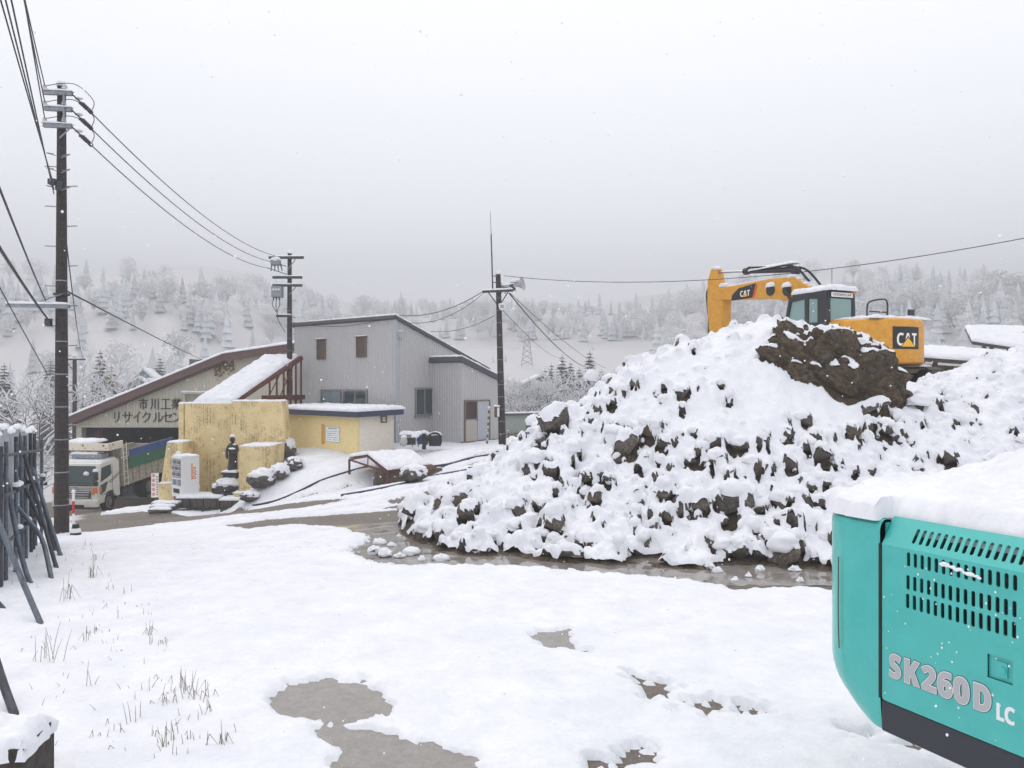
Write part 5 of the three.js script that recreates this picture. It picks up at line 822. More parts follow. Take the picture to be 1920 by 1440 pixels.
  const cn = part('bed_guard', [box(2.24, 0.34, 0.12, 0, 3.05, -0.85, 0, 0.03), box(2.2, 0.05, 1.1, 0, 2.98, -1.4), box(0.08, 0.34, 1.1, 1.08, 3.05, -1.4), box(0.08, 0.34, 1.1, -1.08, 3.05, -1.4), box(0.1, 0.75, 0.1, 0.3, 2.7, -1.0)], rusty, o); keep('snow_layer', at(snowPatch(1.5, 1.1, 0.12, 0.06, 0.03), -0.35, 3.21, -1.35), snow, cn);
  // ladder and tarp on the left side
  const ld = part('ladder', [bar(V(1.19, 3.1, -1.8), V(1.22, 1.0, -1.8), 0.022), bar(V(1.19, 3.1, -2.1), V(1.22, 1.0, -2.1), 0.022)], cabW, o); for (let k = 0; k < 7; k++) part('rung', [bar(V(1.21, 1.1 + k * 0.3, -1.8), V(1.21, 1.1 + k * 0.3, -2.1), 0.015)], cabW, ld);
  const cloth = (y0, y1, m, off) => { const g = new THREE.PlaneGeometry(4.2, y1 - y0, 60, 8), p = g.attributes.position; for (let i = 0; i < p.count; i++) p.setZ(i, 0.018 * Math.sin(p.getX(i) * 9 + p.getY(i) * 2) + 0.012 * n2(p.getX(i) * 4, p.getY(i) * 6)); g.rotateY(Math.PI / 2); g.translate(bw / 2 + 0.14 + off, (y0 + y1) / 2, -4.3); g.computeVertexNormals(); return g; };
  const tp = part('tarpaulin', [cloth(1.78, 2.38, null, 0)], mat('green tarpaulin', [0.02, 0.13, 0.06], 0.6, { side: THREE.DoubleSide }), o);
  part('blue_band', [cloth(2.36, 2.7, null, 0.01)], mat('blue tarpaulin', [0.02, 0.06, 0.25], 0.5, { side: THREE.DoubleSide }), tp); part('tarp_rail', [bar(V(bw / 2 + 0.06, 2.7, -2.15), V(bw / 2 + 0.06, 2.7, -6.5), 0.03)], steelGalv, o);
  for (let k = 0; k < 4; k++) part('tarp_post', [bar(V(bw / 2 + 0.06, 2.35, -2.2 - k * 1.15), V(bw / 2 + 0.06, 2.7, -2.2 - k * 1.15), 0.025)], steelGalv, o);
}
// ---------------------------------------------------------------- yellow excavator on the heap
const font = await new FontLoader().loadAsync('fonts/droid/droid_sans_bold.typeface.json');
{
  const cx = 10.12, cd = 22.6, gy = 2.63;
  const o = thing('yellow_excavator', 'yellow tracked excavator with black cab parked on top of the heap', 'excavator', W(cx, gy - 0.06, cd), rad(115)); o.scale.setScalar(1.05);
  // local: +x forward, -z the machine's left
  const yel = mat('machine yellow', [1, 1, 1], 0.42, { map: grime([222, 160, 42], [190, 130, 34], 0.4, 6) }), blk = mat('machine black', [0.02, 0.021, 0.023], 0.45);
  const green = new THREE.MeshPhysicalMaterial({ color: new THREE.Color(0.24, 0.36, 0.34), roughness: 0.08 }); green.name = 'cab glass';
  // undercarriage
  for (const s of [1, -1]) {
    const z = s * 0.95, r = 0.36, L = 1.5, pts = []; const n = 46, per = 4 * L + 2 * Math.PI * r;
    const tr = part('track_frame', [box(2.8, 0.34, 0.3, 0, 0.44, z, 0, 0.04)], blk, o);
    for (let k = 0; k < n; k++) { let q = k / n * per, x, y, a; if (q < 2 * L) { x = -L + q; y = 2 * r; a = 0; } else if (q < 2 * L + Math.PI * r) { const t = (q - 2 * L) / r; x = L + Math.sin(t) * r; y = r + Math.cos(t) * r; a = -t; } else if (q < 4 * L + Math.PI * r) { x = L - (q - 2 * L - Math.PI * r); y = 0; a = Math.PI; } else { const t = (q - 4 * L - Math.PI * r) / r; x = -L - Math.sin(t) * r; y = r - Math.cos(t) * r; a = Math.PI - t; } const g = box(0.15, 0.05, 0.5, 0, 0, 0); g.rotateZ(a); g.translate(x, y + 0.03, z); part('track_shoe', [g], mats['track steel'] ?? mat('track steel', [0.1, 0.085, 0.075], 0.7, { metalness: 0.4 }), tr); }
    for (const x of [-L, L]) part('sprocket', [disc(r - 0.04, 0.3, 'z', x, r + 0.03, z, 20)], blk, tr);
    keep('snow_layer', at(snowPatch(2.9, 0.5, 0.07, 0.06), 0, 2 * r + 0.06, z), snow, tr);
  }
  part('slew_base', [box(1.6, 0.3, 1.5, 0, 0.7, 0), disc(0.6, 0.2, 'y', 0, 0.86, 0)], blk, o);
  // house: plan with a round tail
  const plan = new THREE.Shape(); plan.moveTo(1.25, -1.2); plan.lineTo(1.25, 1.2); plan.lineTo(-0.7, 1.22); plan.bezierCurveTo(-1.35, 1.2, -1.72, 0.7, -1.75, 0); plan.bezierCurveTo(-1.72, -0.7, -1.35, -1.2, -0.7, -1.22); plan.closePath();
  const house = (y0, y1, x0) => { const g = new THREE.ExtrudeGeometry(plan, { depth: y1 - y0 - 0.14, bevelEnabled: true, bevelThickness: 0.07, bevelSize: 0.07, bevelOffset: -0.07, bevelSegments: 4, curveSegments: 24 }); g.rotateX(Math.PI / 2); g.translate(0, y1 - 0.07, 0); return g; };
  const deck = part('deck', [box(2.6, 0.16, 2.3, 0.0, 0.96, 0, 0, 0.03)], blk, o);
  const tail = new THREE.Shape(); tail.moveTo(-0.55, -1.22); tail.lineTo(-0.55, 1.22); tail.lineTo(-0.7, 1.22); tail.bezierCurveTo(-1.35, 1.2, -1.72, 0.7, -1.75, 0); tail.bezierCurveTo(-1.72, -0.7, -1.35, -1.2, -0.7, -1.22); tail.closePath();
  const tg = new THREE.ExtrudeGeometry(tail, { depth: 1.02, bevelEnabled: true, bevelThickness: 0.08, bevelSize: 0.08, bevelOffset: -0.08, bevelSegments: 4, curveSegments: 24 }); tg.rotateX(Math.PI / 2); tg.translate(0, 1.94, 0);
  const cw = part('counterweight', [toCreasedNormals(flat(tg), 0.5)], yel, o);
  part('side_panel', [box(0.75, 0.98, 0.06, -0.15, 1.5, -1.18, 0, 0.02)], yel, o); part('side_panel', [box(1.8, 0.98, 0.06, 0.35, 1.5, 1.18, 0, 0.02)], yel, o); part('panel_seam', [box(0.02, 0.9, 0.02, -0.54, 1.48, -1.215)], blk, o);
  part('hood', [box(0.95, 0.14, 2.3, -0.15, 1.98, 0.0, 0, 0.05), box(1.2, 0.95, 1.3, 0.55, 1.5, 0.5, 0, 0.04)], yel, o);
  keep('snow_layer', at(snowPatch(1.5, 2.1, 0.09, 0.06, 0.05), -0.75, 2.02, 0.05), snow, o);
  // cab
  const cx0 = -0.1, cx1 = 1.55, cz = -0.72, chw = 0.5;
  const cabProf = [[cx0, 1.0], [cx1 - 0.08, 1.0], [cx1, 1.5], [cx1 - 0.28, 2.72], [cx1 - 0.45, 2.84], [cx0 + 0.05, 2.88], [cx0 - 0.03, 2.8], [cx0 - 0.06, 1.9]];
  const hole = (pts) => new THREE.Path(pts.map((p) => new THREE.Vector2(...p)));
  const side = new THREE.Shape(cabProf.map((p) => new THREE.Vector2(...p))); side.holes.push(hole([[cx0 + 0.3, 2.02], [cx0 + 0.3, 2.66], [cx0 + 0.62, 2.7], [cx0 + 0.62, 2.02]]), hole([[cx0 + 0.76, 1.75], [cx0 + 0.76, 2.7], [cx1 - 0.4, 2.66], [cx1 - 0.16, 1.75]]));
  const cab = part('cab', [...[-1, 1].map((s) => { const g = new THREE.ExtrudeGeometry(side, { depth: 0.06, bevelEnabled: true, bevelSize: 0.015, bevelThickness: 0.015, bevelOffset: -0.015, bevelSegments: 1 }); g.translate(0, 0, cz + s * chw - 0.03); return g; }), box(1.3, 0.08, 2 * chw, cx0 + 0.62, 2.84, cz, 0, 0.03), box(0.08, 0.95, 2 * chw, cx0, 1.45, cz), box(0.1, 0.9, 0.09, cx0 - 0.0, 2.36, cz - chw + 0.04), box(0.1, 0.9, 0.09, cx0 - 0.0, 2.36, cz + chw - 0.04), box(0.08, 0.16, 2 * chw, cx0 + 0.0, 2.76, cz), box(1.5, 0.1, 2 * chw, cx0 + 0.75, 1.05, cz), beam(V(cx1 - 0.02, 1.5, cz), V(cx1 - 0.05, 1.0, cz), 2 * chw, 0.05, V(1, 0, 0))], blk, o);
  part('rear_window', [box(0.015, 0.72, 2 * chw - 0.18, cx0 - 0.01, 2.3, cz)], green, cab);
  for (const s of [-1, 1]) { part('side_window', [box(0.34, 0.7, 0.012, cx0 + 0.46, 2.36, cz + s * chw)], green, cab); part('side_window', [(() => { const g = extrude([[cx0 + 0.74, 1.73], [cx1 - 0.14, 1.73], [cx1 - 0.38, 2.68], [cx0 + 0.74, 2.72]], 0.012); g.translate(0, 0, cz + s * chw); return g; })()], green, cab); }
  part('front_window', [(() => { const g = extrude([[-chw + 0.06, 0], [chw - 0.06, 0], [chw - 0.06, 1.2], [-chw + 0.06, 1.2]], 0.012); g.rotateY(Math.PI / 2); g.rotateZ(0.21); g.translate(cx1 - 0.03, 1.52, cz); return g; })()], green, cab);
  part('seat', [box(0.5, 0.14, 0.5, cx0 + 0.55, 1.5, cz, 0, 0.04), box(0.14, 0.75, 0.48, cx0 + 0.3, 1.9, cz, 0, 0.05)], blackMatte, cab);
  keep('snow_layer', at(snowPatch(1.42, 1.05, 0.17, 0.05, 0.03), cx0 + 0.55, 2.87, cz), snow, cab);
  part('beacon', [box(0.12, 0.2, 0.16, cx0 - 0.04, 2.9, cz + chw - 0.06, 0, 0.03)], mat('amber beacon', [0.75, 0.22, 0.04], 0.3), cab);
  part('aerial', [bar(V(cx0 + 0.1, 2.85, cz - 0.2), V(cx0 + 0.1, 3.5, cz - 0.2), 0.008)], black, cab);
  { const t = canvasTex(256, 48, (c, w, h) => { c.fillStyle = '#e8e8e4'; c.fillRect(0, 0, w, h); c.fillStyle = '#333'; c.font = 'bold 34px sans-serif'; c.textAlign = 'center'; c.fillText('CATERPILLAR', w / 2, 36, w - 12); }); const g = new THREE.PlaneGeometry(0.82, 0.13); g.rotateY(-Math.PI / 2); g.translate(cx0 - 0.07, 2.76, cz); keep('name_strip', g, mat('name strip', [1, 1, 1], 0.5, { map: t }), cab); }
  part('grab_rail', [tube([V(0.5, 2.0, 1.05), V(0.5, 2.62, 1.05), V(0.44, 2.7, 1.05), V(-0.1, 2.72, 1.05), V(-0.16, 2.64, 1.05), V(-0.16, 2.0, 1.05)], 0.025, 8, 40), bar(V(-0.16, 2.35, 1.05), V(-0.16, 2.35, 0.35), 0.02)], blk, o);
  part('mirror', [bar(V(-0.9, 1.95, 0.9), V(-1.0, 2.25, 0.95), 0.015), box(0.05, 0.16, 0.22, -1.0, 2.27, 0.95)], blk, o); part('mirror', [bar(V(1.5, 1.8, cz - chw), V(1.62, 2.05, cz - chw - 0.2), 0.015), box(0.05, 0.3, 0.14, 1.62, 2.15, cz - chw - 0.2)], blk, o);
  // emblem plate on the tail, following its curve
  const plate = (w, h, full) => canvasTex(512, 480, (c, W_, H_) => { c.fillStyle = '#17181a'; c.fillRect(0, 0, W_, H_); c.fillStyle = '#f1efe6'; c.save(); c.scale(1, 1.75); c.font = 'bold 216px sans-serif'; c.textAlign = 'center'; c.textBaseline = 'alphabetic'; c.fillText('CAT', W_ / 2, 232, W_ - 50); c.restore(); c.fillStyle = '#17181a'; c.beginPath(); c.moveTo(W_ * 0.53, 190); c.lineTo(W_ * 0.25, 446); c.lineTo(W_ * 0.83, 446); c.closePath(); c.fill(); c.fillStyle = '#f2b51f'; c.beginPath(); c.moveTo(W_ * 0.53, 232); c.lineTo(W_ * 0.29, 428); c.lineTo(W_ * 0.79, 428); c.closePath(); c.fill(); });
  const emblem = mat('emblem print', [1, 1, 1], 0.5, { map: plate() });
  { // curved strip on the tail between two places of its plan curve
    const cv = new THREE.CubicBezierCurve(new THREE.Vector2(-1.75, 0), new THREE.Vector2(-1.72, 0.7), new THREE.Vector2(-1.35, 1.2), new THREE.Vector2(-0.7, 1.22)), n = 12, pos = [], uv = [], idx = [];
    for (let i = 0; i <= n; i++) { const t = lerp(-0.3, 0.15, i / n), q = cv.getPoint(Math.abs(t)), tn = cv.getTangent(Math.abs(t)), sg = Math.sign(t) || 1, p = { x: q.x, y: q.y * sg }, nx = -Math.abs(tn.y), nz = sg * Math.abs(tn.x); for (const [y, v] of [[1.22, 0], [1.8, 1]]) { pos.push(p.x + nx * 0.008 , y, p.y + nz * 0.008); uv.push(i / n, v); } if (i < n) { const a = i * 2; idx.push(a, a + 2, a + 1, a + 1, a + 2, a + 3); } }
    const g = new THREE.BufferGeometry(); g.setAttribute('position', new THREE.Float32BufferAttribute(pos, 3)); g.setAttribute('uv', new THREE.Float32BufferAttribute(uv, 2)); g.setIndex(idx); g.computeVertexNormals(); emblem.side = THREE.DoubleSide; keep('emblem', g, emblem, cw);
  }
  // boom, stick, rams
  const bz = 0.12, boomPts = [[0.55, 1.45], [0.95, 1.25], [1.6, 2.2], [2.3, 2.82], [3.1, 3.02], [5.7, 3.22], [5.85, 3.42], [5.6, 3.64], [4.6, 3.64], [3.2, 3.66], [2.2, 3.6], [1.55, 3.2], [0.95, 2.35]];
  const bg = extrude(boomPts, 0.42, 0.03); bg.translate(0, 0, bz - 0.21); const boom = part('boom', [bg], yel, o);
  for (const [x, y] of [[2.45, 3.2], [3.15, 3.28]]) { const bs = part('pivot_boss', [disc(0.17, 0.56, 'z', x, y, bz, 20)], blk, boom); keep('snow_cap', at(snowBlob(0.19, 0.12, 0.1), x, y + 0.14, bz - 0.26), snowSoft, bs); }
  const sg = extrude([[5.45, 3.45], [5.75, 3.8], [5.92, 4.33], [6.08, 4.38], [6.28, 3.95], [6.3, 3.2], [6.1, 1.2], [5.95, 0.6], [5.75, 0.62], [5.62, 1.2], [5.5, 2.6]], 0.34, 0.03); sg.translate(0, 0, bz - 0.17); const stick = part('stick', [sg], yel, o); keep('snow_cap', at(snowBlob(0.16, 0.1, 0.18), 6.02, 4.36, bz), snowSoft, stick); keep('snow_cap', at(snowBlob(0.3, 0.12, 0.2), 5.6, 3.7, bz), snowSoft, stick);
  part('stick_ram', [bar(V(2.35, 3.84, bz), V(4.5, 4.08, bz), 0.085, 14), disc(0.13, 0.2, 'z', 2.35, 3.82, bz), disc(0.12, 0.18, 'x', 4.5, 4.08, bz)], blk, o); part('stick_rod', [bar(V(4.5, 4.08, bz), V(6.0, 4.24, bz), 0.045, 12)], mat('chrome rod', [0.5, 0.5, 0.52], 0.2, { metalness: 0.9 }), o);
  part('hose_bundle', [tube([V(1.7, 3.4, bz - 0.1), V(2.3, 3.92, bz - 0.1), V(3.4, 4.06, bz - 0.1), V(4.3, 4.17, bz - 0.12)], 0.035, 6)], rubber, o); part('hose_bundle', [tube([V(1.3, 3.1, bz + 0.1), V(2.1, 3.85, bz + 0.1), V(3.2, 4.0, bz + 0.1)], 0.035, 6)], rubber, o);
  for (const s of [-1, 1]) part('boom_ram', [bar(V(1.2, 1.2, bz + s * 0.34), V(1.9, 2.35, bz + s * 0.34), 0.08, 12), bar(V(1.9, 2.35, bz + s * 0.34), V(2.45, 3.2, bz + s * 0.3), 0.05, 10)], blk, o);
  part('bucket_ram', [bar(V(6.36, 3.5, bz), V(6.4, 1.9, bz), 0.07, 12), tube([V(6.3, 3.9, bz), V(6.55, 3.6, bz), V(6.5, 3.0, bz), V(6.4, 2.6, bz)], 0.03, 6)], blk, o);
  part('bucket', [(() => { const g = extrude([[5.7, 0.6], [6.2, 0.75], [6.5, 0.3], [6.4, -0.4], [5.9, -0.7], [5.3, -0.55], [5.6, -0.2]], 1.0, 0.03); g.translate(0, 0, bz - 0.5); return g; })()], blk, o);
  keep('snow_layer', at(snowPatch(2.0, 0.3, 0.09, 0.05, 0.03), 3.3, 4.04, bz), snow, boom); 
  { const c = []; for (let k = 0; k < 12; k++) c.push(flat(at(snowBlob(0.16 + R() * 0.1, 0.09, 0.2), 1.35 + k * 0.13, 3.0 + Math.min(0.62, k * 0.085), bz + rr(-0.05, 0.05)))); keep('snow_layer', mergeGeometries(c), snow, boom); }
  keep('snow_layer', at(snowPatch(1.6, 0.3, 0.05, 0.05, 0.02), 4.5, 3.64, bz), snow, boom);
  { const t = canvasTex(512, 180, (c, w, h) => { c.clearRect(0, 0, w, h); c.fillStyle = '#17181a'; c.beginPath(); c.moveTo(0, h); c.lineTo(30, 100); c.lineTo(150, 30); c.lineTo(470, 0); c.lineTo(400, h); c.closePath(); c.fill(); c.fillStyle = '#d63a2a'; c.beginPath(); c.moveTo(400, h); c.lineTo(470, 20); c.lineTo(505, 14); c.lineTo(440, h); c.closePath(); c.fill(); c.fillStyle = '#f1efe6'; c.font = 'bold 104px sans-serif'; c.fillText('CAT', 170, 146, 190); c.fillStyle = '#f2b51f'; c.beginPath(); c.moveTo(268, 96); c.lineTo(222, 150); c.lineTo(314, 150); c.closePath(); c.fill(); }); const g = new THREE.PlaneGeometry(1.3, 0.46); g.rotateY(Math.PI); g.translate(4.35, 3.36, bz - 0.244); const m = mat('boom print', [1, 1, 1], 0.5, { map: t, transparent: true, alphaTest: 0.5 }); keep('emblem', g, m, boom); }
}
// ---------------------------------------------------------------- teal excavator, close by on the right
{
  const o = thing('teal_excavator', 'teal excavator rear body close by on the right, snow along its top', 'excavator', W(1.955, 0, 4.08), rad(117.2));
  // local: +x towards the rear end, +z into the machine, y up
  const tealTex = grime([64, 182, 174], [54, 170, 163], 0.35, 5), teal = mat('teal paint', [1, 1, 1], 0.28, { map: tealTex }), tealM = new THREE.MeshPhysicalMaterial({ map: tealTex, roughness: 0.3, clearcoat: 0.5, clearcoatRoughness: 0.15 }); tealM.name = 'teal enamel';
  const dark = mat('dark skirt', [0.028, 0.03, 0.04], 0.5);
  const Wz = 2.98, y0 = 1.06, y1 = 2.18;
  // counterweight: plan curve lofted over the height
  const half = [[0, 0], [0.12, 0], [0.24, 0.005], [0.34, 0.05], [0.43, 0.15], [0.5, 0.3], [0.56, 0.55], [0.61, 0.95], [0.63, Wz / 2]], planPts = half.concat(half.slice(0, -1).reverse().map(([x, z]) => [x, Wz - z]));
  const cur = new THREE.CatmullRomCurve3(planPts.map(([x, z]) => V(x, 0, z)), false, 'centripetal'), NP = 90, prof = [];
  for (let k = 0; k <= 10; k++) { const a = k / 10 * Math.PI / 2; prof.push([y0 + 0.32 * (1 - Math.cos(a)) * 1.0, 0.30 * (1 - Math.sin(a))]); }
  for (let k = 1; k <= 8; k++) prof.push([lerp(y0 + 0.32, y1 - 0.06, k / 8), 0]);
  for (let k = 1; k <= 5; k++) { const a = k / 5 * Math.PI / 2; prof.push([y1 - 0.06 + 0.06 * Math.sin(a), 0.06 * (1 - Math.cos(a))]); }
  const pos = [], idx = [], NQ = prof.length;
  for (let i = 0; i <= NP; i++) { const p = cur.getPoint(i / NP), t = cur.getTangent(i / NP), nx = t.z, nz = -t.x; const endK = sstep(0.02, 0.3, p.x); for (const [y, ins] of prof) { const low = clamp((y0 + 0.32 - y) / 0.32), e = y < 1.7 ? ins * lerp(0.1, 0.55, endK) : ins, rise = 0.3 * (1 - Math.sqrt(1 - clamp(p.x / 0.56, 0, 0.98) ** 2)) * low; pos.push(Math.max(0, p.x - nx * e), y + rise, p.z - nz * e); } }
  for (let i = 0; i < NP; i++) for (let j = 0; j < NQ - 1; j++) { const a = i * NQ + j, b = a + NQ; idx.push(a, a + 1, b, b, a + 1, b + 1); }
  const cap = (j, flip) => { const c0 = pos.length / 3; pos.push(0.02, pos[j * 3 + 1], Wz / 2); for (let i = 0; i < NP; i++) { const a = i * NQ + j, b = a + NQ; flip ? idx.push(c0, b, a) : idx.push(c0, a, b); } };
  cap(NQ - 1, false); cap(0, true);
  const cg = new THREE.BufferGeometry(); cg.setAttribute('position', new THREE.Float32BufferAttribute(pos, 3)); cg.setIndex(idx); cg.computeVertexNormals();
  { const uv = new Float32Array(pos.length / 3 * 2); for (let i = 0; i < uv.length / 2; i++) { uv[i * 2] = pos[i * 3] + pos[i * 3 + 2]; uv[i * 2 + 1] = pos[i * 3 + 1]; } cg.setAttribute('uv', new THREE.Float32BufferAttribute(uv, 2)); }
  const cw = keep('counterweight', cg, tealM, o); tealM.side = THREE.DoubleSide;
  part('front_plate', [box(0.012, y1 - y0 - 0.1, Wz - 0.1, 0.0, (y0 + y1) / 2 + 0.03, Wz / 2)], tealM, cw);
  part('scratch', [tube([V(0.262, 1.93, -0.004), V(0.262, 1.6, -0.005), V(0.258, 1.42, -0.003)], 0.0035, 5)], mat('rust scratch', [0.09, 0.08, 0.03], 0.8), cw);
  // side door: upright lower part and a leaning top strip, both with slots cut through
  const L = 2.3, seam = 0.012, k0 = 1.985;
  const slot = (x, y, w, h) => { const p = new THREE.Path(), r = w / 2; p.absarc(x, y + h - r, r, 0, Math.PI, false); p.absarc(x, y + r, r, Math.PI, 2 * Math.PI, false); p.closePath(); return p; };
  const rect = (x0, x1, ya, yb, r) => { const s = new THREE.Shape(); s.moveTo(x0 + r, ya); s.lineTo(x1 - r, ya); s.quadraticCurveTo(x1, ya, x1, ya + r); s.lineTo(x1, yb); s.lineTo(x0, yb); s.lineTo(x0, ya + r); s.quadraticCurveTo(x0, ya, x0 + r, ya); return s; };
  // drawn as seen from outside: X runs from the seam to the right (towards -x local)
  const door = rect(seam, L, 1.23, 2.055, 0.02), pitch = 0.0375, x0 = 0.165;
  for (let k = 0; k < 15; k++) { door.holes.push(slot(x0 + k * pitch, 1.966, 0.019, 0.072)); door.holes.push(slot(x0 + k * pitch - 0.003, 1.846, 0.019, 0.074)); door.holes.push(slot(x0 + k * pitch - 0.005, 1.75, 0.019, 0.075)); }
  door.holes.push(new THREE.Path([[0.565, 1.535], [0.68, 1.535], [0.68, 1.645], [0.565, 1.645]].map((p) => new THREE.Vector2(...p))));
  const dg = new THREE.ExtrudeGeometry(door, { depth: 0.006, bevelEnabled: false, curveSegments: 5 }); dg.rotateY(Math.PI); dg.translate(0, 0, 0.006);
  const panel = part('side_door', [dg], tealM, o);
  const tip = rect(seam, L, 0, 0.17, 0.001); for (let k = 0; k < 15; k++) tip.holes.push(slot(x0 + 0.01 + k * pitch, 0.035, 0.019, 0.085));
  const ug = new THREE.ExtrudeGeometry(tip, { depth: 0.006, bevelEnabled: false, curveSegments: 5 }); ug.rotateY(Math.PI); ug.translate(0, 0, 0.006); ug.rotateX(0.62); ug.translate(0, 2.0545, 0); part('door_top', [ug], tealM, panel);
  part('radiator', [box(1.5, 0.62, 0.12, -0.95, 1.72, 0.55)], mat('radiator grey', [0.16, 0.16, 0.165], 0.6, { metalness: 0.3 }), o);
  part('door_seam', [box(0.014, 0.82, 0.05, -0.002, 1.645, 0.02)], rubber, panel);
  const lt = part('latch', [box(0.115, 0.11, 0.004, -0.6225, 1.59, 0.016), box(0.05, 0.07, 0.01, -0.628, 1.588, 0.01)], tealM, panel); part('latch_button', [disc(0.017, 0.008, 'z', -0.632, 1.588, 0.002, 16)], teal, lt);
  // model lettering: dark edge, pale edge, grey face
  const txt = (s, size, x, y, sx, off, z, m, name, gap = 0) => { const g = new TextGeometry(s, { font, size, depth: 0.0015, curveSegments: 5, bevelEnabled: off > 0, bevelSize: off, bevelThickness: 0.0004, bevelSegments: 1 }); g.scale(sx, 1, 1); g.rotateY(Math.PI); g.translate(-x, y, z); return part(name, [g], m, panel); };
  const white = mat('white vinyl', [0.8, 0.81, 0.8], 0.4), greyV = mat('grey vinyl', [0.42, 0.43, 0.44], 0.35), navyV = mat('navy vinyl', [0.02, 0.03, 0.05], 0.4);
  let x = 0.055; for (const [c, w, sx, dx] of [['S', 0.083, 0.98, 0], ['K', 0.093, 0.98, 0.0], ['2', 0.083, 1.02, 0.008], ['6', 0.083, 1.02, 0], ['0', 0.085, 1.02, 0], ['D', 0.1, 0.95, 0.006]]) { x += dx; const y = 1.372; txt(c, 0.116, x, y, sx * 0.86, 0.0105, -0.0002, navyV, 'letter_edge'); txt(c, 0.116, x, y, sx * 0.86, 0.0075, -0.0022, white, 'letter_outline'); txt(c, 0.116, x, y, sx * 0.86, 0.0035, -0.0044, greyV, 'letter'); x += w; }
  txt('L', 0.075, 0.603, 1.357, 0.75, 0.002, -0.0005, white, 'letter'); txt('C', 0.075, 0.642, 1.357, 0.75, 0.002, -0.0005, white, 'letter');
  // skirt, deck, hood
  part('skirt', [box(L, 0.165, 0.12, -L / 2 - 0.005, 1.145, 0.06, 0, 0.012)], dark, o);
  part('deck', [box(L + 0.3, 0.2, Wz - 0.3, -L / 2 - 0.15, 1.12, Wz / 2 + 0.05)], dark, o);
  part('top_cover', [box(L, 0.05, Wz - 0.2, -L / 2, 2.155, Wz / 2 + 0.0, 0, 0.012)], tealM, o); part('added_light_stop', [box(0.04, 0.95, Wz - 0.1, -L + 0.02, 1.68, Wz / 2)], dark, o); part('side_door', [box(L, 0.9, 0.04, -L / 2, 1.68, Wz - 0.04)], tealM, o);  // unseen bulkhead added to keep light out behind the vent slots
  const hood = part('engine_hood', [box(1.5, 0.26, 1.45, -0.85, 2.28, 1.5, 0, 0.1)], tealM, o); for (let k = 0; k < 6; k++) part('grille_slat', [(() => { const g = box(0.012, 0.05, 0.34, 0, 0, 0); g.rotateZ(0.6); g.translate(-0.42 - k * 0.05, 2.435, 0.98); return g; })()], black, hood);
  // snow along the top: thick over the tail, drifted against the hood
  const inTop = (x, z) => { if (z < 0.0 || z > Wz) return -1; const lim = (() => { const t = z < Wz / 2 ? z : Wz - z; for (let i = 0; i + 1 < half.length; i++) if (half[i + 1][1] >= t) return lerp(half[i][0], half[i + 1][0], (t - half[i][1]) / (half[i + 1][1] - half[i][1] + 1e-6)); return 0.63; })(); return Math.min(lim + 0.03 - x + 0.02 * n2(z * 6, x * 3), z + 0.02 + 0.02 * n2(x * 5, 3), Wz - z, x + L - 0.05); };
  const tp = (x, z) => { let y = y1 + 0.002; if (x < 0) { if (z < 0.18) y = 2.19 - (0.18 - z) * 0.88; else y = 2.19; } const hx = 1 - sstep(-0.45, 0.45, x), hz = sstep(0.25, 0.95, z) * (1 - sstep(2.2, 2.7, z)); return y + 0.25 * hx * hz; };
  const gx = range(-1.5, 0.7, 0.013), gz = range(-0.04, Wz, 0.014);
  const sg = gridMesh(gx, gz.map((v) => v), (x, z) => { let d = inTop(x, z); const onDoor = x < 0.015 ? 1 : 0; if (onDoor) d = Math.min(d, z - 0.1 + 0.03 * n2(x * 7, 1.3)); d = Math.min(d, Math.hypot(Math.max(0, x + 0.02), Math.max(0, 0.1 - z)) > 0 && x < 0.03 && z < 0.1 ? z - 0.1 : d); const bare2 = x < -0.36 && x > -0.74 && z > 0.8 && z < 1.16 ? 1 : 0; if (bare2) d = Math.min(d, 0.05 * Math.sin((x + 0.36) / 0.05 * 6.283) - 0.01 + 0.03 * n2(x * 9, z * 6)); const k = clamp(d / 0.14), t = 0.105 * Math.sqrt(Math.max(0, 1 - (1 - k) * (1 - k))) + 0.03 * sstep(0.35, 0.75, z) * (1 - sstep(0.8, 1.1, z)); return [d > 0 ? tp(x, z) + t * (1 + 0.2 * n2(x * 3.2, z * 3.2) + 0.08 * n2(x * 11, z * 11)) : tp(x, z) - 0.012, d > 0 ? 1 : 0]; });
  { const p = sg.attributes.position; for (let i = 0; i < p.count; i++) p.setZ(i, -p.getZ(i)); const ix = sg.index.array; for (let i = 0; i < ix.length; i += 3) { const q = ix[i]; ix[i] = ix[i + 1]; ix[i + 1] = q; } sg.computeVertexNormals(); }
  keep('snow_layer', sg, snow, o);
  // flakes stuck on the paint
  { const c = [], q = rng(31); for (let k = 0; k < 46; k++) { const s = 0.002 + q() * 0.004, g = new THREE.IcosahedronGeometry(s, 0); g.scale(1, 1.2, 0.4); g.translate(-0.02 - q() * 0.7, 1.25 + q() * 0.78, -0.001); c.push(flat(g)); } for (let k = 0; k < 22; k++) { const s = 0.005 + q() * 0.006, g = new THREE.IcosahedronGeometry(s, 1); g.scale(1.5, 1, 0.8); g.translate(-0.34 - k * 0.009, 2.012 + 0.01 * q() - k * 0.0012, -0.002); c.push(flat(g)); } tag(keep('stuck_flakes', mergeGeometries(c), mat('flake white', [0.85, 0.86, 0.88], 0.9), panel), null, null, null, 'stuff'); }
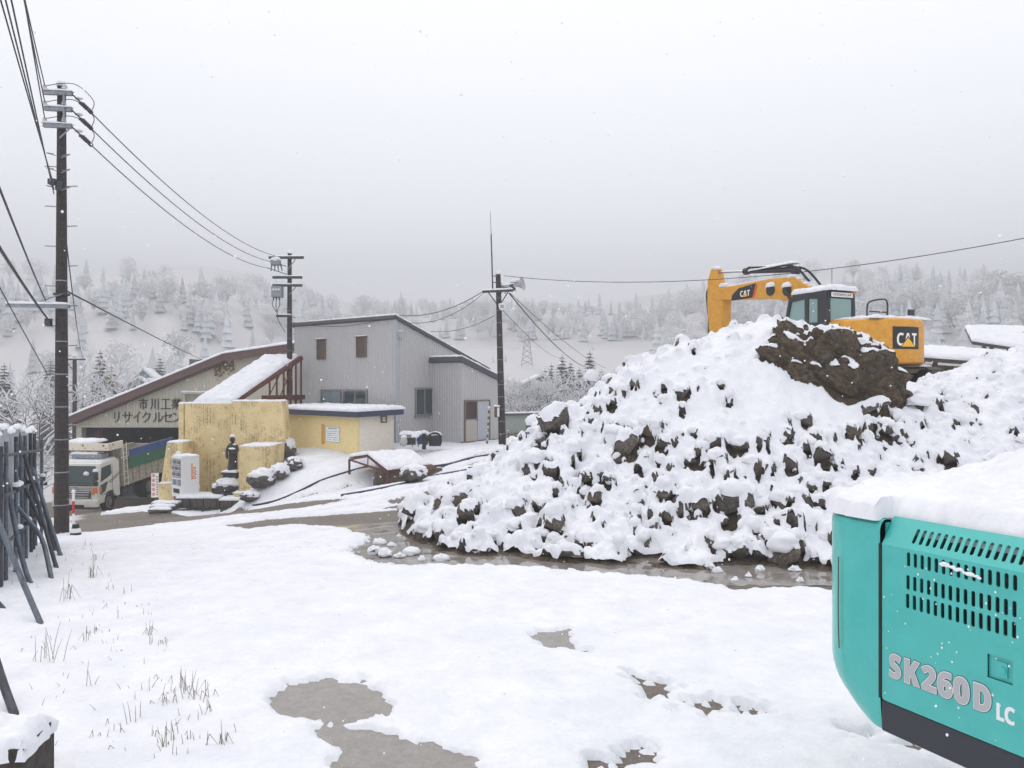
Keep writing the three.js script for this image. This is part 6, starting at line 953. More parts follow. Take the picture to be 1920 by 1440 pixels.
  // undercarriage below the frame
  for (const s of [0, 1]) { const z = s ? 2.6 : 0.38, tr = part('track', [(() => { const g = extrude([[-4.4, 0.45], [-4.3, 0.12], [-4.0, 0], [-0.9, 0], [-0.6, 0.12], [-0.5, 0.45], [-0.6, 0.78], [-0.9, 0.9], [-4.0, 0.9], [-4.3, 0.78]], 0.6, 0.03); g.translate(0, 0, z - 0.3); return g; })()], rubber, o); for (const x of [-0.95, -3.95]) part('idler', [disc(0.3, 0.64, 'z', x, 0.45, z, 18)], dark, tr); }
  part('slew_ring', [disc(0.7, 0.22, 'y', -2.45, 0.97, Wz / 2, 24), box(1.8, 0.35, 2.2, -2.45, 0.7, Wz / 2)], dark, o);
  part('front_deck', [box(2.4, 0.2, Wz - 0.3, -3.4, 1.12, Wz / 2)], dark, o);
}
// ---------------------------------------------------------------- things along the road
{ // vending machine
  const D = 33, p = P(349, 934, D), o = thing('vending_machine', 'white drinks vending machine with red lettering beside the yellow wall', 'vending machine', V(p.x, p.y, p.z), rad(48));
  const wh = mat('machine white', [0.78, 0.79, 0.78], 0.35);
  // local: -x is the front, +z the lettered side; 0.75 deep, 1.0 wide
  part('cabinet', [box(0.72, 1.74, 0.98, 0, 0.95, 0, 0, 0.03)], wh, o); for (const x of [-0.28, 0.28]) for (const z of [-0.4, 0.4]) part('foot', [box(0.08, 0.1, 0.08, x, 0.05, z)], black, o);
  const dr = part('front_door', [box(0.06, 1.7, 0.94, -0.385, 0.95, 0, 0, 0.02)], wh, o);
  part('display_window', [box(0.02, 0.82, 0.78, -0.42, 1.32, 0.02)], mat('display glass', [0.3, 0.32, 0.34], 0.08), dr);
  const cols = [[0.5, 0.08, 0.06], [0.08, 0.14, 0.35], [0.45, 0.42, 0.36], [0.1, 0.28, 0.14], [0.3, 0.18, 0.08]].map((c, i) => mat('can ' + i, c, 0.3));
  for (let r = 0; r < 3; r++) { part('shelf', [box(0.03, 0.02, 0.76, -0.44, 0.98 + r * 0.26, 0.02)], whitePaint, dr); for (let k = 0; k < 9; k++) part('sample_can', [disc(0.028, 0.13, 'y', -0.438, 1.06 + r * 0.26, -0.31 + k * 0.082, 10)], cols[(k * 3 + r) % 5], dr); }
  part('coin_panel', [box(0.025, 0.26, 0.3, -0.42, 0.72, 0.25)], steelGalv, dr); part('poster', [box(0.02, 0.24, 0.36, -0.42, 0.72, -0.18)], mat('poster', [0.16, 0.2, 0.26], 0.4), dr); part('delivery_flap', [box(0.025, 0.18, 0.55, -0.42, 0.36, 0.0)], black, dr);
  { const t = canvasTex(512, 160, (c, w, h) => { c.clearRect(0, 0, w, h); c.fillStyle = '#e9a63a'; c.fillRect(20, 8, w - 60, 46); c.fillStyle = '#c8322c'; c.font = 'bold 142px sans-serif'; c.strokeStyle = '#ffffff'; c.lineWidth = 10; c.strokeText('DyDo', 18, 140, w - 36); c.fillText('DyDo', 18, 140, w - 36); }); const g = new THREE.PlaneGeometry(0.78, 0.25); g.rotateZ(Math.PI / 2); g.translate(0.1, 1.2, 0.4925); keep('lettering', g, mat('red lettering', [1, 1, 1], 0.4, { map: t, transparent: true, alphaTest: 0.5 }), o); }
  keep('snow_layer', at(snowPatch(0.72, 0.98, 0.07, 0.05, 0.015), 0, 1.815, 0), snow, o); keep('snow_cap', at(snowBlob(0.12, 0.16), -0.2, 1.86, -0.3), snowSoft, o);
}
{ // stone ledge in front of the wall, blocks laid in two courses
  const o = thing('stone_ledge', 'low dark stone ledge with snow along its top in front of the vending machine', 'ledge', W(-13.4, -2.3, 32.2)), q = rng(4);
  const stM = stoneMats;
  const rows = [[330, 412, 934, 958, 31.9], [412, 448, 938, 955, 31.6]];
  for (const [a, b, t, bt, D] of rows) { const A = P(a, t, D), B = P(b, t, D), y0 = P(a, bt, D).y - 0.3; for (let c = 0; c < 2; c++) { let x = A.x; while (x < B.x - 0.05) { const w = Math.min(B.x - x, 0.35 + q() * 0.3), h = (A.y - y0) / 2, g = new RoundedBoxGeometry(w - 0.02, h - 0.015, 0.5, 1, 0.03); g.rotateY(rr(-0.05, 0.05, q)); g.translate(x + w / 2, y0 + h * (c + 0.5), -D - 0.25 + rr(-0.03, 0.03, q)); wpart('stone', [g], stM[2], o); x += w; } } const g = snowPatch(B.x - A.x + 0.05, 1.3, 0.11, 0.05, 0.03); g.translate((A.x + B.x) / 2, A.y - 0.01, -D - 0.65); keepLocal('snow_layer', g, snow, o); wpart('fill', [box(B.x - A.x, 0.5, 1.0, (A.x + B.x) / 2, A.y - 0.26, -D - 1.0)], earth, o); }
  // steps at its left end
  for (let k = 0; k < 3; k++) { const s = P(308 - k * 5, 944 + k * 6, 31.7 - k * 0.25), g = new RoundedBoxGeometry(1.1 - k * 0.1, 0.16, 0.5, 1, 0.03); g.translate(s.x + 0.1, s.y - 0.04, s.z); wpart('step', [g], stM[0], o); const sg = snowPatch(1.05 - k * 0.1, 0.45, 0.09, 0.05, 0.03); sg.translate(s.x + 0.1, s.y + 0.03, s.z); keepLocal('snow_layer', sg, snow, o); }
}
{ // standing figure of dark stone on its pedestal
  const D = 32.9, b = P(436, 884, D), H = 1.5, o = thing('stone_statue', 'dark stone statue of a robed figure on a pedestal with snow on its head', 'statue', V(b.x, b.y, b.z), rad(-12));
  const st = mat('dark statue stone', [1, 1, 1], 0.65, { map: grime([58, 55, 54], [30, 28, 28], 0.6, 9), bumpMap: stoneBump, bumpScale: 0.01 });
  const ringM = (prof, sx, sz, off) => { const pts = prof.map(([r, y]) => new THREE.Vector2(r, y)), g = new THREE.LatheGeometry(pts, 28), p = g.attributes.position; for (let i = 0; i < p.count; i++) { const x = p.getX(i), y = p.getY(i), z = p.getZ(i), a = Math.atan2(z, x), f = 1 + (y < 0.95 ? 0.05 * Math.cos(a * 9 + y * 2) * clamp((0.95 - y) / 0.5) : 0); p.setXYZ(i, x * sx * f + off(y)[0], y, z * sz * f + off(y)[1]); } g.computeVertexNormals(); return g; };
  const off = (y) => [0.03 * Math.sin(y * 2.2), 0];
  const body = ringM([[0, 0], [0.21, 0], [0.22, 0.06], [0.2, 0.3], [0.185, 0.55], [0.19, 0.75], [0.205, 0.92], [0.22, 1.05], [0.215, 1.13], [0.15, 1.2], [0.075, 1.235], [0.07, 1.27], [0, 1.28]], 1.0, 0.75, off);
  const head = new THREE.SphereGeometry(0.115, 24, 20); { const p = head.attributes.position; for (let i = 0; i < p.count; i++) { const x = p.getX(i), y = p.getY(i), z = p.getZ(i); let k = 1; if (z > 0.06 && y < 0.02 && y > -0.04 && Math.abs(x) < 0.025) k = 1.12; if (z > 0.05 && y > 0.005 && y < 0.035 && Math.abs(x) > 0.025 && Math.abs(x) < 0.07) k = 0.95; p.setXYZ(i, x * 0.92 * k, y * 1.22, z * k); } head.translate(off(1.3)[0], 1.38, 0.02); head.computeVertexNormals(); }
  const knot = new THREE.SphereGeometry(0.06, 14, 10); knot.translate(off(1.5)[0], 1.53, 0.0);
  const ears = [-1, 1].map((s) => { const g = new THREE.SphereGeometry(0.03, 8, 8); g.scale(0.5, 1.8, 0.8); g.translate(off(1.3)[0] + s * 0.105, 1.35, 0.01); return g; });
  const arm = (s, pts) => tube(pts.map((p) => V(...p)), 0.055, 10, 20);
  part('figure', [body, head, knot, ...ears, arm(1, [[0.2, 1.1, 0], [0.26, 0.92, 0.03], [0.22, 0.8, 0.14], [0.05, 0.9, 0.22]]), arm(-1, [[-0.18, 1.1, 0], [-0.26, 0.92, 0.0], [-0.25, 0.74, 0.04], [-0.2, 0.62, 0.1]]), ...[0, 1, 2, 3, 4].map((k) => bar(V(0.03, 0.88 + k * 0.018, 0.22), V(-0.05, 0.93 + k * 0.016, 0.24), 0.012, 6)), ...[0, 1, 2, 3, 4].map((k) => bar(V(-0.22 + k * 0.018, 0.62, 0.1), V(-0.22 + k * 0.02, 0.53 + (k % 4 === 0 ? 0.03 : 0), 0.11), 0.011, 6)), bar(V(-0.16, 1.0, 0.15), V(0.16, 0.55, 0.16), 0.025, 6), bar(V(0.14, 1.08, 0.14), V(-0.08, 0.7, 0.17), 0.02, 6)], st, o);
  keep('snow_cap', at(snowBlob(0.11, 0.09), off(1.5)[0], 1.5, 0.0), snowSoft, o); keep('snow_cap', at(snowBlob(0.17, 0.06, 0.1), 0.06, 0.98, 0.14), snowSoft, o); keep('snow_cap', at(snowBlob(0.1, 0.05, 0.08), 0.12, 1.16, 0.05), snowSoft, o);
  part('pedestal', [box(0.62, 0.42, 0.55, 0, -0.21, 0, 0.1, 0.04), box(0.72, 0.1, 0.65, 0, -0.06, 0, 0.1, 0.03)], st, o); keep('snow_layer', at(snowPatch(0.72, 0.62, 0.09, 0.04, 0.03), 0, -0.01, 0), snow, o);
  const rk = new THREE.IcosahedronGeometry(1, 4), p = rk.attributes.position; for (let i = 0; i < p.count; i++) { const x = p.getX(i), y = p.getY(i), z = p.getZ(i), k = 1 + 0.2 * n3(x * 2, y * 2, z * 2) + 0.1 * Math.abs(n3(x * 6, y * 6, z * 6)); p.setXYZ(i, x * 0.62 * k, y * 0.42 * k, z * 0.55 * k); } rk.computeVertexNormals(); rk.translate(-0.05, -0.75, 0.1); part('rock_base', [rk], st, o);
  keep('snow_layer', at(snowBlob(0.62, 0.28, 0.5, 24), -0.05, -0.5, 0.1), snowSoft, o); keep('snow_cap', at(snowBlob(0.16, 0.14), -0.62, -0.62, 0.3), snowSoft, o); part('lotus_pot', [at(new THREE.SphereGeometry(0.17, 14, 10), -0.62, -0.78, 0.3)], st, o);
}
{ // two-column warning board by the truck
  const D = 33.4, p = P(297, 912, D), o = thing('warning_board', 'small white board with red and black characters beside the yellow buttress', 'sign', V(p.x - 0.15, p.y - 0.9, p.z), rad(12));
  const t = canvasTex(128, 480, (c, w, h) => { c.fillStyle = '#f0eeea'; c.fillRect(0, 0, w, h); const q = rng(21), glyphAt = (x, y, s, col, k) => { c.fillStyle = col; c.fillRect(x, y, s, s * 0.1); c.fillRect(x + s * 0.45, y, s * 0.11, s); for (let i = 0; i < 4; i++) c.fillRect(x + s * 0.08, y + s * (0.22 + i * 0.2), s * 0.84, s * 0.09); c.fillRect(x + s * 0.08, y + s * 0.22, s * 0.1, s * 0.5); c.fillRect(x + s * 0.82, y + s * 0.22, s * 0.1, s * (0.4 + 0.3 * q())); }; for (let k = 0; k < 5; k++) glyphAt(8, 16 + k * 92, 66, '#c8473a', k); for (let k = 0; k < 8; k++) glyphAt(86, 60 + k * 50, 34, '#3a3a3c', k); });
  const g = new THREE.BoxGeometry(0.3, 1.05, 0.03); g.translate(0, 0.95, 0); keep('board', g, mat('board print', [1, 1, 1], 0.6, { map: t }), o); part('stake', [box(0.05, 1.0, 0.04, 0, 0.2, -0.036)], louvre, o);
}
// boulders on the bank beside the right hand buttress
const boulder = (px, py, r, sy, label, sn = 0.7, sd = 1, sink = 0.3) => { const f = onGround(px, py), c = V(f.x, ground(f.x, f.d) + 0.1 - r * sy * sink * 0.5, -f.d), o = thing('boulder', label, 'boulder', c, 0, 'boulders on the snowy bank'), g = new THREE.IcosahedronGeometry(1, 5), p = g.attributes.position; for (let i = 0; i < p.count; i++) { const x = p.getX(i), y = p.getY(i), z = p.getZ(i), k = 1 + 0.16 * n3(x * 1.4 + sd, y * 1.4, z * 1.4) + 0.06 * n3(x * 5, y * 5 + sd, z * 5) + 0.02 * n3(x * 14, y * 14, z * 14); p.setXYZ(i, x * r * k, y * r * sy * k, z * r * k); } g.computeVertexNormals(); g.translate(0, r * sy, 0); part('rock', [g], stoneMats[2], o); keep('snow_cap', at(snowBlob(r * 0.97, r * sy * sn, r * 0.97, 28), 0.03, r * sy * 1.25, -0.03), snowSoft, o); };
boulder(531, 868, 0.55, 0.95, 'round dark boulder with a snow cap beside the buttress top', 0.9, 3, 0.1);
boulder(503, 884, 0.61, 0.75, 'squat boulder left of and below the round boulder', 1.0, 8, 0.2);
boulder(550, 886, 0.39, 0.7, 'small boulder right of and below the round boulder', 0.95, 5, 0.3);
boulder(522, 902, 0.41, 0.7, 'half buried boulder on the bank under the squat boulder', 1.1, 14, 0.5);
boulder(490, 918, 0.55, 0.65, 'snow-streaked boulder low on the bank by the buttress foot', 1.0, 11, 0.3);
boulder(468, 944, 0.39, 0.5, 'lowest flat boulder at the foot of the bank', 1.0, 17, 0.3);
boulder(774, 908, 0.44, 0.55, 'snowy lump of rock at the end of the pit wall', 1.05, 19, 0.3);
{ // hoses across the yard
  const lay = (pts, r, m, name, label) => { const v = pts.map(([px, py]) => { const g = onGround(px, py); return V(g.x, ground(g.x, g.d) + 0.05 + r * 0.7, -g.d); }); const o = keep(name, new THREE.TubeGeometry(new THREE.CatmullRomCurve3(v, false, 'centripetal'), 160, r, 7, false), m, scene); tag(o, label, 'hose', 'hoses and cables on the road'); };
  const blue = mat('blue hose', [0.018, 0.028, 0.07], 0.45);
  lay([[1000, 846], [965, 851], [920, 857], [880, 864], [845, 874], [800, 880], [760, 885]], 0.05, blue, 'water_hose', 'upper dark blue hose reaching the pit wall');
  lay([[975, 868], [930, 875], [890, 883], [850, 890], [815, 896], [785, 904], [740, 916], [690, 926], [640, 934]], 0.045, blue, 'water_hose', 'lower dark blue hose running down the road side');
  lay([[690, 878], [650, 890], [600, 907], [560, 926], [520, 942], [480, 951], [420, 954], [350, 960], [280, 966]], 0.045, black, 'drain_hose', 'black hose curving down over the snowy bank');
}
{ // clutter by the grey wall
  const at0 = (px, py, d) => { const p = P(px, py, d); return p; };
  let p = at0(777, 834, 33.6); const t = thing('work_bench', 'old work bench deep in snow against the grey wall', 'bench', p);
  part('bench_top', [box(1.25, 0.06, 0.5, 0, 0.42, 0, 0.15)], louvre, t); for (const [x, z] of [[-0.55, 0.2], [0.55, 0.2], [-0.55, -0.2], [0.55, -0.2]]) part('leg', [box(0.06, 0.4, 0.06, x, 0.2, z - x * 0.15)], louvre, t); keep('snow_layer', (() => { const g = snowPatch(1.28, 0.52, 0.14, 0.04); g.rotateY(0.15); g.translate(0, 0.45, 0); return g; })(), snow, t); part('crate', [box(0.5, 0.3, 0.35, -0.2, 0.16, 0, 0.1)], darkSteel, t);
  p = at0(757, 836, 33.0); const f = thing('sack', 'small slumped white sack left of the work bench', 'sack', p); part('bag', [(() => { const g = new THREE.SphereGeometry(0.2, 16, 12); g.scale(0.8, 1.15, 0.6); g.translate(0, 0.2, 0); return g; })()], mat('sack white', [0.5, 0.5, 0.48], 0.9), f); keep('snow_cap', at(snowBlob(0.14, 0.08, 0.1), 0, 0.38, 0), snowSoft, f);
  p = at0(779, 838, 32.6); const s = thing('stool', 'small round stool with a pad of snow before the bench', 'stool', p); part('seat', [disc(0.17, 0.04, 'y', 0, 0.42, 0)], darkSteel, s); for (let k = 0; k < 4; k++) { const a = k * 1.57 + 0.7; part('leg', [bar(V(Math.cos(a) * 0.17, 0, Math.sin(a) * 0.17), V(Math.cos(a) * 0.1, 0.41, Math.sin(a) * 0.1), 0.014)], darkSteel, s); } keep('snow_cap', at(snowBlob(0.18, 0.12), 0, 0.44, 0), snowSoft, s);
  p = at0(795, 838, 32.8); const b = thing('bollard', 'short black post with a snow cap by the bench', 'post', p); part('post', [bar(V(0, -0.1, 0), V(0, 0.62, 0), 0.09, 14)], black, b); keep('snow_cap', at(snowBlob(0.11, 0.1), 0, 0.62, 0), snowSoft, b);
  p = at0(789, 833, 33.8); const c = thing('blue_drum', 'blue plastic drum between the bench and the black post', 'drum', p); part('drum', [bar(V(0, 0, 0), V(0, 0.45, 0), 0.16, 18)], mat('blue plastic', [0.03, 0.12, 0.3], 0.4), c); part('rim', [disc(0.17, 0.03, 'y', 0, 0.45, 0)], mats['blue plastic'], c); keep('snow_cap', at(snowBlob(0.16, 0.08), 0, 0.46, 0), snowSoft, c);
  p = at0(816, 836, 33.4); const e = thing('old_engine', 'black engine block half covered with snow against the grey wall', 'engine', p); part('block', [box(0.55, 0.36, 0.4, 0, 0.26, 0, 0.2, 0.06), disc(0.2, 0.2, 'z', 0.05, 0.28, 0.22), disc(0.12, 0.24, 'x', -0.3, 0.35, 0.05)], black, e); part('stand', [box(0.5, 0.1, 0.36, 0, 0.05, 0)], darkSteel, e); part('manifold', [tube([V(-0.25, 0.45, 0.1), V(-0.1, 0.55, 0.15), V(0.1, 0.55, 0.15), V(0.28, 0.4, 0.12)], 0.05, 8)], black, e); keep('snow_cap', at(snowBlob(0.3, 0.14, 0.22), 0, 0.48, -0.02), snowSoft, e);
  p = at0(913, 838, 35.6); const w = thing('striped_pole', 'thin black and white striped pole leaning by the porch door', 'pole', p); const top = at0(917, 764, 35.9).sub(p); const L = 13; for (let k = 0; k < L; k++) part('stripe', [bar(top.clone().multiplyScalar(k / L), top.clone().multiplyScalar((k + 1) / L), 0.045, 10)], k % 2 ? mats['pole dark'] ?? mat('pole dark', [0.09, 0.06, 0.05], 0.6) : mats['pole pale'] ?? mat('pole pale', [0.55, 0.5, 0.42], 0.6), w); keep('snow_cap', at(snowBlob(0.06, 0.06), top), snowSoft, w);
  p = at0(1111, 760, 27); const m = thing('wrapped_mirror', 'road mirror hung with snow on a post behind the heap', 'mirror', V(p.x, 0.0, p.z)); const y = P(1111, 722, 27).y; part('post', [bar(V(0, 0, 0), V(0, y - 0.2, 0), 0.05, 12)], steelGalv, m); part('mirror_face', [(() => { const g = new THREE.SphereGeometry(0.36, 24, 16); g.scale(0.55, 1.25, 0.3); g.translate(0, y, 0); return g; })()], mat('mirror face', [0.5, 0.52, 0.54], 0.15, { metalness: 0.6 }), m); part('hood', [(() => { const g = new THREE.CylinderGeometry(0.24, 0.24, 0.26, 18, 1, true, -1.6, 3.2); g.rotateX(Math.PI / 2); g.translate(0.03, y + 0.2, 0.08); return g; })()], mat('hood dark', [0.05, 0.045, 0.045], 0.7, { side: THREE.DoubleSide }), m); keep('snow_cap', at(snowBlob(0.26, 0.32, 0.24), -0.03, y + 0.24, 0), snowSoft, m);
}
{ // fence of corrugated sheet with pipes leaning on it, left edge
  const A = [-7.0, 10.3], B = [-9.3, 14.9], len = Math.hypot(B[0] - A[0], B[1] - A[1]), dir = [(B[0] - A[0]) / len, (B[1] - A[1]) / len];
  const o = thing('sheet_fence', 'corrugated sheet fence with pipe posts along the left edge', 'fence', G(A[0], A[1])), shM = mat('fence sheet', [1, 1, 1], 0.5, { metalness: 0.3, map: grime([186, 190, 194], [142, 146, 152], 0.5, 6), side: THREE.DoubleSide });
  const gy = (u) => ground(A[0] + dir[0] * u, A[1] + dir[1] * u), q = rng(8);
  for (let u = 0; u < len - 0.2; u += 0.75) { const w = Math.min(0.75, len - u), st = [A[0] + dir[0] * u, A[1] + dir[1] * u], h = 2.12 + q() * 0.2; wpart('sheet', ribWall(st, dir, w, (v) => gy(u + v) - 0.1, (v) => gy(u + v) + h, 0.076, 0.02, 1), shM, o); const g = snowPatch(0.6, 0.1, 0.07, 0.03, 0.03); g.rotateY(Math.atan2(dir[1], dir[0])); g.translate(st[0] + dir[0] * w / 2, gy(u + w / 2) + h - 0.01, -(st[1] + dir[1] * w / 2)); keepLocal('snow_layer', g, snow, o); }
  const off = (u, e) => W(A[0] + dir[0] * u + dir[1] * e, 0, A[1] + dir[1] * u - dir[0] * e);
  for (let u = 0.15; u < len; u += 0.55) { const p = off(u, 0.09 + 0.06 * q()); wpart('post', [bar(V(p.x, gy(u) - 0.2, p.z), V(p.x + rr(-0.05, 0.05, q), gy(u) + 2.0 + q() * 0.25, p.z), 0.028, 10)], q() > 0.5 ? darkSteel : pipeSteel, o); }
  for (const h of [0.7, 1.35, 1.9]) { const p = off(0, 0.17), e = off(len, 0.17); wpart('rail', [bar(V(p.x, gy(0) + h, p.z), V(e.x, gy(len) + h, e.z), 0.025, 10)], darkSteel, o); }
  for (let k = 0; k < 9; k++) { const u = 0.5 + q() * (len - 0.8), p = off(u, 0.19), y = gy(u) + [0.7, 1.35][k % 2]; wpart('coupler', [box(0.09, 0.1, 0.09, p.x, y, p.z, q() * 3, 0.02)], darkSteel, o); const g = snowBlob(0.06, 0.05); g.translate(p.x, y + 0.05, p.z); keepLocal('snow_cap', g, snowSoft, o); }
  const gp = (px, py) => { const g = onGround(px, py); return V(g.x, ground(g.x, g.d) + 0.03, -g.d); };
  const lean = (pts, r, m, label) => { const t = thing('steel_pipe', label, 'pipe', pts[0], 0, 'steel pipes leaning on the fence'); wpart('pipe', [pts.length > 2 ? tube(pts, r, 10, 40) : bar(pts[0], pts[1], r, 12)], m, t); wpart('end_ring', [bar(pts[0].clone(), pts[0].clone().lerp(pts[1], 0.04), r * 1.12, 12)], m, t); };
  lean([gp(80, 1185), P(40, 1084, 9.3), P(0, 985, 9.7), P(-60, 850, 10.3)], 0.033, pipeSteel, 'long straight pipe with its foot nearest the viewer by the fence');
  lean([gp(98, 1096), P(77, 1007, 11.7), P(62, 986, 11.75), P(30, 948, 11.8), P(0, 913, 11.7)], 0.033, pipeSteel, 'pipe with a sharp bend low down, second row by the fence');
  lean([gp(107, 1073), P(29, 794, 13.0)], 0.03, darkSteel, 'dark straight pipe reaching the snowy top of the fence');
  lean([gp(115, 1050), P(48, 838, 14.1)], 0.034, pipeSteel, 'grey straight pipe closest to the tall utility pole');
  lean([gp(105, 1043), P(58, 856, 14.6)], 0.026, darkSteel, 'thin dark pipe crossing behind the grey straight pipe');
  lean([gp(90, 1114), P(58, 1094, 10.9), P(40, 1040, 11.1), P(12, 898, 11.3), P(-4, 800, 11.4)], 0.034, pipeSteel, 'pipe kinked at its foot so that its end lies flat on the snow');
  lean([gp(31, 1362), P(0, 1263, 6.75), P(-60, 1060, 7.3)], 0.035, darkSteel, 'dark pipe at the very left edge above the steel box');
  lean([gp(40, 1183), P(8, 1168, 9.3), P(-40, 1150, 9.6)], 0.03, darkSteel, 'short pipe lying on the snow under the fence');
  lean([gp(17, 1160), P(-4, 1130, 9.5), P(-40, 1080, 9.9)], 0.03, darkSteel, 'short dark pipe slanting from the snow at the left edge');
  lean([P(78, 985, 13.4), P(0, 800, 12.0)], 0.03, darkSteel, 'dark pipe slanting across the fence face');
}
{ // steel box in the corner, marker by the pole
  const o = thing('steel_box', 'rusty open steel box heaped with snow in the bottom left corner', 'box', W(-3.44, 0.02, 5.2), 0.15), rs2 = mat('rusty steel box', [1, 1, 1], 0.8, { map: grime([62, 54, 48], [34, 28, 26], 0.7, 9) });
  o.scale.set(0.72, 1, 0.72);
  part('side', [box(0.62, 0.5, 0.03, 0, 0.25, 0.3)], rs2, o); part('side', [box(0.62, 0.5, 0.03, 0, 0.25, -0.3)], rs2, o); part('side', [box(0.03, 0.5, 0.56, 0.295, 0.25, 0)], rs2, o); part('side', [box(0.03, 0.5, 0.56, -0.295, 0.25, 0)], rs2, o); part('floor', [box(0.56, 0.03, 0.56, 0, 0.03, 0)], rs2, o);
  keep('snow_heap', (() => { const g = snowPatch(0.64, 0.64, 0.17, 0.025, 0.03, 0.2); g.translate(0, 0.42, 0); return g; })(), snow, o);
  const b = G(-9.45, 16.6), m = thing('marker_pole', 'red and white marker pole standing in a black weight beside the near pole', 'marker', b);
  const red = mat('marker red', [0.45, 0.03, 0.03], 0.5); [[0.1, 0.3, red], [0.3, 0.55, whitePaint], [0.55, 0.82, red], [0.82, 1.02, whitePaint]].forEach(([a, c, mm]) => part('stripe', [bar(V(-0.03, a, 0), V(-0.03, c, 0), 0.026, 12)], mm, m)); part('weight', [(() => { const g = new THREE.CylinderGeometry(0.06, 0.14, 0.34, 18); g.translate(0.02, 0.15, 0); return g; })()], black, m); part('white_band', [(() => { const g = new THREE.CylinderGeometry(0.088, 0.108, 0.09, 18); g.translate(0.02, 0.19, 0); return g; })()], whitePaint, m); keep('snow_cap', at(snowBlob(0.04, 0.05), -0.03, 1.02, 0), snowSoft, m);
}
{ // dry grass standing through the snow at the yard's edge
  const q = rng(55), c = [], stem = (x, d, h, lean, az, bend) => { const y = ground(x, d) + 0.04, a = V(x, y, -d), b = V(x + Math.cos(az) * lean * h * 0.5, y + h * 0.6, -d + Math.sin(az) * lean * h * 0.5); const e = bend ? V(b.x + Math.cos(az) * h * 0.4, y + h * 0.25 * q(), b.z + Math.sin(az) * h * 0.4) : V(x + Math.cos(az) * lean * h, y + h, -d + Math.sin(az) * lean * h); c.push(flat(bar(a, b, 0.003, 4, 0.0025)), flat(bar(b, e, 0.0025, 4, 0.0012))); };
  for (const [px, py, n, h] of [[176, 1092, 12, 0.34], [125, 1137, 9, 0.38], [81, 1254, 6, 0.42], [105, 1255, 3, 0.35], [330, 1305, 2, 0.34], [348, 1312, 6, 0.3], [357, 1322, 8, 0.2], [382, 1324, 5, 0.27], [393, 1350, 5, 0.16], [406, 1412, 9, 0.2], [360, 1412, 3, 0.18], [318, 1409, 9, 0.14], [260, 1367, 4, 0.2], [312, 1339, 6, 0.18], [310, 1386, 3, 0.16], [330, 1386, 3, 0.15], [284, 1199, 7, 0.18], [294, 1220, 6, 0.14], [308, 1226, 4, 0.14], [156, 1214, 5, 0.2], [172, 1196, 6, 0.12], [190, 1200, 4, 0.1], [183, 1061, 4, 0.26], [164, 1032, 3, 0.2], [226, 1171, 3, 0.16], [208, 1394, 3, 0.14], [162, 1305, 1, 0.3], [171, 1302, 1, 0.3], [207, 1115, 4, 0.14], [240, 1125, 3, 0.14], [268, 1148, 6, 0.1], [275, 1166, 3, 0.12], [295, 1290, 3, 0.1], [213, 1220, 5, 0.1], [222, 1235, 4, 0.12], [193, 1390, 2, 0.12], [335, 1440, 3, 0.14], [430, 1395, 3, 0.1]]) { const g = onGround(px, py); for (let k = 0; k < n; k++) stem(g.x + rr(-0.07, 0.07, q), g.d + rr(-0.08, 0.08, q), h * rr(0.5, 1.1, q), rr(0, 0.35, q), q() * 6.28, q() < 0.3); }
  for (let k = 0; k < 130; k++) { const px = rr(20, 420, q), py = rr(1030, 1440, q); if (px > 130 + (py - 1030) * 0.72 + 30) continue; const g = onGround(px, py); stem(g.x, g.d, rr(0.04, 0.12, q), rr(0, 0.8, q), q() * 6.28, q() < 0.25); }
  tag(mesh('dry_grass', c, mat('dry grass', [0.22, 0.18, 0.12], 0.9)), 'dry brown grass stalks standing through the snow by the fence', 'grass', null, 'stuff');
}
// ---------------------------------------------------------------- trees, far houses, falling snow
const bark = mat('wet bark', [0.1, 0.085, 0.075], 0.9), larch = mat('larch needles', [0.3, 0.24, 0.13], 0.9, { side: THREE.DoubleSide }), needles = mat('dark needles', [0.1, 0.115, 0.11], 0.9, { side: THREE.DoubleSide });
function bareTree(name, label, base, h, seed, o2 = {}) {
  const q = rng(seed), t = thing(name, label, o2.cat ?? 'tree', base, 0, o2.group ?? 'bare trees and bushes laden with snow'), wood = [], white = [], maxD = o2.depth ?? 6;
  const grow = (a, dir, L, r, dep) => {
    const b = a.clone().addScaledVector(dir, L); const seg = dep < 2 ? 6 : dep < 4 ? 4 : 3;
    wood.push(flat(bar(a, b, r, seg, r * 0.65)));
    if (dep > 0 && Math.abs(dir.y) < 0.93) { const w = Math.max(r * 1.1, o2.sn ?? 0.018), up = V(0, r * 0.8 + w * 0.5, 0); white.push(flat(bar(a.clone().add(up), b.clone().add(up), w, dep < 3 ? 5 : 3, w * 0.9))); }
    if (dep >= maxD) return;
    const n = dep === 0 ? (o2.first ?? 5) : 2 + (q() < 0.55 ? 1 : 0);
    for (let k = 0; k < n; k++) { const s = rr(0.35, 0.9, q), az = k / n * 6.28 + rr(-0.7, 0.7, q), side = V(Math.cos(az), 0, Math.sin(az)); const nd = dir.clone().multiplyScalar(1 - s * 0.45).addScaledVector(side, s).add(V(0, (o2.up ?? 0.12), 0)).normalize(); grow(a.clone().lerp(b, dep === 0 ? rr(0.45, 1, q) : rr(0.6, 1, q)), nd, L * rr(0.6, 0.85, q), r * 0.6, dep + 1); }
  };
  for (let k = 0; k < (o2.stems ?? 1); k++) grow(V(rr(-0.25, 0.25, q) * (o2.stems ? 1 : 0), -0.2, rr(-0.2, 0.2, q)), V(rr(-0.25, 0.25, q), 1, rr(-0.2, 0.2, q)).normalize(), h * 0.43, o2.r ?? h * 0.02, 0);
  part('trunk', wood, bark, t); part('snow_on_branches', white, snowSoft, t); return t;
}
